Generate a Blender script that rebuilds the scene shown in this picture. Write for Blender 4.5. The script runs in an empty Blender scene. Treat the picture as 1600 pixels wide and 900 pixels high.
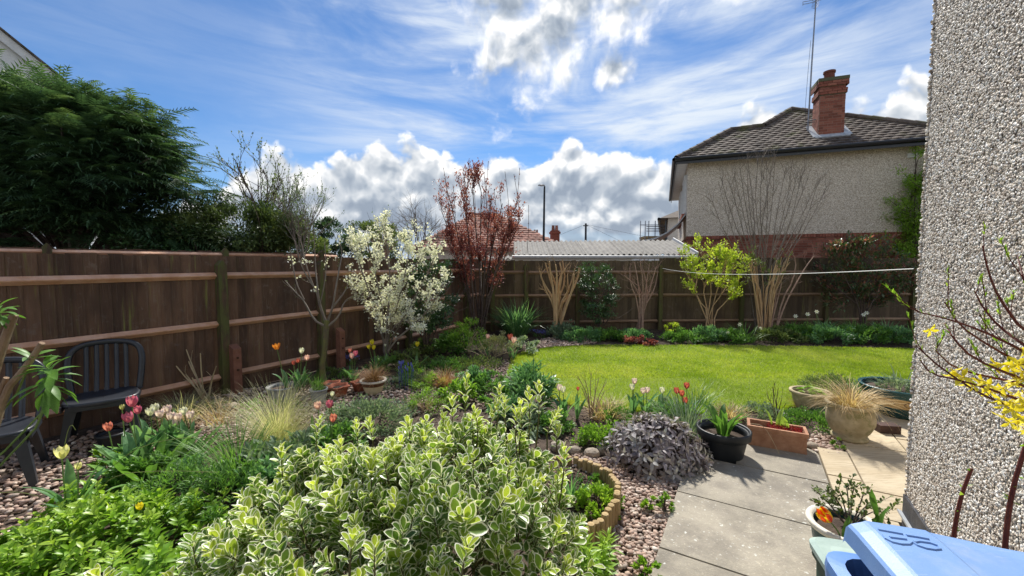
import bpy, math, random
import numpy as np
from mathutils import Vector, Matrix, Euler
R = math.radians
sc = bpy.context.scene
C = sc.collection

# ------------------------------------------------------------------ camera
EYE = 1.72
cam_d = bpy.data.cameras.new('camera'); cam = bpy.data.objects.new('camera', cam_d); C.objects.link(cam)
cam_d.sensor_width = 36; cam_d.lens = 14.4; cam_d.clip_start = .05; cam_d.clip_end = 4000
PITCH = math.atan(38/640)
cam.location = (0, 0, EYE); cam.rotation_euler = (math.pi/2-PITCH, 0, 0)
sc.camera = cam

# ------------------------------------------------------------------ light
SUN_AZ, SUN_EL = R(4), R(48)          # azimuth from +Y towards +X
sun_dir = Vector((math.sin(SUN_AZ)*math.cos(SUN_EL), math.cos(SUN_AZ)*math.cos(SUN_EL), math.sin(SUN_EL)))
sd = bpy.data.lights.new('sun', 'SUN'); sd.energy = 2.5; sd.angle = R(3.5); sd.color = (1, .955, .88)
so = bpy.data.objects.new('sun', sd); C.objects.link(so); so.location = (0, 0, 30)
so.rotation_euler = sun_dir.to_track_quat('Z', 'Y').to_euler()
sc.view_settings.view_transform = 'Standard'; sc.view_settings.look = 'None'
sc.view_settings.exposure = 1.48; sc.view_settings.gamma = 1
sc.cycles.max_bounces = 8; sc.cycles.transparent_max_bounces = 8

class NT:
    """small helper around a node tree"""
    def __init__(s, tree): s.t = tree; s.n = tree.nodes; s.l = tree.links
    def node(s, typ, **kw):
        nd = s.n.new(typ)
        for k, v in kw.items(): setattr(nd, k, v)
        return nd
    def put(s, sock, v):
        if isinstance(v, bpy.types.NodeSocket): s.l.new(v, sock)
        elif v is not None:
            if hasattr(sock.default_value, '__len__') and not hasattr(v, '__len__'): v = (v,)*len(sock.default_value)
            if hasattr(v, '__len__') and len(sock.default_value) == 4 and len(v) == 3: v = (*v, 1)
            sock.default_value = v
    def m(s, op, a, b=None, c=None, clamp=False):
        nd = s.node('ShaderNodeMath', operation=op, use_clamp=clamp)
        s.put(nd.inputs[0], a)
        if b is not None: s.put(nd.inputs[1], b)
        if c is not None: s.put(nd.inputs[2], c)
        return nd.outputs[0]
    def vm(s, op, a, b=None):
        nd = s.node('ShaderNodeVectorMath', operation=op); s.put(nd.inputs[0], a)
        if b is not None: s.put(nd.inputs[1], b)
        return nd.outputs[0]
    def mix(s, f, a, b, mode='MIX'):
        nd = s.node('ShaderNodeMix', data_type='RGBA', blend_type=mode)
        s.put(nd.inputs[0], f); s.put(nd.inputs[6], a); s.put(nd.inputs[7], b); return nd.outputs[2]
    def ramp(s, f, stops, interp='LINEAR'):
        nd = s.node('ShaderNodeValToRGB'); cr = nd.color_ramp; cr.interpolation = interp
        while len(cr.elements) < len(stops): cr.elements.new(.5)
        for e, (p, c) in zip(cr.elements, stops):
            e.position = p; e.color = (*c, 1) if hasattr(c, '__len__') else (c, c, c, 1)
        s.put(nd.inputs[0], f); return nd.outputs[0]
    def ss(s, x, lo, hi):
        nd = s.node('ShaderNodeMapRange', interpolation_type='SMOOTHSTEP')
        s.put(nd.inputs[0], x); s.put(nd.inputs[1], lo); s.put(nd.inputs[2], hi); return nd.outputs[0]
    dim = '3D'
    def noise(s, vec, scale, detail=4, rough=.5, dist=0, col=False):
        nd = s.node('ShaderNodeTexNoise', noise_dimensions=s.dim); s.put(nd.inputs['Vector'], vec); s.put(nd.inputs['Scale'], scale)
        s.put(nd.inputs['Detail'], detail); s.put(nd.inputs['Roughness'], rough); s.put(nd.inputs['Distortion'], dist)
        return nd.outputs[1 if col else 0]
    def vor(s, vec, scale, feature='F1', detail=0, rough=.5, out=0, smooth=None, rand=1):
        nd = s.node('ShaderNodeTexVoronoi', feature=feature, voronoi_dimensions=s.dim); s.put(nd.inputs['Vector'], vec); s.put(nd.inputs['Scale'], scale)
        if 'Detail' in nd.inputs: s.put(nd.inputs['Detail'], detail); s.put(nd.inputs['Roughness'], rough)
        if smooth is not None: s.put(nd.inputs['Smoothness'], smooth)
        s.put(nd.inputs['Randomness'], rand)
        return nd.outputs[out]
    def mapping(s, vec, scale=(1, 1, 1), rot=(0, 0, 0), loc=(0, 0, 0)):
        nd = s.node('ShaderNodeMapping'); s.put(nd.inputs[0], vec); nd.inputs['Scale'].default_value = scale
        nd.inputs['Rotation'].default_value = rot; nd.inputs['Location'].default_value = loc; return nd.outputs[0]

# ------------------------------------------------------------------ sky: daylight sky with cumulus banks and cirrus
world = bpy.data.worlds.new('World'); sc.world = world; world.use_nodes = True
W = NT(world.node_tree); W.n.clear()
skyn = W.node('ShaderNodeTexSky', sky_type='NISHITA'); skyn.sun_disc = False
skyn.sun_elevation = SUN_EL; skyn.sun_rotation = SUN_AZ
skyn.air_density = 1.0; skyn.dust_density = .15; skyn.ozone_density = 3.0; skyn.altitude = 0
dirv = W.node('ShaderNodeTexCoord').outputs['Generated']
dirv = W.vm('NORMALIZE', dirv)
sp = W.node('ShaderNodeSeparateXYZ'); W.put(sp.inputs[0], dirv)
az = W.m('ARCTAN2', sp.outputs[0], sp.outputs[1]); el = W.m('ARCSINE', sp.outputs[2])
cmb = W.node('ShaderNodeCombineXYZ'); W.put(cmb.inputs[0], az); W.put(cmb.inputs[1], el); ae = cmb.outputs[0]
def aze(px, py):
    return math.atan((px-800)/640), math.atan((412-py)/math.hypot(640, px-800))
def curve(x, pts):
    nd = W.node('ShaderNodeFloatCurve'); cu = nd.mapping.curves[0]
    pts = sorted(pts)
    while len(cu.points) < len(pts): cu.points.new(.5, .5)
    for p, (a, b) in zip(cu.points, pts): p.location = (a, b); p.handle_type = 'AUTO_CLAMPED'
    nd.mapping.update(); W.put(nd.inputs[1], x); return nd.outputs[0]
# height of the cumulus bank along the horizon
prof = [(0, 300), (100, 300), (200, 330), (300, 280), (345, 268), (400, 240), (450, 212), (520, 222), (580, 208), (640, 205), (668, 215), (720, 228), (780, 228),
        (828, 240), (850, 226), (862, 206), (900, 205), (960, 212), (1000, 222), (1040, 232), (1090, 222), (1140, 166), (1200, 145), (1260, 152), (1330, 142), (1390, 110), (1450, 92), (1600, 120)]
u = W.m('MULTIPLY_ADD', az, 1/(2*math.pi), .5)
pts = [(aze(px, py)[0]/(2*math.pi)+.5, aze(px, py)[1]) for px, py in prof]
pts = [(0, .62), (.12, .5), (.25, .42), (.31, .22)] + pts + [(.72, .40), (.85, .5), (1, .62)]
top = curve(u, pts)
W.dim = '2D'
warp = W.vm('SUBTRACT', W.noise(ae, 5, 4, .6, col=True), (.5, .5, .5))
wv = W.node('ShaderNodeVectorMath', operation='MULTIPLY_ADD'); W.put(wv.inputs[0], warp); wv.inputs[1].default_value = (.06,)*3; W.put(wv.inputs[2], ae)
wv = wv.outputs[0]
puff = W.m('SUBTRACT', .55, W.vor(wv, 11, 'SMOOTH_F1', 3, .5, smooth=.3))          # rounded heads
fine = W.m('SUBTRACT', W.noise(wv, 14, 6, .62), .5)
def bank(tp, amp=.06):
    d = W.m('SUBTRACT', tp, el)
    d = W.m('MULTIPLY_ADD', puff, amp, d)
    return W.m('MULTIPLY_ADD', fine, .045, d)
D1 = bank(W.m('SUBTRACT', top, .018))
m1 = W.ss(D1, -.002, .022)
# the bank thins towards its base into layered haze
basev = W.noise(W.mapping(ae, (2.2, 9, 1)), 2.2, 5, .55)
gap = W.ss(W.m('MULTIPLY_ADD', basev, .16, el), .12, .17)
m1 = W.m('MULTIPLY', m1, W.m('MULTIPLY_ADD', gap, .35, .65))
# broken cloud high up
def blob(px, py, rx, ry, rot=0, raw=False):
    a, e = (px, py) if raw else aze(px, py)
    mp = W.vm('SUBTRACT', ae, (a, e, 0)); mp = W.mapping(mp, (1, 1, 1), (0, 0, rot)); mp = W.mapping(mp, (1/rx, 1/ry, 0))
    nd = W.node('ShaderNodeVectorMath', operation='LENGTH'); W.put(nd.inputs[0], mp)
    return W.m('SUBTRACT', 1, nd.outputs[1])
hb = blob(845, 60, .24, .17, -.6)
for b in [(900, 10, .30, .12, 0), (800, 20, .14, .13, 0), (1010, -20, .17, .08, 0), (952, 120, .07, .05, 0), (1140, 4, .07, .03, .3), (2.2, .75, .9, .28, 0, True), (-2.1, .8, .9, .25, 0, True), (2.95, .95, .5, .3, 0, True)]:
    hb = W.m('MAXIMUM', hb, blob(*b))
fine2 = W.m('SUBTRACT', W.noise(wv, 9, 6, .66), .5)
D2 = W.m('MULTIPLY', W.m('ADD', W.m('MULTIPLY_ADD', fine2, 1.15, hb), W.m('MULTIPLY', puff, .6)), .1)
m2 = W.ss(D2, .0, .07)
D = W.m('MAXIMUM', D1, D2); mask = W.m('MAXIMUM', m1, m2)
# shading: thin rims glow white against the sun, thick hearts go blue-grey, each puff has its own lit upper edge
up = W.vm('ADD', wv, (-.006, .024, 0))
relief = W.m('SUBTRACT', W.vor(up, 11, 'SMOOTH_F1', 3, .5, smooth=.3), W.m('SUBTRACT', .55, puff))
thick = W.ss(D, .0, .13)
lum = W.m('MULTIPLY_ADD', thick, -.42, .93)
lum = W.m('MULTIPLY_ADD', relief, .9, lum)
lum = W.m('MULTIPLY_ADD', fine, .42, lum)
belly = W.noise(W.mapping(ae, (2.6, 5, 1)), 2.4, 4, .5)
lum = W.m('MULTIPLY_ADD', W.m('MULTIPLY', thick, W.ss(belly, .35, .65)), -.16, lum)
sund = W.node('ShaderNodeVectorMath', operation='DOT_PRODUCT'); W.put(sund.inputs[0], dirv); sund.inputs[1].default_value = tuple(sun_dir)
front = W.m('MULTIPLY_ADD', sund.outputs['Value'], -.5, .5)          # 0 towards the sun, 1 opposite: front-lit clouds are brighter
lum = W.m('MINIMUM', W.m('MAXIMUM', lum, .28), 1.02)
ccol = W.ramp(lum, [(.25, (.30, .36, .45)), (.5, (.44, .50, .58)), (.72, (.66, .70, .75)), (.9, (.94, .95, .96)), (1, (1.15, 1.14, 1.12))])
ccol = W.mix(1.0, ccol, W.ramp(front, [(.0, 1.0), (.35, 1.0), (1, 2.1)]), 'MULTIPLY')
# cirrus veils
cv = W.mapping(ae, (1.0, 3.4, 1), (0, 0, R(-20)))
cir = W.noise(cv, 2.0, 7, .56, .45)
cir2 = W.noise(W.mapping(ae, (1.2, 9, 1), (0, 0, R(-24))), 3.2, 7, .62, .3)
cm = W.m('MULTIPLY', W.ss(cir, .26, .60), W.m('MULTIPLY_ADD', W.ss(cir2, .3, .7), .55, .45))
veil = W.m('MULTIPLY_ADD', W.ss(W.m('ABSOLUTE', W.m('SUBTRACT', az, .2)), .85, .30), .90, .14)
cm = W.m('MULTIPLY', cm, veil)
hz = W.ss(el, .16, -.02)
EXPB = .1
bg1 = W.mix(1.0, skyn.outputs[0], (.235, .33, .425), 'MULTIPLY')
K = 1/EXPB
bg2 = W.mix(cm, bg1, (.285*K, .315*K, .355*K))
bg2 = W.mix(W.m('MULTIPLY', hz, .75), bg2, (.185*K, .235*K, .30*K))
sc_cl = W.mix(1.0, ccol, (.385*K, .385*K, .385*K), 'MULTIPLY')
fin = W.mix(mask, bg2, sc_cl)
bgn = W.node('ShaderNodeBackground'); W.put(bgn.inputs[0], fin); bgn.inputs[1].default_value = EXPB
wo = W.node('ShaderNodeOutputWorld'); W.l.new(bgn.outputs[0], wo.inputs[0])
world.cycles.sampling_method = 'MANUAL'; world.cycles.sample_map_resolution = 512

# ------------------------------------------------------------------ survey helpers (photo bearings -> places on the ground)
def G(px, py, z=0.0):
    x = (px-800)/640; v = -(py-450)/640
    d = (x, math.cos(PITCH)+v*math.sin(PITCH), -math.sin(PITCH)+v*math.cos(PITCH))
    t = (z-EYE)/d[2]; return Vector((d[0]*t, d[1]*t, z))
def P(px, py, Y):
    """point at distance Y ahead seen at that bearing"""
    x = (px-800)/640; v = -(py-450)/640
    d = Vector((x, math.cos(PITCH)+v*math.sin(PITCH), -math.sin(PITCH)+v*math.cos(PITCH)))
    return Vector((0, 0, EYE)) + d*(Y/d.y)
Dv = Vector((.5, .866, 0)).normalized(); Nv = Vector((.866, -.5, 0)).normalized()   # axes of the near house and the patio
def ND(n, d, z=0): return Nv*n + Dv*d + Vector((0, 0, z))

# ------------------------------------------------------------------ mesh helpers
def wloc(o):
    v = Vector((0, 0, 0))
    while o is not None: v += o.location; o = o.parent
    return v
class MB:
    def __init__(s): s.v = []; s.f = {3: [], 4: []}; s.a = {}; s.n = 0; s.poly = []
    def add(s, V, F, **attrs):
        """V (n,3) array, F list of arrays of triangles / quads (index arrays)"""
        V = np.asarray(V, float); s.v.append(V)
        for f in (F if isinstance(F, (list, tuple)) and len(F) and hasattr(F[0], 'shape') else [np.asarray(F)]):
            f = np.asarray(f)
            if f.size: s.f[f.shape[1]].append(f+s.n)
        for k in ('rnd', 'edge'):
            a = attrs.get(k, 0.); s.a.setdefault(k, []).append(np.broadcast_to(np.asarray(a, float), (len(V),)).copy())
        s.n += len(V)
    def box(s, c, size, rot=None, rnd=0.):
        c = np.array(c, float); h = np.array(size, float)/2
        V = np.array([[x, y, z] for x in (-1, 1) for y in (-1, 1) for z in (-1, 1)])*h
        if rot is not None: V = V @ np.array(rot).T
        s.add(V+c, np.array([[0, 1, 3, 2], [4, 6, 7, 5], [0, 4, 5, 1], [2, 3, 7, 6], [0, 2, 6, 4], [1, 5, 7, 3]]), rnd=rnd)
    def build(s, name, mat=None, parent=None, smooth=False, link=True):
        me = bpy.data.meshes.new(name)
        V = np.concatenate(s.v) if s.v else np.zeros((0, 3))
        off = np.array(wloc(parent)) if parent is not None else 0
        V = V-off
        t = np.concatenate(s.f[3]) if s.f[3] else np.zeros((0, 3), int); q = np.concatenate(s.f[4]) if s.f[4] else np.zeros((0, 4), int)
        me.vertices.add(len(V)); me.vertices.foreach_set('co', V.astype(np.float32).ravel())
        loops = np.concatenate([t.ravel(), q.ravel()]).astype(np.int32)
        me.loops.add(len(loops)); me.loops.foreach_set('vertex_index', loops)
        me.polygons.add(len(t)+len(q))
        st = np.concatenate([np.arange(len(t))*3, len(t)*3+np.arange(len(q))*4]).astype(np.int32)
        me.polygons.foreach_set('loop_start', st)
        me.update(calc_edges=True)
        for k, a in s.a.items():
            arr = np.concatenate(a)
            if arr.any(): at = me.attributes.new(k, 'FLOAT', 'POINT'); at.data.foreach_set('value', arr.astype(np.float32))
        me.polygons.foreach_set('use_smooth', np.full(len(me.polygons), bool(smooth)))
        if mat is not None: me.materials.append(mat)
        if not link: return me
        return mobj(name, me, parent)
def mobj(name, me, parent=None, loc=None, mw=None):
    o = bpy.data.objects.new(name, me); C.objects.link(o)
    if parent is not None: o.parent = parent
    if loc is not None: o.location = loc
    if mw is not None: o.matrix_local = mw
    return o
def thing(name, label, cat, loc=(0, 0, 0), group=None):
    o = bpy.data.objects.new(name, None); C.objects.link(o); o.location = loc; o.empty_display_size = .1
    o['label'] = label; o['category'] = cat
    if group: o['group'] = group
    return o
def tag(o, label=None, cat=None, group=None, kind=None):
    for k, v in (('label', label), ('category', cat), ('group', group), ('kind', kind)):
        if v: o[k] = v
    return o
def stuff(o): o['kind'] = 'stuff'; return o
def struct(o): o['kind'] = 'structure'; return o
def copy_tree(o, parent=None):
    c = o.copy(); C.objects.link(c); c.parent = parent
    for ch in list(o.children): copy_tree(ch, c)
    return c
def nrm(a): return a/np.maximum(np.linalg.norm(a, axis=-1, keepdims=True), 1e-9)
def scatter(mb, tmpl, T, Dd, Up, S, rnd=None, edge=None, Sx=None):
    """instances of template (V,F list,edge) at T; +Y along Dd, +Z near Up, scale S"""
    V, F, E = tmpl; N = len(T)
    if N == 0: return
    T = np.asarray(T, float); Dd = nrm(np.asarray(Dd, float)); X = nrm(np.cross(Dd, np.asarray(Up, float))); Z = np.cross(X, Dd)
    S = np.broadcast_to(np.asarray(S, float), (N,)); Sx = S if Sx is None else np.broadcast_to(Sx, (N,))
    W_ = T[:, None] + V[None, :, 0:1]*X[:, None]*Sx[:, None, None] + V[None, :, 1:2]*Dd[:, None]*S[:, None, None] + V[None, :, 2:3]*Z[:, None]*S[:, None, None]
    k = len(V); offs = (np.arange(N)*k)[:, None, None]
    FF = [(f[None]+offs).reshape(-1, f.shape[1]) for f in F]
    r = np.repeat(np.random.rand(N) if rnd is None else rnd, k)
    mb.add(W_.reshape(-1, 3), FF, rnd=r, edge=np.tile(E, N))
def mat4(t, d, up, s, sx=None):
    d = Vector(d).normalized(); x = d.cross(Vector(up)).normalized(); z = x.cross(d); sx = sx or s
    m = Matrix((x*sx, d*s, z*s)).transposed().to_4x4(); m.translation = Vector(t); return m
# leaf templates ---------------------------------------------------
def leaf_t(w=.4, rows=4, fold=.12, droop=.2, peak=.5, tip=.0):
    """simple pointed leaf, length 1, 2 strips of quads"""
    ys = np.linspace(0, 1, rows+1); V = []; F = []
    for y in ys:
        a = y**(math.log(.5)/math.log(peak)) if 0 < y < 1 else y
        hw = w*.5*math.sin(math.pi*a)**.8 + .015
        z = -droop*y*y
        V += [(-hw, y, z+fold*hw*2), (0, y, z), (hw, y, z+fold*hw*2)]
    for i in range(rows):
        b = 3*i; F += [(b, b+1, b+4, b+3), (b+1, b+2, b+5, b+4)]
    return np.array(V, float), [np.array(F)], np.zeros(len(V))
def leaf_v(w=.6, n=12, fold=.18, droop=.15, peak=.62):
    """variegated leaf: outer rim ring (edge=1), inner ring (edge=.35) and midrib"""
    out = []; inn = []
    for i in range(n):
        a = 2*math.pi*i/n; y = .5-.5*math.cos(a); yy = y**(math.log(.5)/math.log(peak)) if 0 < y < 1 else y
        hw = w*.5*abs(math.sin(math.pi*min(max(yy, 0), 1)))**.75
        sx = 1 if math.sin(a) > 0 else -1
        wob = 1+.06*math.sin(5*a+1)
        def pt(k):
            X = sx*hw*k*wob; Y = .5+(y-.5)*(k*.5+.5); return (X, Y, -droop*Y*Y+fold*abs(X)*1.6)
        out.append(pt(1)); inn.append(pt(.66))
    V = out+inn+[(0, .25, -droop*.06-.01), (0, .55, -droop*.3-.01), (0, .8, -droop*.64-.01)]
    F4 = [(i, (i+1) % n, n+(i+1) % n, n+i) for i in range(n)]; F3 = []
    for i in range(n):
        y = (inn[i][1]+inn[(i+1) % n][1])/2; c = 2*n+(0 if y < .4 else 1 if y < .7 else 2); F3.append((n+i, n+(i+1) % n, c))
    for h in (range(n//2), range(n//2, n)): pass
    cs = [2*n+(0 if (inn[i][1]+inn[(i+1) % n][1])/2 < .4 else 1 if (inn[i][1]+inn[(i+1) % n][1])/2 < .7 else 2) for i in range(n)]
    for i in range(n):
        a, b = cs[i], cs[(i+1) % n]
        if a != b: F3.append((n+(i+1) % n, b, a))
    V = np.array(V, float); E = np.array([1.]*n+[.4]*n+[0.]*3)
    return V, [np.array(F4), np.array(F3)], E
TRI = (np.array([(-.5, 0, 0), (.5, 0, 0), (.0, 1, 0)], float), [np.array([(0, 1, 2)])], np.zeros(3))
DIA = (np.array([(0, 0, 0), (.28, .45, .06), (0, 1, 0), (-.28, .45, .06)], float), [np.array([(0, 1, 2), (0, 2, 3)])], np.zeros(4))
LEAF2 = leaf_t(.42, 2, .15, .2); LEAF3 = leaf_t(.4, 3, .15, .3); LEAF_N = leaf_t(.22, 3, .2, .35); LEAF_R = leaf_t(.62, 3, .12, .15)
def tube(mb, pts, rad, k=5, rnd=0., cap=False):
    pts = np.asarray(pts, float); rad = np.atleast_1d(np.asarray(rad, float)); rad = np.interp(np.linspace(0, 1, len(pts)), np.linspace(0, 1, len(rad)), rad) if len(rad) > 1 else np.full(len(pts), rad[0])
    t = nrm(np.gradient(pts, axis=0)); ref = np.array([0, 0, 1.]) if abs(t[0][2]) < .9 else np.array([1., 0, 0])
    x = nrm(np.cross(t, ref)); y = np.cross(t, x); a = np.arange(k)*2*math.pi/k
    V = pts[:, None]+(x[:, None]*np.cos(a)[None, :, None]+y[:, None]*np.sin(a)[None, :, None])*rad[:, None, None]
    n = len(pts); F = []
    i = np.arange(n-1)[:, None]*k; j = np.arange(k)[None]; j2 = (j+1) % k
    F = np.stack([i+j, i+j2, i+k+j2, i+k+j], -1).reshape(-1, 4)
    V = V.reshape(-1, 3)
    Fs = [F]
    if cap:
        V = np.vstack([V, pts[0], pts[-1]]); jj = np.arange(k)
        Fs.append(np.stack([np.full(k, n*k), (jj+1) % k, jj], -1)); Fs.append(np.stack([np.full(k, n*k+1), (n-1)*k+jj, (n-1)*k+(jj+1) % k], -1))
    mb.add(V, Fs, rnd=rnd)
def lathe(mb, prof, c=(0, 0, 0), k=28, rnd=0., ell=(1, 1)):
    a = np.arange(k)*2*math.pi/k; c = np.array(c, float)
    V = np.array([[r*math.cos(t)*ell[0], r*math.sin(t)*ell[1], z] for r, z in prof for t in a])+c
    n = len(prof); i = np.arange(n-1)[:, None]*k; j = np.arange(k)[None]; j2 = (j+1) % k
    mb.add(V, [np.stack([i+j, i+j2, i+k+j2, i+k+j], -1).reshape(-1, 4)], rnd=rnd)
def prism(mb, poly, z0, z1, rnd=0.):
    """vertical prism from a convex-ish outline (fan)"""
    n = len(poly); V = [(x, y, z0) for x, y in poly]+[(x, y, z1) for x, y in poly]
    cx = sum(p[0] for p in poly)/n; cy = sum(p[1] for p in poly)/n
    V += [(cx, cy, z0), (cx, cy, z1)]
    mb.add(V, [np.array([(i, (i+1) % n, n+(i+1) % n, n+i) for i in range(n)]), np.array([(2*n, (i+1) % n, i) for i in range(n)]+[(2*n+1, n+i, n+(i+1) % n) for i in range(n)])], rnd=rnd)
def ico(sub=1):
    import bmesh
    bm = bmesh.new(); bmesh.ops.create_icosphere(bm, subdivisions=sub, radius=1)
    V = np.array([v.co[:] for v in bm.verts]); F = np.array([[v.index for v in f.verts] for f in bm.faces]); bm.free(); return V, F
# ------------------------------------------------------------------ materials
def new_mat(name):
    m = bpy.data.materials.new(name); m.use_nodes = True; t = NT(m.node_tree); t.n.clear()
    out = t.node('ShaderNodeOutputMaterial'); return m, t, out
def rndsock(t):
    a = t.node('ShaderNodeAttribute', attribute_name='rnd').outputs['Fac']; o = t.node('ShaderNodeObjectInfo').outputs['Random']
    return t.m('FRACT', t.m('ADD', a, o))
def surf(name, c1, c2=None, scale=8, rough=.8, bump=.3, bscale=None, stretch=(1, 1, 1), var=.25, spec=.3, metal=0, detail=6, extra=None, rot=(0, 0, 0), coat=0):
    m, t, out = new_mat(name); p = t.node('ShaderNodeBsdfPrincipled')
    co = t.mapping(t.node('ShaderNodeTexCoord').outputs['Object'], stretch, rot)
    n1 = t.noise(co, scale, detail, .6, .3); r = rndsock(t)
    col = t.mix(t.ss(n1, .3, .7), c1, c2 or c1)
    col = t.mix(1.0, col, t.ramp(r, [(0, 1-var), (1, 1+var)]), 'MULTIPLY')
    nb = t.noise(co, bscale or scale*5, 5, .65)
    if extra: col, nb = extra(t, col, nb, co)
    t.put(p.inputs['Base Color'], col); p.inputs['Roughness'].default_value = rough; p.inputs['Metallic'].default_value = metal
    p.inputs['Specular IOR Level'].default_value = spec; p.inputs['Coat Weight'].default_value = coat
    if bump:
        b = t.node('ShaderNodeBump'); b.inputs['Strength'].default_value = bump; b.inputs['Distance'].default_value = .01
        t.put(b.inputs['Height'], nb); t.l.new(b.outputs[0], p.inputs['Normal'])
    t.l.new(p.outputs[0], out.inputs[0]); return m
def leafm(name, c1, c2, trans=.35, rough=.45, edge=None, spec=.4, c3=None):
    m, t, out = new_mat(name); p = t.node('ShaderNodeBsdfPrincipled'); r = t.m('ADD', t.node('ShaderNodeAttribute', attribute_name='rnd').outputs['Fac'], t.m('MULTIPLY_ADD', t.node('ShaderNodeObjectInfo').outputs['Random'], .16, -.08), clamp=True)
    st = [(0, c1), (1, c2)] if c3 is None else [(0, c1), (.55, c2), (1, c3)]
    col = t.ramp(r, st)
    co = t.node('ShaderNodeTexCoord').outputs['Object']
    col = t.mix(1, col, t.ramp(t.noise(co, 30, 2, .5), [(.3, .8), (.7, 1.2)]), 'MULTIPLY')
    if edge:
        e = t.node('ShaderNodeAttribute', attribute_name='edge').outputs['Fac']
        e = t.m('ADD', e, t.m('MULTIPLY_ADD', t.noise(co, 140 if edge[1] is None else edge[1], 3, .6), .5, -.25))
        col = t.mix(t.ss(e, edge[2], edge[2]+.14), col, edge[0])
    t.put(p.inputs['Base Color'], col); p.inputs['Roughness'].default_value = rough; p.inputs['Specular IOR Level'].default_value = spec
    tr = t.node('ShaderNodeBsdfTranslucent'); t.put(tr.inputs[0], t.mix(1, col, (1.15, 1.15, .7), 'MULTIPLY'))
    mx = t.node('ShaderNodeMixShader'); mx.inputs[0].default_value = trans
    t.l.new(p.outputs[0], mx.inputs[1]); t.l.new(tr.outputs[0], mx.inputs[2]); t.l.new(mx.outputs[0], out.inputs[0]); return m
rng = np.random.default_rng(7); np.random.seed(7); random.seed(7)
# ------------------------------------------------------------------ materials of the place
def streaks(t, col, nb, co):
    # weathered vertical grain, pale scuffs and green algae running down the boards
    g = t.node('ShaderNodeNewGeometry').outputs['Position']
    v = t.noise(t.mapping(g, (14, 14, .9)), 1.6, 5, .6); al = t.ss(v, .57, .72)
    big = t.ss(t.noise(t.mapping(g, (1, 1, .6)), 1.1, 3, .5), .42, .62)
    col = t.mix(t.m('MULTIPLY', t.m('MULTIPLY', al, big), .9), col, (.22, .23, .06))
    gr = t.noise(t.mapping(g, (60, 60, 2.2)), 1.5, 6, .7)
    col = t.mix(t.m('MULTIPLY', t.ss(gr, .52, .72), .6), col, (.24, .18, .135))
    col = t.mix(t.m('MULTIPLY', t.ss(t.noise(g, 9, 4, .7), .56, .72), .5), col, (.20, .155, .125))
    col = t.mix(t.m('MULTIPLY', t.ss(t.noise(t.mapping(g, (2.5, 2.5, .8)), 1.3, 3, .6), .45, .65), .5), col, (.035, .022, .018))
    return col, gr
m_board = surf('fence_board', (.10, .055, .035), (.165, .095, .060), 3, .8, .5, extra=streaks, var=.32)
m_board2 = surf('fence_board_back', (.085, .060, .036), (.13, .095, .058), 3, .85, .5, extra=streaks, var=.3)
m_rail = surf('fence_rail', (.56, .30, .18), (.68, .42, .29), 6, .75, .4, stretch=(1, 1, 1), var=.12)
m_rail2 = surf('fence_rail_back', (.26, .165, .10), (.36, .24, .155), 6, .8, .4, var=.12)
def algae(t, col, nb, co):
    g = t.node('ShaderNodeNewGeometry').outputs['Position']
    return t.mix(t.ss(t.noise(t.mapping(g, (5, 5, 1.2)), 3, 4, .6), .35, .6), col, (.10, .105, .035)), t.noise(t.mapping(g, (30, 30, 2)), 3, 5)
m_post = surf('fence_post', (.115, .07, .045), (.07, .045, .03), 5, .85, .5, extra=algae, var=.1)
m_spur = surf('concrete_spur', (.20, .085, .055), (.26, .12, .08), 12, .85, .4, var=.08)
m_bolt = surf('rusty_bolt', (.08, .045, .03), rough=.6, metal=.6, bump=0)
m_soil = surf('garden_soil', (.045, .030, .022), (.10, .072, .052), 9, .95, 1, bscale=60, var=.0)
m_lawnbase = surf('lawn_base', (.13, .19, .03), (.20, .24, .05), 2.5, .95, .6, bscale=80, var=0)
def slabx(t, col, nb, co):
    g = t.node('ShaderNodeNewGeometry').outputs['Position']
    sp = t.noise(g, 30, 3, .55); nz = t.noise(g, 1.9, 3, .6)
    lich = t.m('MULTIPLY', t.ss(sp, .63, .69), t.ss(nz, .42, .56))
    col = t.mix(t.ss(t.noise(g, 3.2, 5, .65), .35, .7), col, t.mix(1, col, (.62, .62, .64), 'MULTIPLY'))
    col = t.mix(t.ss(t.noise(g, 55, 4, .7), .55, .75), col, t.mix(1, col, (1.6, 1.6, 1.55), 'MULTIPLY'))
    col = t.mix(t.m('MULTIPLY', lich, .85), col, (.62, .62, .56))
    return col, t.noise(g, 70, 5, .7)
m_slab = surf('grey_paving', (.29, .26, .205), (.38, .34, .27), 2, .85, .5, extra=slabx, var=.07)
m_slab2 = surf('buff_paving', (.44, .36, .24), (.52, .44, .31), 2, .85, .4, var=.08, stretch=(1, 3, 1), extra=lambda t, col, nb, co: (t.mix(t.ss(t.noise(t.mapping(co, (2, 9, 1), (0, 0, R(-30))), 3, 5, .65), .45, .7), col, (.33, .26, .17)), nb))
m_joint = surf('joint', (.05, .042, .032), rough=1, bump=.5)
def pebblex(t, col, nb, co):
    r = rndsock(t)
    c = t.ramp(r, [(0, (.20, .13, .10)), (.2, (.34, .23, .18)), (.45, (.45, .33, .26)), (.65, (.30, .24, .20)), (.8, (.56, .45, .37)), (.92, (.40, .26, .19)), (1, (.70, .63, .55))])
    return t.mix(1, c, t.ramp(t.noise(co, 60, 3, .6), [(.3, .78), (.7, 1.2)]), 'MULTIPLY'), nb
m_pebble = surf('pebble', (.3, .3, .3), rough=.7, bump=.15, extra=pebblex, bscale=90)
m_stone = surf('edging_stone', (.20, .165, .13), (.34, .29, .23), 14, .9, .6, var=.25)
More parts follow.
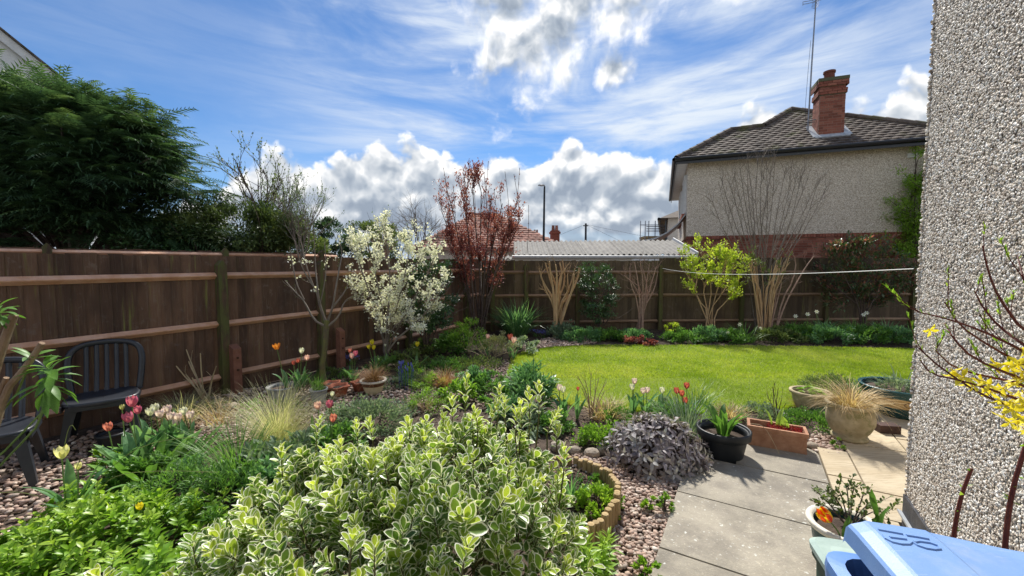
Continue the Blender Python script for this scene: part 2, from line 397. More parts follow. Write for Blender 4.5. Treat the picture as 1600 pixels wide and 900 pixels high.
def chipx(t, col, nb, co):
    r = rndsock(t)
    return t.ramp(r, [(0, (.10, .08, .065)), (.07, (.26, .20, .15)), (.2, (.46, .38, .30)), (.45, (.66, .57, .47)), (.7, (.78, .71, .61)), (.9, (.86, .82, .75)), (1, (.9, .88, .85))]), nb
m_chip = surf('pebbledash_chip', (.5, .5, .5), rough=.6, bump=0, extra=chipx)
def dashx(sc1):
    def f(t, col, nb, co):
        g = t.node('ShaderNodeNewGeometry').outputs['Position']
        nd = t.node('ShaderNodeTexVoronoi'); t.put(nd.inputs['Vector'], g); t.put(nd.inputs['Scale'], sc1)
        s = t.node('ShaderNodeSeparateColor'); t.l.new(nd.outputs['Color'], s.inputs[0])
        c = t.ramp(s.outputs[0], [(0, (.32, .26, .20)), (.2, (.52, .45, .36)), (.55, (.66, .58, .48)), (.85, (.74, .68, .58)), (1, (.85, .8, .74))])
        return t.mix(t.ss(nd.outputs[0], .4, .75), c, (.42, .36, .29)), t.m('SUBTRACT', 1, nd.outputs[0])
    return f
m_dash_near = surf('pebbledash_base', (.3, .26, .22), rough=.9, bump=.8, extra=dashx(95))
m_dash_far = surf('pebbledash_far', (.4, .36, .3), rough=.95, bump=.9, extra=dashx(46))
m_dash_pale = surf('pale_render', (.62, .62, .60), (.70, .70, .68), 20, .95, .6, bscale=40)
def brickx(t, col, nb, co):
    r = rndsock(t)
    return t.mix(.25, t.ramp(r, [(0, (.15, .05, .035)), (.5, (.25, .08, .055)), (.85, (.31, .125, .085)), (1, (.19, .08, .065))]), col), nb
m_brick = surf('red_brick', (.22, .08, .05), (.36, .15, .10), 25, .9, .5, extra=brickx)
m_mortar = surf('mortar', (.30, .22, .17), rough=1, bump=.4)
def tilex(t, col, nb, co):
    g = t.node('ShaderNodeNewGeometry').outputs['Position']
    mo = t.ss(t.noise(g, 1.3, 4, .6), .52, .66)
    col = t.mix(t.ss(t.noise(g, 7, 4, .6), .5, .7), col, (.16, .13, .10))
    return t.mix(t.m('MULTIPLY', mo, .6), col, (.10, .11, .03)), nb
m_tile = surf('roof_tile', (.095, .075, .062), (.135, .108, .09), 6, .85, .5, extra=tilex, var=.35)
m_tile_red = surf('red_roof_tile', (.24, .10, .07), (.30, .14, .10), 4, .85, .5, var=.3)
m_blackplastic = surf('black_gutter', (.012, .013, .016), rough=.35, bump=0, spec=.5)
m_white = surf('white_paint', (.72, .72, .70), (.62, .62, .6), 6, .5, .1, var=.03)
m_greypaint = surf('grey_gutter', (.42, .43, .42), (.52, .52, .51), 6, .6, .1, var=.03)
m_lead = surf('lead_flashing', (.30, .32, .34), (.42, .44, .46), 6, .5, .3)
m_cement = surf('corrugated_cement', (.12, .115, .11), (.175, .17, .16), 5, .9, .5, bscale=30, var=.1)
m_glass = surf('window_glass', (.06, .08, .10), rough=.08, bump=0, spec=.8)
m_metal = surf('galvanised_steel', (.28, .29, .31), (.36, .37, .39), 10, .45, .1, metal=.7)
m_darkmetal = surf('dark_steel', (.035, .037, .042), rough=.5, bump=0, metal=.3)
m_line = surf('washing_line', (.70, .70, .66), rough=.6, bump=0)
m_plinth = surf('black_plinth', (.022, .024, .03), (.05, .05, .058), 8, .6, .5, bscale=25)
m_wood = surf('yellow_log', (.33, .23, .10), (.45, .33, .17), 14, .8, .5, stretch=(1, 1, .2), var=.15)
m_logend = surf('log_top', (.40, .28, .14), (.52, .40, .22), 20, .8, .4)
# ================================================================== GROUND
def sheet(name, poly, z, mat):
    """flat ground patch from a star-shaped outline; tessellated as a fan"""
    mb = MB(); n = len(poly); cx = sum(p[0] for p in poly)/n; cy = sum(p[1] for p in poly)/n
    V = [(p[0], p[1], z) for p in poly]+[(cx, cy, z)]
    mb.add(V, [np.array([(n, i, (i+1) % n) for i in range(n)])]); return struct(mb.build(name, mat))
def inpoly(P_, poly):
    x, y = P_[:, 0], P_[:, 1]; ins = np.zeros(len(P_), bool); n = len(poly)
    for i in range(n):
        x1, y1 = poly[i][:2]; x2, y2 = poly[(i+1) % n][:2]
        c = ((y1 > y) != (y2 > y)) & (x < (x2-x1)*(y-y1)/(y2-y1+1e-12)+x1); ins ^= c
    return ins
def pts_in(poly, n, r=rng):
    p = np.array([q[:2] for q in poly]); lo, hi = p.min(0), p.max(0); A = r.uniform(lo, hi, (n, 2))
    return A[inpoly(A, poly)]
mb = MB(); g = 60; xs = np.concatenate([[-600, -60], np.linspace(-12, 14, g), [60, 600]]); ys = np.concatenate([[-300, -20], np.linspace(-4, 13, 45), [60, 1200]])
XX, YY = np.meshgrid(xs, ys, indexing='ij'); ZZ = np.where((abs(XX) < 12) & (YY > 1) & (YY < 12), np.random.uniform(-.012, .008, XX.shape), -.012)
ny = len(ys); idx = np.arange(len(xs)*ny).reshape(len(xs), ny)
mb.add(np.stack([XX, YY, ZZ], -1).reshape(-1, 3), [np.stack([idx[:-1, :-1], idx[1:, :-1], idx[1:, 1:], idx[:-1, 1:]], -1).reshape(-1, 4)])
struct(mb.build('ground', m_soil, smooth=True))

lawn_px = [(800, 578), (806, 562), (826, 551), (868, 544), (960, 541), (1100, 541.5), (1250, 543), (1427, 547)]
lawn = [tuple(G(*q)[:2]) for q in lawn_px] + [(10.5, 8.3), (10.8, 5.6), (7.2, 5.2)] + [tuple(G(*q)[:2]) for q in [(1400, 612), (1330, 622), (1262, 634), (1200, 643), (1100, 645), (1000, 643), (900, 634), (850, 618), (815, 598)]]
sheet('lawn', lawn, .018, m_lawnbase)
m_grass = leafm('lawn_grass', (.20, .31, .02), (.34, .45, .04), trans=.5, rough=.5, c3=(.46, .52, .10))
p2 = pts_in(lawn, 340000); La = np.array(lawn); ei = rng.integers(0, len(La), 26000); et = rng.random((26000, 1)); pe = La[ei]*(1-et)+La[(ei+1) % len(La)]*et; pe = pe+rng.normal(0, .035, pe.shape)*(1+np.sin(pe[:, :1]*9)*.6); p2 = np.vstack([p2, pe]); nearw = np.clip(9.5/np.maximum(p2[:, 1], 1)-.7, .25, 1); p2 = p2[rng.random(len(p2)) < nearw]; N = len(p2)
h = rng.uniform(.018, .046, N); a = rng.uniform(0, 2*math.pi, N)
d = np.stack([np.cos(a)*.55, np.sin(a)*.55, np.ones(N)], 1); T = np.column_stack([p2, np.full(N, .016)])
upv = np.stack([-np.sin(a), np.cos(a), np.zeros(N)], 1)*0+np.stack([rng.uniform(-1, 1, N), rng.uniform(-1, 1, N), np.zeros(N)], 1)
def vnoise(P2, s_, seed):
    r = np.random.default_rng(seed).random((97, 97)); q = P2*s_+40; i = np.floor(q).astype(int) % 96; f = q-np.floor(q); f = f*f*(3-2*f)
    a, b, c_, e = r[i[:, 0], i[:, 1]], r[i[:, 0]+1, i[:, 1]], r[i[:, 0], i[:, 1]+1], r[i[:, 0]+1, i[:, 1]+1]
    return (a*(1-f[:, 0])+b*f[:, 0])*(1-f[:, 1])+(c_*(1-f[:, 0])+e*f[:, 0])*f[:, 1]
nz = vnoise(p2, 1.1, 1)*.45+vnoise(p2, 3.1, 2)*.35+vnoise(p2, 8, 3)*.2; thin = vnoise(p2, 2.3, 5)*.5+vnoise(p2, 7, 6)*.5
mb = MB(); scatter(mb, TRI, T, d, upv, h, rnd=np.clip(rng.uniform(-.25, .25, N)+(nz-.5)*1.7+.5, 0, .98), Sx=np.where(p2[:, 1] < 6, .0045, .008))
tag(mb.build('grass', m_grass), 'short bright green lawn grass filling the middle of the garden', 'grass', kind='stuff')

# ------------------------------------------------------------------ patio: a bed of joints with single slabs on it
n0, n1 = -.42, .59
bed = [ND(n0-.0, -1.5), ND(.92, -1.5), ND(.92, 3.5), ND(2.6, 3.5), ND(2.6, 6.2), ND(1.27, 6.0), ND(.78, 4.62), ND(.3, 4.5), ND(n0, 4.0)]
patio = sheet('patio', [tuple(b[:2]) for b in bed], .006, m_joint)
def slab(n_a, d_a, n_b, d_b, mat, corner=0):
    mb = MB(); g_ = .006; a, b, c_, e = n_a+g_, n_b-g_, d_a+g_, d_b-g_
    pl = [(a, c_), (b, c_)]
    if corner: pl += [(b-(1-math.cos(t))*corner, e-corner+math.sin(t)*corner) for t in np.linspace(0, math.pi/2, 7)]
    else: pl += [(b, e)]
    pl += [(a, e)]
    W_ = [ND(*q) for q in pl]; W2 = [ND(q[0]*.996+(a+b)/2*.004, q[1]*.996+(c_+e)/2*.004) for q in pl]
    z1 = .034+random.uniform(-.002, .002); n = len(pl)
    V = [(w.x, w.y, -.01) for w in W_]+[(w.x, w.y, z1-.004) for w in W_]+[(w.x, w.y, z1) for w in W2]
    F = []
    for L in (0, 1): F += [(L*n+i, L*n+(i+1) % n, (L+1)*n+(i+1) % n, (L+1)*n+i) for i in range(n)]
    cx = sum(w.x for w in W2)/n; cy = sum(w.y for w in W2)/n; V.append((cx, cy, z1))
    mb.add(V, [np.array(F), np.array([(2*n+i, 2*n+(i+1) % n, 3*n) for i in range(n)])])
    o = mb.build('slab', mat, patio); return o
for d0, d1 in ((-1.0, -.3), (-.3, .39), (.39, 1.08), (1.08, 1.77), (1.77, 2.47), (2.47, 3.17), (3.17, 3.86)): slab(n0, d0, n1, d1, m_slab)
slab(-.05, 3.86, n1, 4.54, m_slab, corner=.13)
for n_a, n_b, ds in ((n1, .92, (-.6, .4, 1.6, 2.8, 3.3)), (n1, .815, (3.3, 4.03, 4.60)), (.815, .90, (3.3, 3.5)), (.815, 1.28, (3.5, 3.9, 4.85, 5.6)), (1.28, 2.0, (3.5, 4.3, 5.2, 6.1)), (2.0, 2.6, (3.5, 4.8, 6.1))):
    for a, b in zip(ds[:-1], ds[1:]): slab(n_a, a, n_b, b, m_slab2)

# ------------------------------------------------------------------ gravel
I1 = ico(1); I0 = ico(0)
def gravel(poly, n, name, label, smin=.012, smax=.026, z=.0, fine=True):
    A = pts_in(poly, n); N = len(A); V, F = I1 if fine else I0
    S = rng.uniform(smin, smax, N)*.62; M = rng.uniform(.75, 1.3, (N, 3))*np.array([1, .85, .62])
    a = rng.uniform(0, 2*math.pi, N); ca, sa = np.cos(a), np.sin(a)
    Vn = V[None]*(1+rng.uniform(-.16, .16, (N, len(V), 1)))*M[:, None]*S[:, None, None]
    X = Vn[..., 0]*ca[:, None]-Vn[..., 1]*sa[:, None]+A[:, 0, None]; Y = Vn[..., 0]*sa[:, None]+Vn[..., 1]*ca[:, None]+A[:, 1, None]
    Z = Vn[..., 2]+(z+S*.35+rng.uniform(0, .014, N))[:, None]
    mb = MB(); mb.add(np.stack([X, Y, Z], -1).reshape(-1, 3), [(F[None]+(np.arange(N)*len(V))[:, None, None]).reshape(-1, 3)], rnd=np.repeat(rng.random(N), len(V)))
    o = mb.build(name, m_pebble, smooth=True); tag(o, label, 'gravel', kind='stuff'); return o
def poly_px(*q): return [tuple(G(*p)[:2]) for p in q]
gr_l = [(-5.2, 2.4), (-3.9, 1.6)] + poly_px((60, 850), (150, 770), (200, 735), (330, 700), (400, 690), (470, 665), (640, 650), (700, 640), (760, 610), (640, 590), (560, 592), (470, 600), (360, 612), (200, 660))
gravel(gr_l, 15000, 'gravel', 'pinkish brown gravel spread along the left fence under the chairs', .018, .042, fine=False)
gr_c = poly_px((868, 718), (905, 712), (960, 722), (1060, 758), (1052, 790), (1026, 900)) + [tuple(ND(n0, 1.2)[:2]), (.05, 1.2)] + poly_px((880, 900), (925, 850), (966, 812), (962, 780), (935, 748), (900, 732))
gravel(gr_c, 9000, 'gravel', 'small rounded pinkish pebbles filling the path beside the grey paving', .016, .034)
gr_r = poly_px((1262, 700), (1275, 672), (1320, 665), (1345, 690), (1322, 716), (1285, 712))
gravel(gr_r, 900, 'gravel', 'dark stones scattered between the terracotta trough and the urn', .02, .05)
gr_b = poly_px((850, 530), (905, 522), (935, 536), (900, 541), (840, 545), (820, 552), (815, 540))
gravel(gr_b, 2600, 'gravel', 'pale gravel patch at the lawn edge below the tan pruned stems', .02, .05, fine=False)
gr_m = poly_px((640, 600), (740, 570), (810, 560), (800, 590), (820, 640), (760, 640), (700, 620))
gravel(gr_m, 2600, 'gravel', 'thin gravel and mulch between the low plants left of the lawn', .015, .035, fine=False)
# soil crumbs and mulch flakes in the bare parts of the beds
def mulch(poly, n, label, mat):
    A = pts_in(poly, n); N = len(A); a = rng.uniform(0, 6.28, N); mb = MB()
    d = np.stack([np.cos(a), np.sin(a), rng.uniform(-.3, .5, N)], 1)
    scatter(mb, DIA, np.column_stack([A, rng.uniform(.0, .018, N)]), d, np.stack([rng.uniform(-.5, .5, N), rng.uniform(-.5, .5, N), np.ones(N)], 1), rng.uniform(.012, .045, N))
    return tag(mb.build('mulch', mat), label, 'mulch', kind='stuff')
m_mulch = surf('mulch', (.055, .035, .025), (.17, .12, .085), 20, .95, .3, var=.6)
mulch([(-1.6, 3.4), (.4, 3.2), (1.3, 3.2), (1.9, 4.6), (2.8, 4.9), (.4, 5.2), (-.2, 6.6), (-1.2, 8.5), (-2.6, 7)], 16000, 'dark bark and dead leaves over the bed left of the lawn', m_mulch)
mulch([(-.4, 8.6), (1.3, 8.3), (8.2, 8.0), (12, 8.4), (12, 11), (-.8, 10.3)], 12000, 'leaf litter over the long bed below the back fence', m_mulch)
mulch(poly_px((880, 900), (925, 850), (962, 812), (958, 780), (930, 748), (895, 733), (840, 740), (840, 900)), 3500, 'crumbly dark soil inside the log roll edging', m_mulch)

# ================================================================== FENCES
def L2(px):  # left fence line
    k = 170-.146*px; return Vector(((px-800)/k, 640/k, 0))
def fence(name, label, A, B, topz, mats, side, posts, rails=(1.56, .93, .24), base=.0, step=None, post_h=None):
    A = Vector((A[0], A[1], 0)); B = Vector((B[0], B[1], 0)); L = (B-A).length; dx = (B-A)/L; nn = Vector((-dx.y, dx.x, 0))*side
    f = thing(name, label, 'fence', A)
    Rm = Matrix((dx, nn, Vector((0, 0, 1)))).transposed().to_4x4()
    # six board shapes shared by all the boards
    protos = []
    for q in range(6):
        mb = MB(); w = .118+random.uniform(-.003, .003); tl = random.uniform(-.006, .006)
        V = [(0, -.014, 0), (0, -.009, 0), (w, .001, 0), (w, -.014, 0), (0, -.014, 1), (0, -.009, 1), (w, .001, 1+tl), (w, -.014, 1+tl)]
        mb.add(V, [np.array([(0, 1, 5, 4), (1, 2, 6, 5), (2, 3, 7, 6), (3, 0, 4, 7), (4, 5, 6, 7), (0, 3, 2, 1)])]); protos.append(mb.build('board', mats[0], link=False))
    n = int(L/.105)
    for i in range(n):
        t = i*.105; tz = topz(t) if callable(topz) else topz; p = dx*t
        M = Matrix.Translation(p+Vector((0, 0, base)))@Rm@Matrix.Rotation(random.uniform(-.004, .004), 4, 'Y')@Matrix.Diagonal((1, 1, tz-base+random.uniform(-.008, .006), 1))
        mobj('board', random.choice(protos), f, mw=M)
    for z in rails:
        # arris rail: triangular section, in lengths between posts
        ps = [0]+[q for q in posts if 0 < q < L]+[L]
        for a, b in zip(ps[:-1], ps[1:]):
            mb = MB(); o1, o2 = .005, .062
            V = []
            sag = random.uniform(-.008, .008)
            for t in (a+.003, b-.003):
                zz = z+(sag if t > a+.01 else -sag)
                for y, dz in ((o1, .042), (o2, .004), (o2-.004, -.006), (o1, -.045)): V.append(tuple(A+dx*t+nn*y+Vector((0, 0, zz+dz))))
            mb.add(V, [np.array([(0, 1, 5, 4), (1, 2, 6, 5), (2, 3, 7, 6), (3, 0, 4, 7), (0, 3, 2, 1), (4, 5, 6, 7)])]); mb.build('rail', mats[1], f)
    for q in posts:
        mb = MB(); w = .05; hh = (post_h or 1.72); c = A+dx*q+nn*.055
        def pt(a, b, z): return tuple(c+dx*a+nn*b+Vector((0, 0, z)))
        V = [pt(x, y, -.05) for x, y in ((-w, -w), (w, -w), (w, w), (-w, w))]+[pt(x, y, hh-.02) for x, y in ((-w, -w), (w, -w), (w, w), (-w, w))]+[pt(0, -w, hh+.045), pt(0, w, hh+.045)]
        mb.add(V, [np.array([(0, 1, 5, 4), (1, 2, 6, 5), (2, 3, 7, 6), (3, 0, 4, 7), (4, 5, 8, 8)])[:4], np.array([(4, 5, 8), (6, 7, 9)]), np.array([(5, 6, 9, 8), (7, 4, 8, 9)])]); mb.build('post', mats[2], f)
    return f, A, dx, nn
PA, PB = L2(-320), L2(752)
tA = lambda px: (L2(px)-PA).length
def spurs(f, A, dx, nn, q, hz):
    mb = MB(); c = A+dx*(q+.02)+nn*.16; w = .05
    def pt(a, b, z): return tuple(c+dx*a+nn*b+Vector((0, 0, z)))
    V = [pt(x, y, -.03) for x, y in ((-w, -w), (w, -w), (w, w), (-w, w))]+[pt(x, y, z) for x, y, z in ((-w, -w, hz), (w, -w, hz), (w, w, hz-.05), (-w, w, hz-.05))]
    mb.add(V, [np.array([(0, 1, 5, 4), (1, 2, 6, 5), (2, 3, 7, 6), (3, 0, 4, 7), (4, 5, 6, 7)])]); s = mb.build('concrete_spur', m_spur, f)
    for z in (hz-.17, hz-.33):
        mb = MB(); p = c+nn*w+Vector((0, 0, z)); tube(mb, [p, p+nn*.018], .013, 6, cap=True); mb.build('bolt', m_bolt, s)
fl, A_, dx_, nn_ = fence('fence', 'dark brown feather-edge board fence running down the left side with orange-topped rails', PA, PB, 1.825, (m_board, m_rail, m_post), -1,
                         [tA(-210), tA(342), tA(497), tA(634), tA(725)])
spurs(fl, A_, dx_, nn_, tA(350), .66); spurs(fl, A_, dx_, nn_, tA(518), .66)
def B2(px):
    k = 61.6-(px-745)*.0057; return Vector(((px-800)/k, 640/k, 0))
QA, QB = B2(752), B2(1760)
tB = lambda px: (B2(px)-QA).length
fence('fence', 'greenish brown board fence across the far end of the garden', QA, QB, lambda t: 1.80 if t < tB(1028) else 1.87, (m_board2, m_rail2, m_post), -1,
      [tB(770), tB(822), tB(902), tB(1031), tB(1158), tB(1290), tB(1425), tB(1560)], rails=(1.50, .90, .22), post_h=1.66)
# neighbour's lower fence glimpsed behind the left one
fence('fence', 'reddish neighbouring fence just showing above the left fence under the conifer', (-9.5, 3.6), (-4.4, 10.3), 1.97, (m_board, m_rail, m_post), -1, [1.2, 3.6, 6, 8], rails=(1.9, 1.0), post_h=2.0)

# ================================================================== NEAR HOUSE (pebbledashed wall on the right)
house = thing('house', 'near house with a pebbledashed wall filling the right edge of the view', 'house', ND(.92, 3.46))
ZP = .24
mb = MB(); a = [ND(.92, -4), ND(.92, 3.46), ND(9, 3.46), ND(9, -4)]
prism(mb, [tuple(v[:2]) for v in reversed(a)], ZP, 5.6); wall = mb.build('wall', m_dash_near, house)
mb = MB(); a = [ND(.905, -4), ND(.905, 3.475), ND(9, 3.475), ND(9, -4)]
prism(mb, [tuple(v[:2]) for v in reversed(a)], -.05, ZP+.0); mb.build('plinth', m_plinth, house)
mb = MB(); a = [ND(.885, -4), ND(.885, 3.495), ND(.903, 3.475), ND(.903, -4)]
prism(mb, [tuple(v[:2]) for v in reversed(a)], .11, .125); mb.build('plinth_ledge', m_lead, house)
# real stone chips thrown on the wall where it is close
N = 74000; dd = 3.466-rng.random(N)**1.0*1.75; zz = rng.uniform(ZP-.005, 4.3, N); N = len(dd)
keep = zz < 3.6+(3.46-dd)*.1; dd, zz = dd[keep], zz[keep]; N = len(dd)
edge = rng.random(N) < .02
Vc = np.array([(0, 0, 1.), (.9, .1, 0), (.35, .95, .1), (-.7, .7, 0), (-.95, -.3, .1), (-.1, -1, 0), (.7, -.7, .05)]); Fc = np.array([(0, 1, 2), (0, 2, 3), (0, 3, 4), (0, 4, 5), (0, 5, 6), (0, 6, 1)])
S = rng.uniform(.005, .0095, N); a = rng.uniform(0, 6.28, N)
nvec = np.array(-Nv); ev = np.array(Dv); uz = np.array([0, 0, 1.])
base = np.array([ND(.9195, 0)])+dd[:, None]*ev+zz[:, None]*uz; base[:, 2] = zz
J = Vc[None]*(1+rng.uniform(-.3, .3, (N, 7, 3))); tiltx = rng.uniform(-.55, .55, (N, 1)); tilty = rng.uniform(-.55, .55, (N, 1))
x = J[..., 0]*np.cos(a)[:, None]-J[..., 1]*np.sin(a)[:, None]; y = J[..., 0]*np.sin(a)[:, None]+J[..., 1]*np.cos(a)[:, None]
z = J[..., 2]*.62; z = np.where(np.arange(7)[None] == 0, z+0, z+tiltx*J[..., 0]*.5+.12); x = x+np.where(np.arange(7)[None] == 0, tiltx, 0)
Vv = base[:, None]+(x[..., None]*ev+y[..., None]*uz+z[..., None]*nvec)*S[:, None, None]
mb = MB(); mb.add(Vv.reshape(-1, 3), [(Fc[None]+(np.arange(N)*7)[:, None, None]).reshape(-1, 3)], rnd=np.repeat(rng.random(N), 7))
# chips wrapping the corner
Ne = 1500; ze = rng.uniform(ZP, 4.2, Ne); Se = rng.uniform(.006, .011, Ne); Vi, Fi = I0
ce = np.array([ND(.922, 3.455)])+np.zeros((Ne, 3)); ce[:, 2] = ze; ce[:, :2] += rng.uniform(-.008, .012, (Ne, 1))*nvec[:2]+rng.uniform(-.006, .012, (Ne, 1))*ev[:2]
mb.add((ce[:, None]+Vi[None]*Se[:, None, None]*rng.uniform(.6, 1.2, (Ne, 12, 3))).reshape(-1, 3), [(Fi[None]+(np.arange(Ne)*12)[:, None, None]).reshape(-1, 3)], rnd=np.repeat(rng.random(Ne), 12))
stuff(mb.build('stone_chips', m_chip, house))

# ================================================================== brick and tile helpers
def brick_field(mb, O, U, Vv_, Nn, w, h, bw=.235, bh=.078, proud=.008):
    """courses of single bricks on plane O + U*x + V*y, facing Nn"""
    O, U, Vv_, Nn = map(np.array, (O, U, Vv_, Nn)); rows = int(round(h/bh)); g_ = .010
    for r in range(rows):
        x = -bw/2*(r % 2)
        while x < w-.01:
            x0, x1 = max(x, 0)+g_/2, min(x+bw, w)-g_/2; x += bw
            if x1-x0 < .03: continue
            y0, y1 = r*bh+g_/2, (r+1)*bh-g_/2; p = proud*random.uniform(.6, 1.3)
            V = [O+U*a+Vv_*b+Nn*c for c in (-.02, p) for a, b in ((x0, y0), (x1, y0), (x1, y1), (x0, y1))]
            mb.add(V, [np.array([(4, 5, 6, 7), (0, 4, 7, 3), (1, 2, 6, 5), (3, 7, 6, 2), (0, 1, 5, 4)])], rnd=random.random())
def tile_slope(mb, O, U, S, w_of, n_rows, gauge, tw=.3, th=.022, rnd_=.35):
    """overlapping tiles: O eave origin, U along eave, S up the slope (unit), w_of(s)->(x0,x1)"""
    O, U, S = np.array(O, float), np.array(U, float), np.array(S, float); Nn = np.cross(U, S); Nn = Nn/np.linalg.norm(Nn)
    if Nn[2] < 0: Nn = -Nn
    for r in range(n_rows):
        s0, s1 = r*gauge, (r+1)*gauge+.03; x0, x1 = w_of((r+.5)*gauge)
        if x1 <= x0: continue
        x = math.floor(x0/tw)*tw-(tw/2 if r % 2 else 0)
        while x < x1:
            a, b = max(x, x0)+.004, min(x+tw, x1)-.004; x += tw
            if b-a < .03: continue
            q = random.uniform(0, .012)
            V = [O+U*xx+S*ss_+Nn*nn for xx, ss_, nn in ((a, s0, .01), (b, s0, .01), (b, s0, th+.022+q), (a, s0, th+.022+q), (b, s1, .02), (a, s1, .02))]
            m_ = O+U*(a+b)/2+S*s0+Nn*(th+.034+q); V.append(m_); V.append(O+U*(a+b)/2+S*s1+Nn*.034)
            mb.add(V, [np.array([(3, 6, 7, 5), (6, 2, 4, 7), (0, 1, 2, 6)]), np.array([(0, 6, 3)])], rnd=random.random())

# ================================================================== NEIGHBOUR HOUSE
H0 = Vector((6.0, 14.2, 0)); hu = Vector((5.7, -2.1, 0)).normalized(); hn = Vector((hu.y, -hu.x, 0)); hb_ = -hn      # hn faces us
EZ = 5.2; BZ = 2.66; HW = 6.95; HD = 9
nh = thing('house', 'neighbouring house with tiled hipped roof, red brick base and tall chimney', 'house', H0)
def HP(u_, b, z): return H0+hu*u_+hb_*b+Vector((0, 0, z))
mb = MB(); prism(mb, [tuple(HP(*q, 0)[:2]) for q in ((0, 0), (HW, 0), (HW, HD), (0, HD))], BZ, EZ-.06); mb.build('wall', m_dash_far, nh)
mb = MB(); prism(mb, [tuple(HP(*q, 0)[:2]) for q in ((.03, .03), (HW-.03, .03), (HW-.03, HD-.03), (.03, HD-.03))], -.05, BZ-.002); lw = mb.build('lower_wall', m_mortar, nh)
mb = MB(); brick_field(mb, HP(.02, .025, .9), hu, (0, 0, 1), hn, HW-.04, BZ-.9-.08); brick_field(mb, HP(.025, HD-.1, .9), -hb_, (0, 0, 1), -hu, HD-.2, BZ-.9-.08)
stuff(mb.build('bricks', m_brick, lw))
mb = MB()
for i in range(int(HW/.078)):
    a = .01+i*.078; V = [HP(x, y, z) for y in (.05, -.025) for x, z in ((a, BZ-.105), (a+.068, BZ-.105), (a+.068, BZ-.004), (a, BZ-.004))]
    mb.add([tuple(v) for v in V], [np.array([(4, 5, 6, 7), (0, 4, 7, 3), (1, 2, 6, 5), (3, 7, 6, 2), (0, 1, 5, 4)])], rnd=random.random())
stuff(mb.build('brick_band', m_brick, lw))
# roof: side slope outline (u, setback) with a lower hipped front bay and the main peak
OV = .38; TP = math.tan(R(35))
def RP(u_, s_, dz=0): return HP(u_, s_-OV, EZ+s_*TP+dz)
prof_u = [(-OV, 0), (1.45, 1.82), (2.5, 1.9), (3.6, 3.1), (HW+OV, .12), (HW+OV, 0)]
mb = MB(); mir = 8.0
F_ = [RP(*q, -.02) for q in prof_u]; cxy = RP(3.9, 1.2, -.02)
Bk = [HP(q[0], mir-q[1]-OV, EZ+q[1]*TP-.02) for q in prof_u]; n = len(prof_u)
V = [tuple(v) for v in F_+Bk]+[tuple(cxy)]
mb.add(V, [np.array([(2*n, i, (i+1) % n) for i in range(n)]), np.array([(i, n+i, n+i+1, i+1) for i in range(n-1)])])
roof = mb.build('roof', m_tile, nh)
def w_of(s_len):
    s_ = s_len*math.cos(R(35)); us = []
    for (u0, s0), (u1, s1) in zip(prof_u[:-1], prof_u[1:]):
        if (s0-s_)*(s1-s_) <= 0 and s0 != s1: us.append(u0+(u1-u0)*(s_-s0)/(s1-s0))
    return (min(us)+OV, max(us)+OV) if len(us) > 1 else (0, 0)
SL = (RP(0, 1)-RP(0, 0)).normalized(); mb = MB()
tile_slope(mb, RP(-OV, 0, .0), hu, SL, w_of, 22, .185, tw=.27); stuff(mb.build('tiles', m_tile, roof))
mb = MB()
for q0, q1 in zip(prof_u[:4], prof_u[1:5]):
    a, b = RP(*q0, .05), RP(*q1, .05); k = max(1, int((b-a).length/.35))
    for i in range(k):
        p, q = a.lerp(b, i/k), a.lerp(b, (i+1.06)/k); tube(mb, [p, q], [.10, .085], 8, rnd=random.random())
stuff(mb.build('ridge_tiles', m_tile, roof))
# soffit, fascia, gutter
mb = MB(); mb.add([tuple(HP(*q)) for q in ((-OV, -OV, EZ-.03), (HW+OV, -OV, EZ-.03), (HW+OV, .02, EZ-.03), (-OV, .02, EZ-.03), (-OV, HD, EZ-.03), (.02, HD, EZ-.03), (.02, .02, EZ-.03))], [np.array([(0, 1, 2, 3), (3, 6, 5, 4)])]); mb.build('soffit', m_white, nh)
def beam(mb, a, b, w, h_, up=Vector((0, 0, 1)), rnd=0.):
    a, b = Vector(a), Vector(b); d_ = (b-a).normalized(); s_ = d_.cross(up).normalized(); u2 = s_.cross(d_)
    V = [tuple(p+s_*x*w/2+u2*y*h_/2) for p in (a, b) for x, y in ((-1, -1), (1, -1), (1, 1), (-1, 1))]
    mb.add(V, [np.array([(0, 1, 5, 4), (1, 2, 6, 5), (2, 3, 7, 6), (3, 0, 4, 7), (0, 3, 2, 1), (4, 5, 6, 7)])], rnd=rnd)
mb = MB(); beam(mb, HP(-OV, -OV-.0, EZ-.05), HP(HW+OV, -OV, EZ-.05), .03, .2); beam(mb, HP(-OV, -OV, EZ-.05), HP(-OV, HD, EZ-.05), .03, .2); mb.build('fascia', m_blackplastic, nh)
mb = MB(); tube(mb, [HP(-OV-.05, -OV-.07, EZ+.0), HP(HW+OV, -OV-.07, EZ+.0)], .062, 8); tube(mb, [HP(-OV-.07, -OV-.07, EZ+.0), HP(-OV-.07, HD, EZ+.0)], .062, 8)
mb.build('gutter', m_blackplastic, nh)
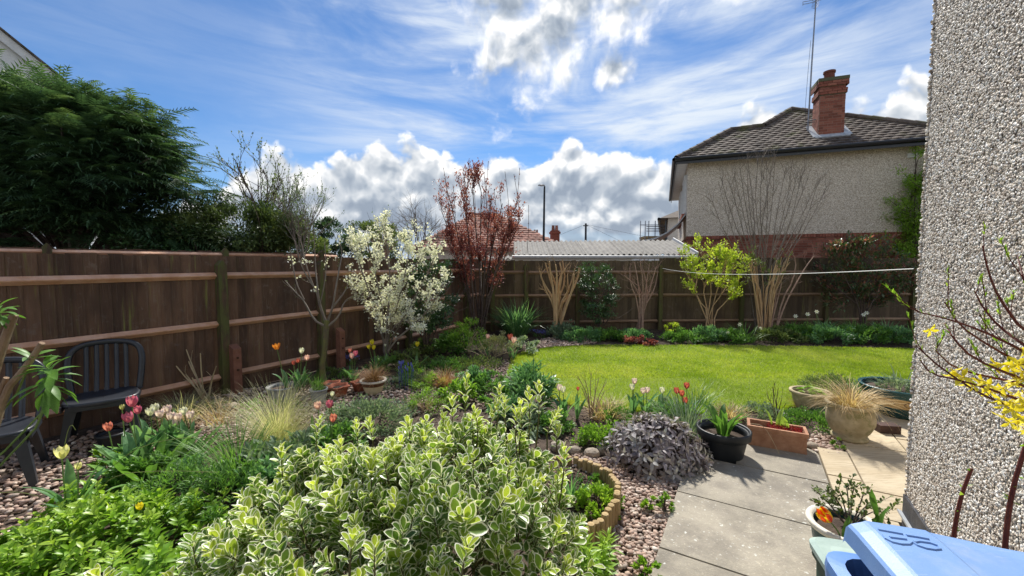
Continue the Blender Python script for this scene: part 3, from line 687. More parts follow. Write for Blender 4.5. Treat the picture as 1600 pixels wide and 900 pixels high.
# chimney
ch_u, ch_s = 5.0, .95
cz0 = EZ+.2; ctop = 7.42
def box_bricks(mb, c0, w, dpt, z0, z1):
    """four brick faces around a stack with corner c0 (u,b)"""
    u0, b0 = c0
    brick_field(mb, HP(u0, b0, z0), hu, (0, 0, 1), hn, w, z1-z0); brick_field(mb, HP(u0, b0+dpt, z0), -hb_, (0, 0, 1), -hu, dpt, z1-z0)
    brick_field(mb, HP(u0+w, b0, z0), hb_, (0, 0, 1), hu, dpt, z1-z0)
cw, cd = .66, .62
chim = MB(); prism(chim, [tuple(HP(*q, 0)[:2]) for q in ((3.80, .35), (3.80+cw, .35), (3.80+cw, .35+cd), (3.80, .35+cd))], cz0, ctop); chimney = chim.build('chimney', m_mortar, nh)
mb = MB(); box_bricks(mb, (3.80, .35), cw, cd, cz0, 7.0); box_bricks(mb, (3.765, .315), cw+.07, cd+.07, 7.0, 7.16); box_bricks(mb, (3.80, .35), cw, cd, 7.16, 7.24); box_bricks(mb, (3.74, .29), cw+.12, cd+.12, 7.24, 7.4)
stuff(mb.build('bricks', m_brick, chimney))
mb = MB(); prism(mb, [tuple(HP(*q, 0)[:2]) for q in ((3.73, .28), (3.87+cw, .28), (3.87+cw, .42+cd), (3.73, .42+cd))], 7.4, 7.5); prism(mb, [tuple(HP(*q, 0)[:2]) for q in ((3.78, .33), (3.82+cw, .33), (3.82+cw, .37+cd), (3.78, .37+cd))], 6.98, 7.02); mb.build('chimney_cap', surf('mossy_cement', (.13, .12, .09), (.10, .11, .05), 12, .95), chimney)
mb = MB(); c = HP(4.10, .62, 7.5); lathe(mb, [(.0, 0), (.15, 0), (.14, .22), (.165, .24), (.165, .30), (.13, .30), (.12, .1)], c, 16); mb.build('chimney_pot', m_brick, chimney, smooth=False)
mb = MB()
for i in range(5):
    sfl = .62+i*.24
beam(mb, RP(3.68, .68, .06), RP(4.58, .68, .06), .3, .03, up=SL.cross(hu)); beam(mb, RP(3.71, .6, .07), RP(3.71, 1.4, .07), .16, .03); beam(mb, RP(4.54, .6, .07), RP(4.54, 1.4, .07), .2, .03)
mb.build('lead_flashing', m_lead, roof)
mb = MB(); mb.box(HP(6.0, -.02, EZ-.34), (.22, .05, .12), rot=np.array(Matrix((hu, hb_, Vector((0, 0, 1)))).transposed())); mb.build('vent', m_white, nh)
# front face window, door canopy and its side glazing
def panel(mb, u0, u1, z0, z1, b_or_u, face='front', d=.03):
    pass
for b0, b1, z0, z1 in ((.7, 2.6, 3.55, 4.85), (4.2, 6.2, 3.55, 4.85)):
    mb = MB(); beam(mb, HP(-.03, b0, z0), HP(-.03, b1, z0), .07, .07); beam(mb, HP(-.03, b0, z1), HP(-.03, b1, z1), .07, .07)
    for b in (b0, (b0+b1)/2, b1): beam(mb, HP(-.03, b, z0), HP(-.03, b, z1), .07, .06, up=hu)
    w_ = mb.build('window', m_white, nh); mb = MB(); mb.add([tuple(HP(-.012, *q)) for q in ((b0, z0), (b1, z0), (b1, z1), (b0, z1))], [np.array([(0, 1, 2, 3)])]); mb.build('pane', m_glass, w_)
    mb = MB(); beam(mb, HP(-.06, b0-.05, z0-.09), HP(-.06, b1+.05, z0-.09), .16, .1); mb.build('sill', m_brick, w_)
# curved glass-blue canopy on the front
mb = MB(); pr = [(-.0, 3.5), (-.25, 3.15), (-.6, 2.85), (-1.0, 2.65), (-1.5, 2.55)]
V = [tuple(HP(a, b, z+dz)) for b in (.15, 2.4) for dz in (0, -.05) for a, z in pr]; k = len(pr)
F = [(i, i+1, 2*k+i+1, 2*k+i) for i in range(k-1)]+[(k+i, k+i+1, 3*k+i+1, 3*k+i) for i in range(k-1)]+[(i, i+1, k+i+1, k+i) for i in range(k-1)]
mb.add(V, [np.array(F)]); mb.build('canopy', m_lead, nh)

# aerial on its mast
aer = thing('television_aerial', 'tall television aerial mast rising beside the neighbouring chimney', 'aerial', HP(3.55, .75, EZ+.8))
b0 = HP(3.62, .75, EZ+.75); t0 = HP(3.62, .7, 10.15); lean = hu*.06
mb = MB(); tube(mb, [b0, b0.lerp(t0, .5)+lean*.4, t0+lean], [.024, .022, .018], 6, cap=True); mb.build('mast', m_metal, aer)
mb = MB(); c = HP(3.62, .7, 6.35); tube(mb, [c, HP(3.84, .6, 6.35)], .014, 5); tube(mb, [HP(3.5, .72, 6.3), HP(3.9, .72, 6.3)], .012, 5); mb.build('bracket', m_metal, aer)
mb = MB(); cpt = [b0+Vector((-.03, 0, 0)), b0.lerp(t0, .2)-hu*.10, b0.lerp(t0, .45)-hu*.07, b0.lerp(t0, .7)-hu*.03]; tube(mb, cpt, .006, 4); mb.build('cable', m_darkmetal, aer)
mb = MB(); tp = t0+lean; bd = (hu*.25+hb_*1+Vector((0, 0, .0))).normalized(); sd_ = bd.cross(Vector((0, 0, 1))).normalized()
tube(mb, [tp-bd*.55-Vector((0, 0, .12)), tp+bd*.6-Vector((0, 0, .0))], .014, 5)
for i in range(11):
    p = tp-bd*.5+bd*i*.11-Vector((0, 0, .11-.01*i)); 
    for sg in (1, -1): tube(mb, [p, p+sd_*.1*sg+Vector((0, 0, .07))], .006, 4)
mb.build('boom', m_metal, aer)
mb = MB()
for z_, w_ in ((.28, .34), (.18, .34), (.08, .34), (-.28, .36), (-.36, .36)):
    p = tp-bd*.5+Vector((0, 0, z_*.9)); tube(mb, [p-sd_*w_-hb_*.05, p-sd_*w_*.6, p+sd_*w_*.6, p+sd_*w_-hb_*.05], .009, 4)
for sg in (1, -1):
    for a_, b_ in ((.3, .05), (-.26, -.38)): tube(mb, [tp-bd*.5+sd_*.34*sg+Vector((0, 0, a_*.9)), tp-bd*.5+sd_*.34*sg+Vector((0, 0, b_*.9))], .009, 4)
tube(mb, [tp-bd*.5+Vector((0, 0, .3)), tp-bd*.5-Vector((0, 0, .4))], .012, 4)
mb.build('reflector', m_metal, aer)

# ================================================================== GARAGE with corrugated roof
gx0, gx1, gy0, gy1 = .05, 5.05, 11.35, 14.4
gar = thing('garage', 'low garage with grey corrugated roof behind the back fence', 'garage', (2.5, 12.8, 0))
mb = MB(); prism(mb, [(gx0+.1, gy0+.1), (gx1-.1, gy0+.1), (gx1-.1, gy1), (gx0+.1, gy1)], -.05, 1.78); mb.build('wall', m_white, gar)
def corr(mb, x0, x1, y0, y1, z0, z1, pitch=.152, amp=.026):
    n = int((x1-x0)/pitch*8); xs = np.linspace(x0, x1, n); zz = amp*np.sin(xs/pitch*2*math.pi); V = []
    for y, z in ((y0, z0), (y1, z1)):
        for dz in (0, -.012): V += [(x, y, z+dz+a) for x, a in zip(xs, zz)]
    F = []
    for i in range(n-1): F += [(i, i+1, 2*n+i+1, 2*n+i), (n+i, n+i+1, 3*n+i+1, 3*n+i), (i, i+1, n+i+1, n+i), (2*n+i, 2*n+i+1, 3*n+i+1, 3*n+i)]
    mb.add(V, [np.array(F)])
for i in range(5):
    x0 = gx0+i*(gx1-gx0)/5; mb = MB(); corr(mb, x0, x0+(gx1-gx0)/5+.06, gy0-.06, 13.0, 1.955+.006*i, 2.43+.006*i); mb.build('roof_sheet', m_cement, gar, smooth=True)
mb = MB(); corr(mb, gx0, gx1, 13.0, gy1, 2.43, 2.0); mb.build('rear_roof_sheet', m_cement, gar, smooth=True)
mb = MB(); tube(mb, [(gx0-.05, gy0-.09, 1.90), (gx1, gy0-.09, 1.90)], .05, 8); mb.build('gutter', m_greypaint, gar)
mb = MB(); beam(mb, (gx0, gy0-.02, 1.82), (3.3, gy0-.02, 1.82), .03, .12); mb.build('fascia', m_white, gar)
mb = MB(); beam(mb, (gx1+.03, gy0-.1, 1.96), (gx1+.03, 13.0, 2.46), .04, .17); mb.build('barge_board', m_white, gar)
mb = MB(); corr(mb, -1.1, .0, 11.5, 12.4, 1.86, 1.95); tag(mb.build('shed_roof', m_cement, smooth=True), 'low grey shed roof edge just left of the garage behind the plum tree', 'shed roof')

# ================================================================== HOUSES FURTHER OFF
def hip_house(name, label, c, w, d_, ez, rise, ang, roof_m, wall_m=m_dash_far, chim_at=None, eo=.35, gable=False):
    t = thing(name, label, 'house', c); ca, sa = math.cos(ang), math.sin(ang); c = Vector(c)
    def q(x, y, z): return (c.x+x*ca-y*sa, c.y+x*sa+y*ca, z)
    mb = MB(); prism(mb, [q(*p, 0)[:2] for p in ((-w/2, -d_/2), (w/2, -d_/2), (w/2, d_/2), (-w/2, d_/2))], 0, ez-.01); mb.build('wall', wall_m, t)
    W2, D2_ = w/2+eo, d_/2+eo; rl = (w-d_)/2 if not gable else w/2+eo; rl = max(rl, .3)
    mb = MB(); V = [q(-W2, -D2_, ez), q(W2, -D2_, ez), q(W2, D2_, ez), q(-W2, D2_, ez), q(-rl, 0, ez+rise), q(rl, 0, ez+rise), q(-W2, -D2_, ez-.15), q(W2, -D2_, ez-.15), q(W2, D2_, ez-.15), q(-W2, D2_, ez-.15)]
    mb.add(V, [np.array([(0, 1, 5, 4), (2, 3, 4, 5), (6, 7, 1, 0), (7, 8, 2, 1), (8, 9, 3, 2), (9, 6, 0, 3)]), np.array([(1, 2, 5), (3, 0, 4)])]); rf = mb.build('roof', roof_m, t)
    mb = MB()
    for side in (-1, 1):
        O = np.array(q(-W2*-side if side < 0 else -W2, side*-1*D2_ if False else -D2_*1, ez)) if side == 1 else np.array(q(W2, D2_, ez))
        U = np.array([ca, sa, 0.])*(1 if side == 1 else -1); S_ = np.array([-sa, ca, 0.])*D2_*(1 if side == 1 else -1)+np.array([0, 0, rise]); Ls = np.linalg.norm(S_); S_ /= Ls
        tile_slope(mb, O, U, S_, lambda s, Ls=Ls: ((W2-rl)*s/Ls, 2*W2-(W2-rl)*s/Ls), int(Ls/.3), .3, tw=.45, th=.03)
    stuff(mb.build('tiles', roof_m, rf))
    mb = MB(); 
    for x in np.arange(-rl, rl, .4): tube(mb, [q(x, 0, ez+rise+.03), q(x+.42, 0, ez+rise+.03)], .1, 6, rnd=random.random())
    stuff(mb.build('ridge_tiles', roof_m, rf))
    if chim_at:
        x, y, w_, h_ = chim_at; mb = MB(); prism(mb, [q(x+a*w_/2, y+b*.25, 0)[:2] for a, b in ((-1, -1), (1, -1), (1, 1), (-1, 1))], ez, h_); prism(mb, [q(x+a*(w_/2+.06), y+b*.31, 0)[:2] for a, b in ((-1, -1), (1, -1), (1, 1), (-1, 1))], h_-.25, h_-.1); cc = mb.build('chimney', m_brick, t)
        for dx2 in (-.2, .2): mb = MB(); lathe(mb, [(.13, h_), (.10, h_+.35), (.12, h_+.38), (.08, h_+.38)], (q(x+dx2*w_/.9, y, 0)[0], q(x+dx2*w_/.9, y, 0)[1], 0), 10); mb.build('chimney_pot', m_tile_red, cc)
    return t
hip_house('house', 'distant house with a faded red tiled roof behind the purple plum tree', (-1.9, 30, 0), 9.5, 7.5, 2.7, 2.55, .18, m_tile_red, chim_at=(5.2, 0, .6, 4.2))
hip_house('house', 'distant low brown roof with small chimney left of the street lamp', (1.3, 48, 0), 7, 6, 2.6, 1.9, .1, m_tile, chim_at=(1.5, 0, .6, 5.3))
hip_house('house', 'far brown rooftop seen over the left part of the garage roof', (7.6, 75, 0), 9, 8, 3.2, 2.0, 0, m_tile, chim_at=(-1, 0, .8, 6.0))
hip_house('house', 'far pale rooftop seen over the right part of the garage roof', (16, 70, 0), 16, 8, 3, 1.7, 0, surf('slate', (.22, .27, .32), (.3, .35, .4), 4, .6), wall_m=m_white)
# next house down the street, seen edge on under the eaves of the first
h2 = thing('house', 'next house down the street past the brick-based house, seen edge on', 'house', (9.8, 26, 0)); h2u = hu; h2b = hb_
O2 = Vector((9.25, 24.5, 0))
def H2(u_, b, z): return O2+hu*u_+hb_*b+Vector((0, 0, z))
mb = MB(); prism(mb, [tuple(H2(*q, 0)[:2]) for q in ((0, 0), (7, 0), (7, 14), (0, 14))], 0, 4.4); mb.build('wall', m_dash_pale, h2)
mb = MB(); V = [H2(-.45, -.4, 4.4), H2(7.4, -.4, 4.4), H2(7.4, 14.4, 4.4), H2(-.45, 14.4, 4.4), H2(3.5, 3.5, 6.4), H2(3.5, 10.5, 6.4)]
mb.add([tuple(v) for v in V], [np.array([(1, 2, 5, 4), (3, 0, 4, 5), (0, 1, 2, 3)]), np.array([(0, 1, 4), (2, 3, 5)])]); mb.build('roof', m_tile, h2)
mb = MB(); tube(mb, [H2(-.5, -.4, 4.35), H2(-.5, 14.4, 4.35)], .09, 6); tube(mb, [H2(-.1, -.05, 4.3), H2(-.1, -.05, 0)], .05, 6); mb.build('gutter', m_blackplastic, h2)
for b in (1.2, 4.2, 8, 11): mb = MB(); beam(mb, H2(-.03, b, 2.9), H2(-.03, b+1.4, 2.9), .06, 1.1); mb.build('window', m_glass, h2)

# scaffold tower beside it
scf = thing('scaffold', 'small scaffold platform with guard rails standing against the far houses', 'scaffold', P(1022, 380, 27).xy.to_3d())
Y0, Y1 = 26.5, 28.0
def SP(px, py, Y): return P(px, py, Y)
for px in (1001, 1008.5, 1014, 1024): mb = MB(); a = SP(px, 345, Y0); tube(mb, [(a.x, Y0, 0), (a.x, Y0, a.z)], .03, 5); mb.build('pole', m_metal, scf)
for py in (351.5, 354, 357.5, 361): mb = MB(); a, b = SP(1000 if py < 353 else 1010, py, Y0), SP(1040, py, Y0); tube(mb, [a, b], .026, 5); mb.build('guard_rail', m_metal, scf)
for py in (370.5, 374.5): mb = MB(); a, b = SP(1008, py, Y0), SP(1042, py, Y0); beam(mb, a+Vector((0, .6, 0)), b+Vector((0, .6, 0)), 1.2, .14); mb.build('deck_board', m_wood, scf)

# left neighbour's gable, turned so that its roof slope falls away from the garden
E1 = P(100, 129, 14.0); gg_ = Vector((-.64, -.77, 0)); gd = Vector((-.77, .64, 0)); gh = thing('house', 'white rendered gable of the house rising behind the conifer at far left', 'house', (E1.x, E1.y, 0)); RS = .86
def HG(u_, d_, z): return Vector((E1.x, E1.y, 0))+gg_*u_+gd*d_+Vector((0, 0, z))
mb = MB(); V = []
for d_ in (0, 8): V += [HG(.45, d_, 0), HG(9.6, d_, 0), HG(9.6, d_, E1.z+.3), HG(5., d_, E1.z+5*RS-.2), HG(.45, d_, E1.z+.45*RS-.2)]
mb.add([tuple(v) for v in V], [np.array([(0, 5, 9, 4), (4, 9, 8, 3), (3, 8, 7, 2)]), np.array([(0, 1, 2), (0, 2, 4), (4, 2, 3), (5, 6, 7), (5, 7, 9), (9, 7, 8)])]); mb.build('wall', m_dash_pale, gh)
mb = MB(); beam(mb, HG(0, -.14, E1.z-.16), HG(5, -.14, E1.z+5*RS-.16), .05, .24, up=gd.cross(gg_).normalized()); mb.build('barge_board', m_white, gh)
mb = MB(); dn = (HG(1, 0, RS)-HG(0, 0, 0)).normalized(); upn = Vector((0, 0, 1))-dn*dn.z; upn.normalize()
for i in range(22):
    c_ = HG(0, 3.9, E1.z)+dn*(i*.3+.12)+upn*.03; mb.box(tuple(c_), (.34, 8.3, .05), rot=np.array(Matrix((dn, gd, (upn-dn*-.12).normalized())).transposed()), rnd=random.random())
stuff(mb.build('tiles', m_tile, gh))

# street lamp and telegraph pole
b = P(849, 380, 25); sl = thing('street_lamp', 'slim grey street lamp post standing behind the garage roof', 'street lamp', (b.x, 25, 0))
zt = P(849, 291, 25).z
mb = MB(); tube(mb, [(b.x, 25, 0), (b.x, 25, 1.5), (b.x+.05, 25, zt-.2), (b.x+.06, 25, zt)], [.1, .08, .055, .05], 8); mb.build('post', m_darkmetal, sl)
mb = MB(); V, F = I1; mb.add(V*np.array([.26, .12, .07])+np.array([b.x-.12, 25, zt+.06]), [F]); mb.build('lamp_head', m_greypaint, sl, smooth=True)
b = P(915, 380, 42); tp_ = thing('telegraph_pole', 'distant wooden telegraph pole behind the garage roof', 'pole', (b.x, 42, 0)); zt = P(915, 349, 42).z
mb = MB(); tube(mb, [(b.x, 42, 0), (b.x, 42, zt)], [.14, .1], 7, cap=True); mb.build('pole', m_darkmetal, tp_)
mb = MB(); tube(mb, [(b.x-.25, 42, zt-.25), (b.x+.25, 42, zt-.25)], .05, 5); mb.build('crossarm', m_darkmetal, tp_)
for ex, ez_ in ((-7, 2.6), (7, 2.8), (11, 1.8)):
    p0 = Vector((b.x, 42, zt-.1)); p1 = Vector((b.x+ex, 44, zt-ez_)); mb = MB(); tube(mb, [p0, p0.lerp(p1, .5)-Vector((0, 0, .15)), p1], .012, 3); mb.build('wire', m_darkmetal, tp_)

# washing line from the back fence to the near house corner
a = P(1034, 419, 10.6); b = Vector(ND(.9, 3.5)); b.z = P(1434, 420, b.y).z
mb = MB(); pts = [a.lerp(b, t)-Vector((0, 0, .25*4*t*(1-t)*.35)) for t in np.linspace(0, 1, 16)]; tube(mb, pts, .0032, 5)
tag(mb.build('washing_line', m_line), 'thin white washing line strung across the garden from back fence to near house', 'washing line')

# stones along the bed and log roll edging
lab = ['flat tan stone nearest the variegated shrub in the row edging the bed', 'darker rounded stone second in the row edging the bed', 'grey block in the middle of the row of edging stones', 'brown angular stone in the row of edging stones by the mulch', 'pale stone at the end of the row beside the purple sage']
for i, (px, py, s) in enumerate([(872, 702, .075), (898, 708, .06), (925, 713, .07), (942, 707, .06), (957, 716, .055)]):
    V, F = ico(2); V = V*np.array([1, .8, .62])*(1+np.random.uniform(-.07, .07, (len(V), 1))); V = np.sign(V)*abs(V)**.8; p = G(px, py)
    mb = MB(); mb.add(V*s+np.array([p.x, p.y, s*.35]), [F], rnd=i*.2); tag(mb.build('edging_stone', m_stone, smooth=False), lab[i], 'stone', 'stones edging the bed')
lab = ['rounded stone on the gravel left of the long dry stems by the left fence', 'smaller grey stone on the gravel by the left fence spur', 'stone at the corner of the terracotta trough']
for i, (px, py, s) in enumerate([(362, 640, .09), (385, 628, .07), (1268, 700, .06)]):
    V, F = ico(2); V = V*np.array([1, .8, .6])*(1+np.random.uniform(-.06, .06, (len(V), 1))); p = G(px, py); mb = MB(); mb.add(V*s+np.array([p.x, p.y, s*.35]), [F], rnd=.3+i*.3)
    tag(mb.build('stone', m_stone, smooth=True), lab[i], 'stone')
le = thing('log_roll_edging', 'curved edging of short yellow round-topped logs around the soil beside the pebble path', 'edging', G(962, 800))
path = [Vector(G(*q)) for q in ((868, 722), (900, 728), (930, 744), (952, 764), (965, 790), (963, 815), (945, 843), (915, 868), (880, 890))]
pl_ = []; 
for a, b in zip(path[:-1], path[1:]):
    k = max(1, int(round((b-a).length/.052))); pl_ += [a.lerp(b, i/k) for i in range(k)]
for i, p in enumerate(pl_):
    hh = (.05+.11*min(1, i/14))+random.uniform(-.012, .012); mb = MB(); lathe(mb, [(.0255, -.02), (.0255, hh-.012), (.021, hh), (.0, hh+.004)], (p.x, p.y, 0), 9); mb.build('log', m_wood, le)
# ================================================================== PLANT KIT
def rib_pts(base, az, L, l0, l1, segs=5, twist=0.):
    """arching blade centre line: leans l0 from vertical at the foot to l1 at the tip (radians)"""
    p = np.array(base, float); out = [p.copy()]
    for i in range(segs):
        t = (i+.5)/segs; l = l0+(l1-l0)*t**1.4; a = az+twist*t
        p = p+np.array([math.cos(a)*math.sin(l), math.sin(a)*math.sin(l), math.cos(l)])*L/segs; out.append(p.copy())
    return np.array(out)
def ribbon(mb, pts, width, rnd=0., fold=.25, shape='strap'):
    n = len(pts); t = np.linspace(0, 1, n)
    w = {'strap': np.where(t < .75, 1, np.sqrt(np.clip(1-((t-.75)/.25)**2, 0, 1)))*(.7+.3*np.minimum(t*4, 1)), 'blade': (1-t)**.6, 'broad': np.sin(np.pi*np.clip(t*.93+.07, 0, 1))**.65}[shape]*width/2
    w = np.maximum(w, width*.02); tg = nrm(np.gradient(pts, axis=0)); side = np.cross(tg, [0, 0, 1.]); ln = np.linalg.norm(side, axis=1, keepdims=True)
    s0 = nrm(np.cross(pts[-1]-pts[0]+1e-6, [0, 0, 1.])); side = np.where(ln > .15, side/np.maximum(ln, 1e-6), s0); side = np.where((side@s0)[:, None] < 0, -side, side)
    up = nrm(np.cross(side, tg))
    if fold:
        V = np.stack([pts-side*w[:, None]+up*(w*fold)[:, None], pts, pts+side*w[:, None]+up*(w*fold)[:, None]], 1).reshape(-1, 3)
        F = [(3*i+j, 3*i+j+1, 3*i+j+4, 3*i+j+3) for i in range(n-1) for j in (0, 1)]
    else:
        V = np.stack([pts-side*w[:, None], pts+side*w[:, None]], 1).reshape(-1, 3); F = [(2*i, 2*i+1, 2*i+3, 2*i+2) for i in range(n-1)]
    mb.add(V, [np.array(F)], rnd=rnd)
def straps(mb, c, n, L, width, lean=(.05, .5), tip=(.4, 1.6), rad=.06, shape='blade', fold=0, segs=5, rr=(0, 1)):
    for i in range(n):
        a = rng.uniform(0, 6.283); q = rng.random()**.6; r_ = rad*q
        b = (c[0]+math.cos(a)*r_, c[1]+math.sin(a)*r_, c[2]+.0); a2 = a+rng.normal(0, .5)
        l0 = lean[0]+(lean[1]-lean[0])*q*rng.uniform(.5, 1.2); l1 = l0+(tip[0]+(tip[1]-tip[0])*rng.random())
        ribbon(mb, rib_pts(b, a2, L*rng.uniform(.6, 1.1), l0, l1, segs, rng.normal(0, .3)), width*rng.uniform(.7, 1.2), rng.uniform(*rr), fold, shape)
def grow(out, p, d, L, r, lv, nch=(3, 5), ang=(.4, .8), up=.15, jit=.12, ratio=(.5, .75), segs=5, first=.25, droop=0., tipr=.35):
    p = np.array(p, float); d = nrm(np.array(d, float)); pts = [p]; ds = [d]
    for i in range(segs):
        d = nrm(d+rng.normal(0, jit, 3)+np.array([0, 0, up-droop*i/segs])*.5*(1 if i else .3)); pts.append(pts[-1]+d*L/segs); ds.append(d)
    pts = np.array(pts); rad = np.linspace(r, max(r*tipr, .0012), segs+1); out.append((pts, rad, lv))
    if lv <= 0: return
    for k in range(int(rng.integers(nch[0], nch[1]+1))):
        t = first+(1-first)*(k+rng.random())/max(nch[1], 1); t = min(t, .98); i = int(t*segs); f = t*segs-i
        q = pts[i]*(1-f)+pts[i+1]*f; a = rng.uniform(0, 6.283); x = nrm(np.cross(ds[i], [.3, .2, 1.])); y = np.cross(ds[i], x)
        an = rng.uniform(*ang); nd = ds[i]*math.cos(an)+(x*math.cos(a)+y*math.sin(a))*math.sin(an)
        grow(out, q, nd, L*rng.uniform(*ratio)*(1.15-t*.5), rad[i]*.68, lv-1, nch, ang, up, jit, ratio, max(3, segs-1), first, droop, tipr)
def skel(mb, br, ks=(3, 4, 5, 6)):
    for pts, rad, lv in br: tube(mb, pts, rad, ks[min(lv, 3)], rnd=rng.random())
def sites(br, n, levels=(0,), t0=.15):
    B = [b for b in br if b[2] in levels]; P_ = []; D_ = []
    for _ in range(n):
        pts, rad, lv = B[int(rng.integers(len(B)))]; t = (t0+(1-t0)*rng.random())*(len(pts)-1); i = min(int(t), len(pts)-2); f = t-i
        P_.append(pts[i]*(1-f)+pts[i+1]*f); D_.append(nrm(pts[i+1]-pts[i]))
    return np.array(P_), np.array(D_)
def rdir(n): return nrm(rng.normal(0, 1, (n, 3)))
def leaves_on(mb, br, n, size, tmpl=LEAF2, levels=(0,), spread=.9, up=.3, scat=.01, rr=(0, 1), per=1):
    Pp, Dd = sites(br, n, levels)
    if per > 1: Pp = np.repeat(Pp, per, 0); Dd = np.repeat(Dd, per, 0)
    m = len(Pp); d = nrm(Dd+rdir(m)*spread+np.array([0, 0, up])); Pp = Pp+rng.normal(0, scat, (m, 3))
    u_ = rdir(m)*.5+np.array([0, 0, 1.]); scatter(mb, tmpl, Pp, d, u_, size*rng.uniform(.6, 1.15, m), rnd=rng.uniform(rr[0], rr[1], m))
def clumps(c, rad, ncl, n, clr, zmin=.0, half=True, shell=.5, squash=.7):
    """points gathered in clumps through an ellipsoid: returns positions and outward directions"""
    d = rdir(ncl)
    if half: d[:, 2] = abs(d[:, 2])
    rr = (shell+(1-shell)*rng.random((ncl, 1))**.6)*rng.uniform(.88, 1.08, (ncl, 1)); cen = np.array(c)+d*np.array(rad)*rr
    w = rng.random(ncl)**.5; ix = rng.choice(ncl, n, p=w/w.sum()); off = rdir(n)*(rng.random((n, 1))**.5)*clr*rng.uniform(.6, 1.3, (ncl, 1))[ix]*np.array([1, 1, squash])
    P_ = cen[ix]+off; out = nrm((P_-np.array(c))/np.array(rad)); P_[:, 2] = np.maximum(P_[:, 2], zmin)
    return P_, out, ix
def foliage(mb, c, rad, n, size, tmpl=LEAF2, ncl=40, clr=.12, up=.5, ran=.7, half=True, shell=.5, zmin=.01, rr=(0, 1)):
    P_, out, ix = clumps(c, rad, ncl, n, clr, zmin, half, shell); m = len(P_)
    d = nrm(out+rdir(m)*ran+np.array([0, 0, up])); cr = rng.uniform(0, .45, int(ix.max())+1)[ix]
    scatter(mb, tmpl, P_, d, out*.6+rdir(m)*.5+np.array([0, 0, .8]), size*rng.uniform(.6, 1.2, m), rnd=np.clip(rr[0]+(rr[1]-rr[0])*(cr+rng.uniform(0, .6, m)), 0, 1)); return P_, out
def limb(*px, Y=10., dy=0.):
    """branch line from sketched bearings at distance Y (drifting by dy)"""
    n = len(px); return np.array([P(a, b, Y+dy*i/max(n-1, 1)) for i, (a, b) in enumerate(px)])
def smooth(pts, k=3):
    pts = np.asarray(pts)
    for _ in range(k-1):
        q = np.empty((2*len(pts)-2, 3)); q[0::2] = pts[:-1]*.75+pts[1:]*.25; q[1::2] = pts[:-1]*.25+pts[1:]*.75; pts = np.vstack([pts[:1], q, pts[-1:]])
    return pts
class BR(list):
    """branches with side shoots"""
    def limb(s, pts, r0, r1, lv=2):
        pts = smooth(pts, 2); s.append((pts, np.linspace(r0, r1, len(pts)), lv)); return s
    def side(s, n, L, r, lv=1, levels=(2,), up=.4, spread=.8, nch=(2, 3), jit=.12, t0=.25, **kw):
        Pp, Dd = sites(s, n, levels, t0)
        for p, d in zip(Pp, Dd): grow(s, p, d+rdir(1)[0]*spread+np.array([0, 0, up]), L*rng.uniform(.5, 1.2), r, lv, nch=nch, jit=jit, up=up*.5, **kw)
        return s
# bark and leaf colours
b_grey = surf('grey_bark', (.16, .13, .105), (.26, .22, .18), 18, .9, .5, stretch=(1, 1, .4), var=.15)
b_dark = surf('dark_bark', (.07, .05, .042), (.13, .095, .08), 18, .9, .5, var=.2)
b_tan = surf('tan_bark', (.40, .25, .13), (.52, .36, .21), 16, .85, .4, stretch=(1, 1, .4), var=.2)
b_pink = surf('pinkish_bark', (.28, .17, .13), (.40, .27, .21), 16, .85, .4, var=.2)
b_red = surf('red_bark', (.10, .018, .014), (.15, .035, .022), 16, .6, .3, var=.2)
b_moss = surf('mossy_bark', (.13, .10, .07), (.17, .18, .05), 9, .9, .5, var=.2)
b_straw = surf('dry_stem', (.42, .32, .19), (.56, .46, .30), 12, .85, .2, var=.25)
b_green = surf('green_stem', (.10, .17, .04), (.16, .24, .07), 12, .5, .1, var=.2)
l_conifer = leafm('conifer_spray', (.030, .062, .032), (.066, .135, .058), .3, .6, c3=(.14, .22, .075))
l_hedge = leafm('hedge_leaf', (.06, .10, .03), (.13, .19, .05), .35, .5, c3=(.24, .29, .08))
l_hedge2 = leafm('clipped_hedge_leaf', (.04, .07, .025), (.09, .135, .04), .3, .5, c3=(.17, .22, .06))
l_dark = leafm('dark_evergreen_leaf', (0.022, 0.053, 0.019), (0.053, 0.112, 0.038), .25, .3, c3=(0.090, 0.195, 0.053), spec=.6)
l_mid = leafm('mid_green_leaf', (0.064, 0.160, 0.029), (0.128, 0.272, 0.048), .4, .45, c3=(0.208, 0.400, 0.080))
l_bright = leafm('fresh_green_leaf', (0.121, 0.257, 0.027), (0.230, 0.405, 0.047), .45, .45, c3=(0.378, 0.567, 0.095))
l_yellow = leafm('yellow_green_leaf', (0.240, 0.360, 0.024), (0.408, 0.528, 0.048), .5, .45, c3=(0.600, 0.672, 0.108))
l_lime = leafm('lime_leaf', (0.092, 0.230, 0.017), (0.230, 0.414, 0.034), .45, .38, c3=(0.414, 0.575, 0.081))
l_grey = leafm('grey_green_leaf', (0.112, 0.176, 0.104), (0.208, 0.288, 0.176), .3, .6, c3=(0.352, 0.448, 0.288))
l_blue = leafm('blue_green_leaf', (0.085, 0.204, 0.085), (0.153, 0.323, 0.128), .4, .4, c3=(0.272, 0.476, 0.187))
l_red = leafm('wine_red_leaf', (.14, .038, .044), (.27, .075, .075), .45, .45, c3=(.44, .19, .16))
l_photinia = leafm('photinia_leaf', (.06, .11, .05), (.12, .18, .07), .35, .3, c3=(.40, .09, .09), spec=.6)
l_purple = leafm('purple_sage_leaf', (.19, .15, .165), (.32, .285, .295), .25, .55, c3=(.52, .51, .49))
l_straw = leafm('straw_blade', (0.360, 0.240, 0.120), (0.552, 0.408, 0.216), .4, .6, c3=(0.744, 0.624, 0.384))
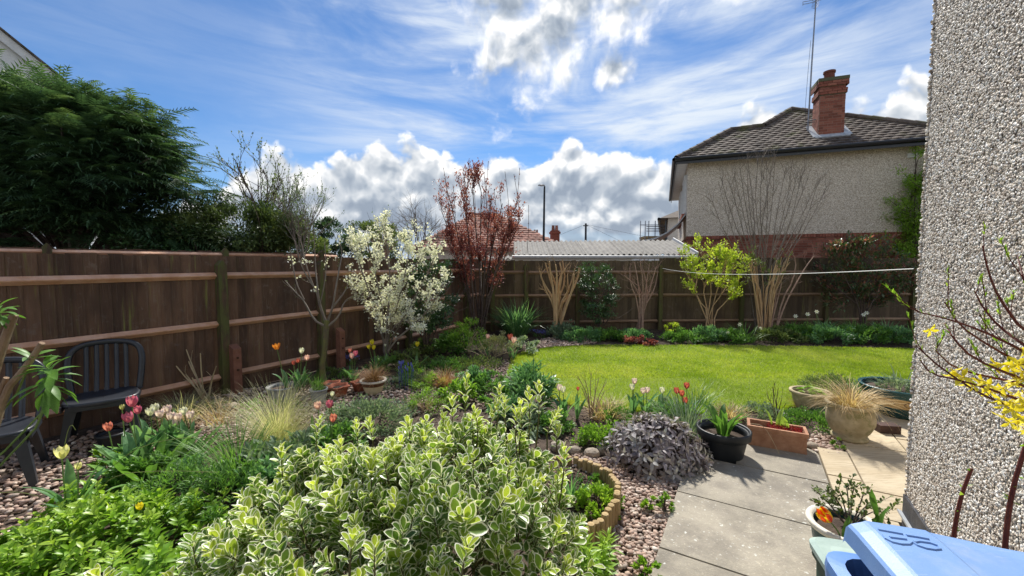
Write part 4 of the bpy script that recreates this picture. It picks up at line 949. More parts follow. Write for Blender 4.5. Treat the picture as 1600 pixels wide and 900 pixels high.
l_ggrass = leafm('pale_grass_blade', (0.240, 0.276, 0.096), (0.480, 0.480, 0.240), .45, .5, c3=(0.744, 0.696, 0.456))
l_brown = leafm('bronze_blade', (0.240, 0.120, 0.048), (0.432, 0.252, 0.120), .4, .6, c3=(0.624, 0.408, 0.228))
l_white = leafm('white_petal', (.62, .62, .52), (.78, .78, .70), .35, .5, c3=(.86, .86, .82))
l_cream = leafm('cream_blossom', (.76, .77, .66), (.85, .85, .82), .4, .5, c3=(.88, .88, .88))
l_blossleaf = leafm('young_pear_leaf', (.10, .17, .04), (.22, .30, .07), .4, .45)
l_sedum = leafm('red_sedum_leaf', (.16, .012, .018), (.32, .03, .035), .25, .35, c3=(.42, .07, .05))
l_eu = leafm('variegated_leaf', (.05, .125, .03), (.20, .33, .04), .40, .34, edge=((.90, .90, .76), 110, .50), c3=(.52, .62, .07), spec=.5)
def petalm(name, c1, c2, t=.4, edge=None): return leafm(name, c1, c2, t, .4, edge=edge)
f_pink = petalm('pink_petal', (.62, .12, .26), (.72, .25, .38)); f_salmon = petalm('salmon_petal', (.66, .20, .17), (.75, .34, .30)); f_pale = petalm('pale_pink_petal', (.72, .52, .62), (.82, .74, .78))
f_yellow = petalm('yellow_petal', (.80, .66, .02), (.86, .76, .08)); f_orange = petalm('orange_petal', (.80, .26, .03), (.85, .38, .08)); f_redp = petalm('dusky_red_petal', (.50, .09, .08), (.62, .20, .16))
f_flame = leafm('flame_petal', (.72, .05, .02), (.78, .10, .02), .35, .35, edge=((.90, .72, .02), 90, .36)); f_lemon = petalm('lemon_white_petal', (.80, .76, .30), (.86, .84, .62)); f_blue = petalm('blue_flower', (.10, .12, .50), (.22, .24, .66))
f_blush = petalm('blush_petal', (.74, .42, .46), (.82, .62, .62))

# broad plastic of tulips: one flower shape per openness, sharing mesh data
def tulip_flower(H=.06, Rr=.024, open_=.0):
    mb = MB(); nu, nv = 5, 6
    for k in range(6):
        th = k*math.pi/3; ro = 1.0 if k % 2 else .88; V = []; E = []
        for j in range(nv):
            v = j/(nv-1); r_ = Rr*ro*(math.sin(math.pi*(.10+v*(.70-open_*.45)))**.75)+open_*.012*v; wv_ = .78*math.sin(math.pi*(.16+.82*v))**.6*(1 if v < .98 else .2)
            for i in range(nu):
                u_ = (i/(nu-1)-.5)*2; a = th+u_*wv_; V.append((r_*math.cos(a), r_*math.sin(a), H*v-.006*u_*u_*v)); E.append(abs(u_)*.8+(.3 if v > .85 else 0))
        F = [(j*nu+i, j*nu+i+1, (j+1)*nu+i+1, (j+1)*nu+i) for j in range(nv-1) for i in range(nu-1)]
        mb.add(V, [np.array(F)], rnd=.3 if k % 2 else .7, edge=np.array(E))
    return mb
_fl = {}
def flower_mesh(mat, open_):
    key = (mat.name, round(open_, 1))
    if key not in _fl: _fl[key] = tulip_flower(open_=open_).build('flower', mat, smooth=True, link=False)
    return _fl[key]
def tulip(label, base, head, mat, scale=1., open_=.15, leaves=3, leafL=.28, leafW=.055, group=None, lmat=None, bud=False, cat='tulip', wide=1.):
    t = thing('tulip', label, cat, base, group); base = Vector(base); head = Vector(head)
    mid = base.lerp(head, .5)+Vector((rng.uniform(-.015, .015), rng.uniform(-.015, .015), 0)); mb = MB()
    tube(mb, smooth([base, mid, head], 3), [.0045]*7 if False else .0042, 5); mb.build('stem', b_green, t, smooth=True)
    o = mobj('flower', flower_mesh(mat, open_), t); dr = (head-mid).normalized(); q = Vector((0, 0, 1)).rotation_difference(dr)
    s_ = 1.22*scale*(.6 if bud else 1); o.matrix_local = Matrix.Translation(head-base)@q.to_matrix().to_4x4()@Matrix.Rotation(rng.uniform(0, 6), 4, 'Z')@Matrix.Diagonal((s_*wide, s_*wide, s_, 1))
    for k in range(leaves):
        a = 6.283*k/leaves+rng.uniform(-.5, .5); mb = MB(); L = leafL*rng.uniform(.75, 1.1)
        ribbon(mb, rib_pts((base.x+math.cos(a)*.01, base.y+math.sin(a)*.01, base.z), a, L, rng.uniform(.1, .4), rng.uniform(.5, 1.2), 6, rng.normal(0, .5)), leafW*rng.uniform(.7, 1.1), rng.random(), .45, 'broad'); mb.build('leaf', lmat or l_blue, t, smooth=True)
    return t
def plant(name, label, cat, c, parts, group=None):
    """parts: list of (part name, MB, material, stuff?)"""
    t = thing(name, label, cat, c, group)
    for nm, mb, mt, st in parts:
        if mb.n: o = mb.build(nm, mt, t, smooth=nm in ('stem', 'trunk', 'branches'));
        if mb.n and st: stuff(o)
    return t
def mound(name, label, px, py, w, h, n, size, mat, tmpl=LEAF2, ncl=45, group=None, depth=None, cat='shrub', up=.5, stems=14, smat=None, clr=None, base=0., ran=.7, rr=(0, 1), loc=None, shell=.45):
    c = loc or G(px, py, base); c = Vector(c); c.z = base; d = depth or w; f = MB(); foliage(f, (c.x, c.y, c.z+h*.15), (w/2, d/2, h*.85), n, size, tmpl, ncl, clr or w*.13, up, ran=ran, zmin=base+.01, rr=rr, shell=shell)
    s_ = MB()
    for i in range(stems):
        a = rng.uniform(0, 6.28); q = rng.random()**.5*.8; tp_ = (c.x+math.cos(a)*w/2*q, c.y+math.sin(a)*d/2*q, base+h*.8*(1-q*q*.5)); tube(s_, smooth([(c.x+math.cos(a)*w*.08, c.y+math.sin(a)*d*.08, base-.02), (c.x+math.cos(a)*w/4*q, c.y+math.sin(a)*d/4*q, base+h*.45), tp_], 2), [.006, .005, .004, .003] if False else .0035, 4)
    return plant(name, label, cat, c, [('foliage', f, mat, True), ('stems', s_, smat or b_dark, True)], group)
# ================================================================== TREES AND SHRUBS BEYOND THE FENCES
def spray_t():
    V = []; F = []
    for k in range(8):
        y = .06+k*.118; L = .42*(1-.55*y)
        for sg in (-1, 1):
            b = len(V); z = -.32*y*y; V += [(0, y, z), (sg*L*.8, y+L*.62, z-.05-.12*L), (sg*.02, y+.085, z-.01)]; F.append((b, b+1, b+2))
    b = len(V); V += [(-.03, .85, -.22), (.03, .85, -.22), (0, 1.08, -.42), (-.012, 0, 0), (.012, 0, 0)]; F += [(b, b+1, b+2), (b+3, b+4, b+2)]
    return np.array(V, float), [np.array(F)], np.zeros(len(V))
SPRAY = spray_t()
def conifer(label, c, lobes, nlimb, nspray, size, trunk_h):
    t = thing('conifer_tree', label, 'tree', (c[0], c[1], 0)); br = []; mb = MB(); tube(mb, smooth([(c[0], c[1], 0), (c[0]+.1, c[1], trunk_h*.5), (c[0], c[1]+.1, trunk_h)], 2), [.26, .2, .12, .05], 8); mb.build('trunk', b_dark, t)
    sp_ = MB(); lm = MB(); w = np.array([l[1][0]*l[1][2] for l in lobes]); w = w/w.sum()
    for k in range(nlimb):
        lc, lr = lobes[int(rng.choice(len(lobes), p=w))]; d = rdir(1)[0]; d[1] = -abs(d[1])*.9 if rng.random() < .75 else d[1]; d = nrm(d); d[2] = d[2] if d[2] > -.5 else -d[2]
        tip = np.array(lc)+d*np.array(lr)*rng.uniform(.72, 1.06); root = np.array([c[0]+(tip[0]-c[0])*.25, c[1]+(tip[1]-c[1])*.3, max(.8, tip[2]*.75-.2)])
        mid = (root+tip)/2+np.array([0, 0, .12*np.linalg.norm(tip-root)]); pts = smooth([root, mid, tip], 3); tube(lm, pts, np.linspace(.05, .01, len(pts)), 4, rnd=rng.random())
        dirn = nrm(tip-mid); m = nspray; u_ = rng.random(m)**.8; ii = (u_*.5+.5)*(len(pts)-1); i0 = np.minimum(ii.astype(int), len(pts)-2); f = (ii-i0)[:, None]
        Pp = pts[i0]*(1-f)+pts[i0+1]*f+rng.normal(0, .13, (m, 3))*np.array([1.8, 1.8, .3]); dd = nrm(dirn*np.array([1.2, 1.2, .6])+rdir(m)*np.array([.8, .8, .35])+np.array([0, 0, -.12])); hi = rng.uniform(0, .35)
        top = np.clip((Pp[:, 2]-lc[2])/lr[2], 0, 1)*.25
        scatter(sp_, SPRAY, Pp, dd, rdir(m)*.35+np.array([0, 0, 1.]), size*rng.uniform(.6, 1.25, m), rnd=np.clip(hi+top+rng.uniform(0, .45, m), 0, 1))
    stuff(lm.build('limbs', b_dark, t)); stuff(sp_.build('crown', l_conifer, t)); return t
conifer('large dark green cypress with ragged drooping sprays behind the left fence', (-10.2, 9.6),
        [((-11.6, 9.4, 3.6), (2.6, 1.8, 2.2)), ((-9.4, 9.4, 3.75), (2.0, 1.6, 1.75)), ((-8.6, 9.2, 3.3), (1.75, 1.4, 1.35)), ((-8.2, 9.4, 4.2), (1.25, 1.0, .6)), ((-9.6, 9.2, 2.3), (2.6, 1.2, .8)), ((-7.6, 9.6, 2.2), (1.5, .8, .45))], 380, 30, .52, 5)
def bigbush(label, px, py0, py1, w, Y, n, size, mat, tmpl=LEAF2, ncl=70, name='bush', extra=None):
    c = P(px, 412, Y); zt = P(px, py0, Y).z; zb = P(px, py1, Y).z; f = MB(); br = []
    foliage(f, (c.x, Y, (zt+zb)/2), (w/2, w*.35, (zt-zb)/2), n, size, tmpl, ncl, w*.11, .4, half=False, shell=.55, zmin=.1)
    s_ = MB()
    for i in range(9): grow(br, (c.x+rng.uniform(-.15, .15), Y, 0), (rng.uniform(-.4, .4), rng.uniform(-.2, .2), 1), (zt)*.8, .03, 1)
    skel(s_, br); return plant(name, label, 'shrub', (c.x, Y, 0), [('foliage', f, mat, True), ('branches', s_, b_dark, True)])
bigbush('dense dark green clipped hedge bush between the cypress and the bare willow', 372, 320, 402, 3.1, 9.6, 26000, .085, l_hedge2, ncl=150)
bigbush('low dark green shrub under the cypress just above the left fence', 268, 352, 402, 1.9, 9.0, 7000, .08, l_dark)
bigbush('small dark evergreen behind the fence left of the blossom shrub', 520, 342, 410, 1.3, 13, 6000, .09, l_dark)
bigbush('leafy dark shrub behind the fence above the white blossom', 590, 345, 410, 2.2, 14.5, 6000, .10, l_hedge)
bigbush('yellowish green conifer top behind the silvery bare tree', 470, 368, 410, 1.6, 11.5, 5000, .08, l_hedge)

def bare(label, px, Y, base_z, zt_px, nst, spread, levels, r, leaf=None, nleaf=0, lsize=.03, mat=b_grey, name='bare_tree', kw={}, lm=DIA, fan=.5, group=None, parts2=None):
    c = P(px, 412, Y); zt = P(px, zt_px, Y).z; br = []
    H = zt-base_z
    if base_z > .3: br.append((np.array([(c.x, Y, -.02), (c.x+.03, Y, base_z*.5), (c.x, Y, base_z)]), np.array([r*1.7, r*1.4, r*1.3]), 3))
    for i in range(nst):
        a = rng.uniform(0, 6.28); q = fan*rng.random()**.6; grow(br, (c.x+rng.uniform(-.04, .04), Y+rng.uniform(-.04, .04), base_z), (math.cos(a)*q, math.sin(a)*q*.7, 1), H*rng.uniform(.55, .8)*1.0, r, levels, **kw)
    s_ = MB(); skel(s_, br); f = MB()
    if leaf: leaves_on(f, br, nleaf, lsize, lm, (0,), .8, .4)
    return plant(name, label, 'tree', (c.x, Y, 0), [('branches', s_, mat, True), ('foliage', f, leaf, True)])
bare('bare twisted willow with a few tiny leaves behind the left fence', 418, 9.8, 2.2, 212, 7, 1, 2, .028, l_hedge, 1500, .055, b_dark, kw=dict(nch=(4, 6), ang=(.3, .7), up=.25, jit=.22, segs=6), fan=.55)
bare('silvery grey nearly bare tree leaning right behind the left fence', 470, 9.2, 1.7, 283, 8, 1, 2, .016, l_grey, 1700, .04, b_grey, kw=dict(nch=(4, 6), ang=(.2, .6), up=.35, jit=.12), fan=.35)
bare('tangle of bare grey twigs behind the hedge below the willow', 345, 10.6, 1.6, 275, 8, 1, 2, .016, None, 0, mat=b_grey, kw=dict(nch=(4, 6), ang=(.3, .8), up=.15, jit=.2), fan=1.1)
bare('pale bare birch with drooping twigs left of the purple plum tree', 652, 14.5, 2.0, 285, 9, 1, 2, .022, None, 0, mat=b_grey, kw=dict(nch=(5, 7), ang=(.4, .9), up=.05, droop=.5, jit=.18), fan=1.0)
bare('thin brown twiggy tree behind the white blossom shrub', 600, 12.5, 1.6, 345, 7, 1, 2, .018, l_hedge, 500, .06, b_pink, kw=dict(nch=(3, 5), ang=(.3, .6), up=.3), fan=.5)
# bright green feathery tree beside the near house corner, beyond the back fence
c = P(1432, 412, 11.9); br = []
for i in range(7): grow(br, (c.x+rng.uniform(-.2, .2), c.y+rng.uniform(-.2, .2), 0), (rng.uniform(-.12, .12), rng.uniform(-.1, .1), 1), 5.2*rng.uniform(.75, 1.02), .035, 1, nch=(11, 15), ang=(.7, 1.2), ratio=(.13, .24), up=.1, jit=.04, segs=8, first=.25)
s_ = MB(); skel(s_, br); f = MB(); leaves_on(f, br, 4200, .11, LEAF_N, (0,), 1.0, .1, .07, (.3, 1), per=3)
plant('leafy_tree', 'fresh bright green feathery tree squeezed against the near house corner', 'tree', c, [('branches', s_, b_dark, True), ('foliage', f, l_bright, True)])

# ================================================================== ALONG THE BACK FENCE
def base_at(px, Y): c = P(px, 412, Y); return Vector((c.x, c.y, 0))
# purple-leaved plum
Y = 9.7; b = base_at(748, Y); br = BR()
for tx, ty, dy in ((690, 330, .2), (705, 320, -.3), (722, 300, .3), (738, 292, -.2), (752, 300, .1), (768, 305, -.3), (785, 318, .2), (800, 330, -.1), (812, 345, .2), (728, 330, -.4), (776, 332, .4), (700, 360, 0), (795, 365, -.2)):
    e = P(tx, ty, Y+dy); s0 = b+Vector((rng.uniform(-.12, .12), rng.uniform(-.08, .08), 0)); m_ = s0.lerp(e, .5)+Vector(((b.x-e.x)*.12, 0, -.05)); br.limb([s0, m_, e], .024, .008, 2)
br.side(95, .55, .007, 1, (2,), up=.75, spread=.6, nch=(3, 4), ang=(.2, .5), t0=.35)
top = BR(br)
for px in (693, 708, 724, 733, 741, 756, 763, 772, 789, 803, 812, 826):
    ty = {693: 262, 708: 290, 724: 262, 733: 252, 741: 300, 756: 268, 763: 252, 772: 296, 789: 268, 803: 272, 812: 262, 826: 320}[px]; e = P(px, ty, Y+rng.uniform(-.3, .3)); s0 = e-Vector((rng.uniform(-.15, .15), 0, 1.1)); br.append((smooth([s0, s0.lerp(e, .5)+Vector((.02, 0, 0)), e], 2), np.full(4, .005), 1))
s_ = MB(); skel(s_, br); f = MB(); leaves_on(f, br, 7600, .066, LEAF2, (0,), .8, .3, .045, (0, 1)); leaves_on(f, br, 800, .045, LEAF2, (1,), .6, .3, .012, (0, .5))
cx = P(752, 372, Y); foliage(f, (cx.x, Y, cx.z), (1.05, .7, .62), 2600, .060, LEAF2, 90, .17, .3, half=False, shell=.2, rr=(0, .95))
plant('plum_tree', 'multi-stemmed purple-leaved plum tree in the corner of the two fences', 'tree', b, [('branches', s_, b_dark, True), ('foliage', f, l_red, True)])
# strappy clump
c = base_at(808, 9.75); f = MB(); straps(f, c, 300, .95, .03, (.02, .75), (.2, 1.5), .22, 'blade', .2)
plant('strap_leaf_clump', 'large dark green clump of arching strap leaves at the foot of the plum tree', 'plant', c, [('foliage', f, l_blue, True)])
# pruned stems
def pruned(label, px, Y, mat, spec, r0, r1, extra=0, leaf=None, name='pruned_shrub', tips=.02):
    b = base_at(px, Y); br = BR(); t = thing(name, label, 'shrub', b)
    for i, q in enumerate(spec):
        dy = rng.uniform(-.2, .2); pts = [b+Vector(((P(q[0][0], 412, Y).x-b.x)*.3+rng.normal(0, .05), dy*.5, 0))]+[P(a+rng.normal(0, 2.2), c_+rng.normal(0, 2), Y+dy*(k+1)/len(q)) for k, (a, c_) in enumerate(q)]
        pts = smooth(pts, 2); mb = MB(); tube(mb, pts, np.linspace(r0, r1, len(pts))*rng.uniform(.75, 1.15), 6, rnd=rng.random(), cap=True); mb.build('stem', mat, t, smooth=False); br.append((pts, np.linspace(r0, r1, len(pts)), 2))
    if extra:
        mark = len(br); br.side(extra, .32, r1*.5, 1, (2,), up=.3, spread=1.0, t0=.4); s_ = MB(); skel(s_, br[mark:]); stuff(s_.build('twigs', mat, t))
        if leaf: f = MB(); leaves_on(f, br[mark:], leaf[1], leaf[2], LEAF2, (0, 1), .8, .4); stuff(f.build('foliage', leaf[0], t))
    return t
pruned('hard-pruned shrub of thick pale tan upright stems against the back fence', 868, 9.6, b_tan,
       [[(866, 470), (848, 436), (841, 424)], [(868, 460), (857, 430), (851, 409)], [(866, 455), (861, 425), (862, 411)], [(868, 460), (869, 430), (870, 408)], [(872, 460), (873, 425), (873, 412)], [(872, 450), (878, 430), (884, 420)], [(868, 470), (866, 440), (855, 418)],
        [(874, 480), (892, 455), (899, 418)], [(878, 485), (895, 450), (892, 428)], [(880, 480), (900, 440), (903, 416)], [(870, 470), (882, 440), (876, 408)], [(864, 480), (852, 450), (846, 430)], [(876, 480), (886, 462), (889, 432)]], .032, .016, 26)
# dense evergreen
c = base_at(936, 9.8); f = MB(); zt = P(936, 412, 9.8).z
foliage(f, (c.x, c.y, 1.0), (.46, .42, .68), 5200, .055, LEAF2, 70, .13, .3, half=False, shell=.4, zmin=.15); foliage(f, (c.x-.1, c.y, 1.5), (.42, .3, .3), 900, .045, LEAF2, 26, .1, .6, half=False, shell=.5)
br = []
for i in range(8): grow(br, (c.x+rng.uniform(-.1, .1), c.y, 0), (rng.uniform(-.25, .25), rng.uniform(-.2, .2), 1), 1.5, .013, 1)
s_ = MB(); skel(s_, br); plant('evergreen_shrub', 'upright dark evergreen shrub between the tan stems and the pink-brown stems', 'shrub', c, [('foliage', f, l_dark, True), ('stems', s_, b_dark, True)])
pruned('pruned bush of thin pinkish brown twigs against the back fence', 1002, 9.8, b_pink,
       [[(1000, 475), (990, 445), (978, 430)], [(998, 470), (986, 440), (984, 415)], [(1002, 470), (994, 440), (993, 412)], [(1004, 470), (1003, 440), (1003, 410)], [(1006, 470), (1010, 440), (1014, 412)], [(1008, 475), (1018, 440), (1024, 414)], [(1008, 480), (1024, 450), (1031, 424)], [(998, 480), (1000, 450), (986, 440)], [(1006, 475), (1016, 450), (1008, 425)]], .022, .008, 46)
# yellow-green shrub
b = base_at(1112, 9.9); Y = 9.9; br = BR()
for q in ([(1098, 485), (1086, 455), (1090, 430), (1078, 412)], [(1104, 480), (1098, 450), (1110, 425), (1100, 400)], [(1108, 480), (1112, 450), (1106, 430), (1118, 405)], [(1112, 485), (1120, 455), (1128, 430), (1135, 408)], [(1116, 490), (1136, 470), (1150, 450), (1158, 425)], [(1106, 485), (1092, 470), (1082, 440), (1070, 425)], [(1112, 480), (1124, 465), (1140, 440), (1148, 415)]):
    br.limb([b+Vector((rng.uniform(-.12, .12), rng.uniform(-.1, .1), 0))]+[P(a, c_, Y+rng.uniform(-.15, .15)) for a, c_ in q], .019, .007, 2)
br.side(60, .38, .005, 1, (2,), up=.35, spread=.9, t0=.45)
s_ = MB(); skel(s_, br); f = MB(); leaves_on(f, br, 1500, .07, LEAF2, (0,), .9, .5, .03, (.2, 1), per=3)
plant('yellow_green_shrub', 'shrub with fresh yellow-green leaves over pale crooked stems by the back fence', 'shrub', b, [('branches', s_, b_tan, True), ('foliage', f, l_yellow, True)])
# small euphorbia in front
mound('small_shrub', 'tiny yellow-green plant standing in the border left of the yellow-green shrub', 1052, 512, .32, .42, 330, .055, l_yellow, loc=base_at(1052, 9.3), ncl=12, clr=.07)
# brush of tan stems and the tall bare tree behind
sp = []
for i in range(22):
    x = rng.uniform(1168, 1236); sp.append([(1193+(x-1193)*.55+rng.normal(0, 3), 460), (1193+(x-1193)*.85+rng.normal(0, 3), 430), (x, rng.uniform(398, 420))])
pruned('thicket of tan upright stems with a little ivy right of the yellow-green shrub', 1198, 9.8, b_tan, sp, .019, .008, 20, (l_hedge, 900, .05), name='stem_thicket')
b = base_at(1192, 10.3); br = BR()
for i in range(21):
    tx = 1112+i*8.8+rng.normal(0, 3); q = abs(tx-1200)/90; ty = 232+60*q**1.6+rng.uniform(0, 24); e = P(tx, ty, 10.3+rng.uniform(-.4, .4)); s0 = b+Vector((rng.uniform(-.12, .12), 0, 0)); k_ = s0.lerp(e, .4); k_.x = s0.x+(e.x-s0.x)*.22+rng.uniform(-.07, .07); br.limb([s0, k_, s0.lerp(e, .72)+Vector((rng.uniform(-.1, .1), 0, .04)), e], .014, .005, 2)
br.side(250, .55, .006, 1, (2,), up=.5, spread=.65, nch=(2, 4), ang=(.3, .8), t0=.25, jit=.16)
s_ = MB(); skel(s_, br); plant('bare_tree', 'tall bare fan of thin stems rising against the neighbouring house wall', 'tree', b, [('branches', s_, b_grey, True)])
pruned('bare branching pale stem leaning right of the stem thicket', 1212, 9.7, b_pink, [[(1222, 470), (1238, 440), (1243, 405), (1232, 392)], [(1226, 470), (1246, 430), (1262, 412), (1275, 403)], [(1214, 470), (1222, 440), (1212, 415)], [(1210, 470), (1214, 450), (1220, 420)]], .02, .007, 26, name='bare_shrub')
# photinia
b = base_at(1352, 10.2); br = BR()
for q in ([(1340, 470), (1318, 430), (1300, 400)], [(1345, 470), (1335, 430), (1325, 390)], [(1350, 470), (1352, 430), (1350, 385)], [(1356, 470), (1372, 430), (1380, 392)], [(1358, 475), (1384, 450), (1408, 420)], [(1345, 480), (1320, 460), (1295, 440)], [(1360, 480), (1384, 465), (1412, 450)]): br.limb([b]+[P(a, c_, 10.2+rng.uniform(-.3, .3)) for a, c_ in q], .02, .006, 2)
br.side(75, .42, .006, 1, (2,), up=.25, spread=1., t0=.35)
s_ = MB(); skel(s_, br); f = MB(); leaves_on(f, br, 5200, .10, LEAF2, (0, 1), .9, .2, .06, (0, .75)); f2 = MB(); leaves_on(f2, br, 1500, .09, LEAF2, (0,), .7, .5, .03, (.8, 1))
plant('photinia_shrub', 'photinia shrub of dark leaves with wine-red tips at the right end of the back fence', 'shrub', b, [('branches', s_, b_dark, True), ('foliage', f, l_photinia, True), ('red_foliage', f2, l_red, True)])
# border ground cover along the back fence, clump by clump
gl = [(880, 533, .75, .22, l_grey, 'grey-green low mound at the foot of the tan stems'), (912, 537, .8, .20, l_blue, 'blue-green mound in front of the dark evergreen'), (955, 536, .7, .16, l_mid, 'mid green carpet right of the blue-green mound'), (990, 537, .7, .15, l_blue, 'low blue-green leaves before the pinkish twigs'),
      (1070, 538, .8, .17, l_mid, 'low green plants below the tiny yellow-green plant'), (1105, 537, .7, .2, l_blue, 'dark green low clump before the yellow-green shrub'), (1140, 538, .6, .15, l_mid, 'low green carpet left of the white daffodils'),
      (1215, 538, .9, .2, l_hedge, 'wide green mound in front of the stem thicket'), (1258, 536, .9, .24, l_mid, 'leafy green mound right of the stem thicket'), (1300, 540, 1.0, .26, l_blue, 'large blue-green geranium mound at the lawn edge'), (1352, 541, 1.0, .28, l_mid, 'large green mound below the photinia'), (1402, 544, .9, .27, l_blue, 'blue-green mound beside the near house corner')]
for px, py, w, h_, mt, lb in gl:
    mound('ground_cover_plant', lb, px, py-4, w*1.2, h_*1.45, 2300, .062, mt, ncl=40, cat='plant', group='low plants along the back border', depth=w*.9, loc=G(px, py-5, 0), clr=.11, stems=6)
for px, py, n, lb in ((1240, 522, 90, 'tall strappy leaves by the bare leaning stem'), (1290, 520, 120, 'strappy leaf clump left of the photinia'), (1335, 522, 110, 'strappy leaf clump under the photinia'), (1385, 524, 120, 'strappy leaf clump right of the photinia'), (1420, 530, 90, 'strappy leaf clump hard against the near house corner'), (1160, 530, 70, 'glossy strappy leaves of the white daffodils')):
    c = G(px, py+4); f = MB(); straps(f, c, n, .5, .024, (.05, .7), (.3, 1.6), .22, 'blade', .2); plant('strap_leaf_clump', lb, 'plant', c, [('foliage', f, l_mid if n % 20 else l_blue, True)], 'strappy clumps along the back border')
mound('red_heuchera', 'clump of dark red leaves at the far lawn edge, left of a second red clump', 989, 539, .42, .17, 420, .06, l_red, LEAF_R, 14, cat='plant', group='red clumps at the lawn edge')
mound('red_heuchera', 'clump of dark red leaves at the far lawn edge, right of a first red clump', 1010, 539, .42, .17, 420, .06, l_red, LEAF_R, 14, cat='plant', group='red clumps at the lawn edge')
# white daffodils
def daff_mesh():
    mb = MB(); V, F, E = leaf_t(.5, 2, .1, .1)
    for k in range(6):
        a = k*math.pi/3; scatter(mb, (V, F, E), [(0, 0, 0)], [(math.cos(a), math.sin(a), .15)], [(0, 0, 1)], .034, rnd=np.array([.8]))
    lathe(mb, [(.006, 0), (.008, .012), (.012, .016)], (0, 0, 0), 8, rnd=.1); return mb.build('flower', l_white, link=False)
DF = daff_mesh()
dl = [(1137, 520, 'white daffodil left of the glossy leaves'), (1156, 507, 'white daffodil topmost over the glossy leaves'), (1188, 513, 'white daffodil right of the glossy leaves'), (1148, 516, 'small white daffodil between two others by the glossy leaves'), (1262, 491, 'white daffodil by the foot of the bare leaning stem'), (1243, 494, 'low white daffodil left of the one by the bare leaning stem'), (1276, 487, 'white daffodil right of the bare leaning stem'), (1349, 492, 'left white daffodil of the pair under the photinia'), (1354, 489, 'right white daffodil of the pair under the photinia')]
for px, py, lb in dl:
    Yd = 9.0; hd = P(px, py, Yd); bs = Vector((hd.x+.02, hd.y+.03, 0)); t = thing('daffodil', lb, 'daffodil', bs, 'white daffodils in the back border'); mb = MB(); tube(mb, smooth([bs, bs.lerp(hd, .6)+Vector((.01, 0, 0)), hd], 2), .004, 4); mb.build('stem', b_green, t)
    o = mobj('flower', DF, t, mw=Matrix.Translation(hd-bs)@Euler((R(70)+rng.normal(0, .2), 0, rng.normal(0, .5))).to_matrix().to_4x4()@Matrix.Scale(1.5, 4))
    for k in range(3): mb = MB(); ribbon(mb, rib_pts(bs, rng.uniform(0, 6.28), .3, .1, .9), .016, .5, 0, 'blade'); mb.build('leaf', l_mid, t)
# ================================================================== POTS
def clay(name, c1, c2, rough=.85, **k): return surf(name, c1, c2, 12, rough, .35, var=.08, **k)
m_terra = clay('terracotta', (.29, .14, .08), (.42, .235, .145)); m_terra2 = clay('dark_terracotta', (.30, .085, .045), (.38, .13, .07)); m_sandpot = clay('weathered_sandstone_pot', (.33, .27, .15), (.47, .39, .25), extra=lambda t, col, nb, co: (t.mix(t.ss(t.noise(co, 7, 5, .7), .5, .68), col, (.22, .20, .09)), nb))
m_blackpot = surf('black_plastic_pot', (.014, .016, .018), (.022, .024, .026), 10, .45, .05, var=0); m_greypot = clay('grey_pot', (.24, .25, .24), (.34, .34, .33)); m_cream = clay('cream_glaze', (.62, .50, .30), (.70, .60, .40), .35); m_creamrim = clay('cream_rim', (.66, .60, .48), (.74, .70, .60), .4)
m_teal = clay('teal_glaze', (.02, .06, .065), (.03, .09, .09), .25); m_brownband = clay('brown_band', (.10, .045, .02), (.16, .08, .04), .4); m_yellowband = clay('ochre_band', (.50, .32, .13), (.60, .42, .2), .4)
def pot(name, label, cx, cy, prof, mat, rimprof=None, rimmat=None, soil_z=None, soil_r=None, z0=0., group=None, cat='plant pot', k=32, ell=(1, 1)):
    t = thing(name, label, cat, (cx, cy, z0), group); mb = MB(); lathe(mb, prof, (cx, cy, z0), k, ell=ell); mb.build('body', mat, t, smooth=True)
    if rimprof: mb = MB(); lathe(mb, rimprof, (cx, cy, z0), k, ell=ell); mb.build('rim', rimmat or mat, t, smooth=True)
    if soil_z:
        mb = MB(); lathe(mb, [(soil_r, soil_z-.01), (soil_r*.6, soil_z+.004), (.0, soil_z+.012)], (cx, cy, z0), 20, ell=ell); mb.build('soil', m_soil, t)
    return t
def wallprof(r0, r1, h, th=.012, belly=0, foot=0):
    n = 7; o = [(r0+(r1-r0)*i/n+belly*math.sin(math.pi*i/n), h*i/n) for i in range(n+1)]
    return [(0, .0)]+o+[(r-th, z) for r, z in reversed(o[2:])]
# black pot by the sage
bx, by = 1.88, 3.56
pot('plant_pot', 'large black plastic pot of tulip leaves between the purple sage and the terracotta trough', bx, by, wallprof(.155, .20, .25), m_blackpot, [(.20, .195), (.218, .2), (.222, .262), (.212, .268), (.20, .262), (.195, .2)], m_blackpot, .2, .19)
f = MB(); t = thing('potted_tulip', 'broad green tulip leaves without flowers growing in the large black pot', 'plant', (bx, by, .2))
for k in range(17):
    a = rng.uniform(0, 6.28); mb = MB(); ribbon(mb, rib_pts((bx+math.cos(a)*.05, by+math.sin(a)*.05, .2), a, rng.uniform(.2, .32), rng.uniform(.1, .45), rng.uniform(.5, 1.3), 6, rng.normal(0, .4)), rng.uniform(.035, .06), rng.random(), .45, 'broad'); mb.build('leaf', l_mid, t, smooth=True)
c = (1.72, 3.95, 0); f = MB(); straps(f, c, 150, .5, .009, (.05, .6), (.2, 1.4), .16, 'blade', 0); plant('grass_clump', 'loose green grassy clump behind the large black pot', 'plant', c, [('foliage', f, l_grey, True)])
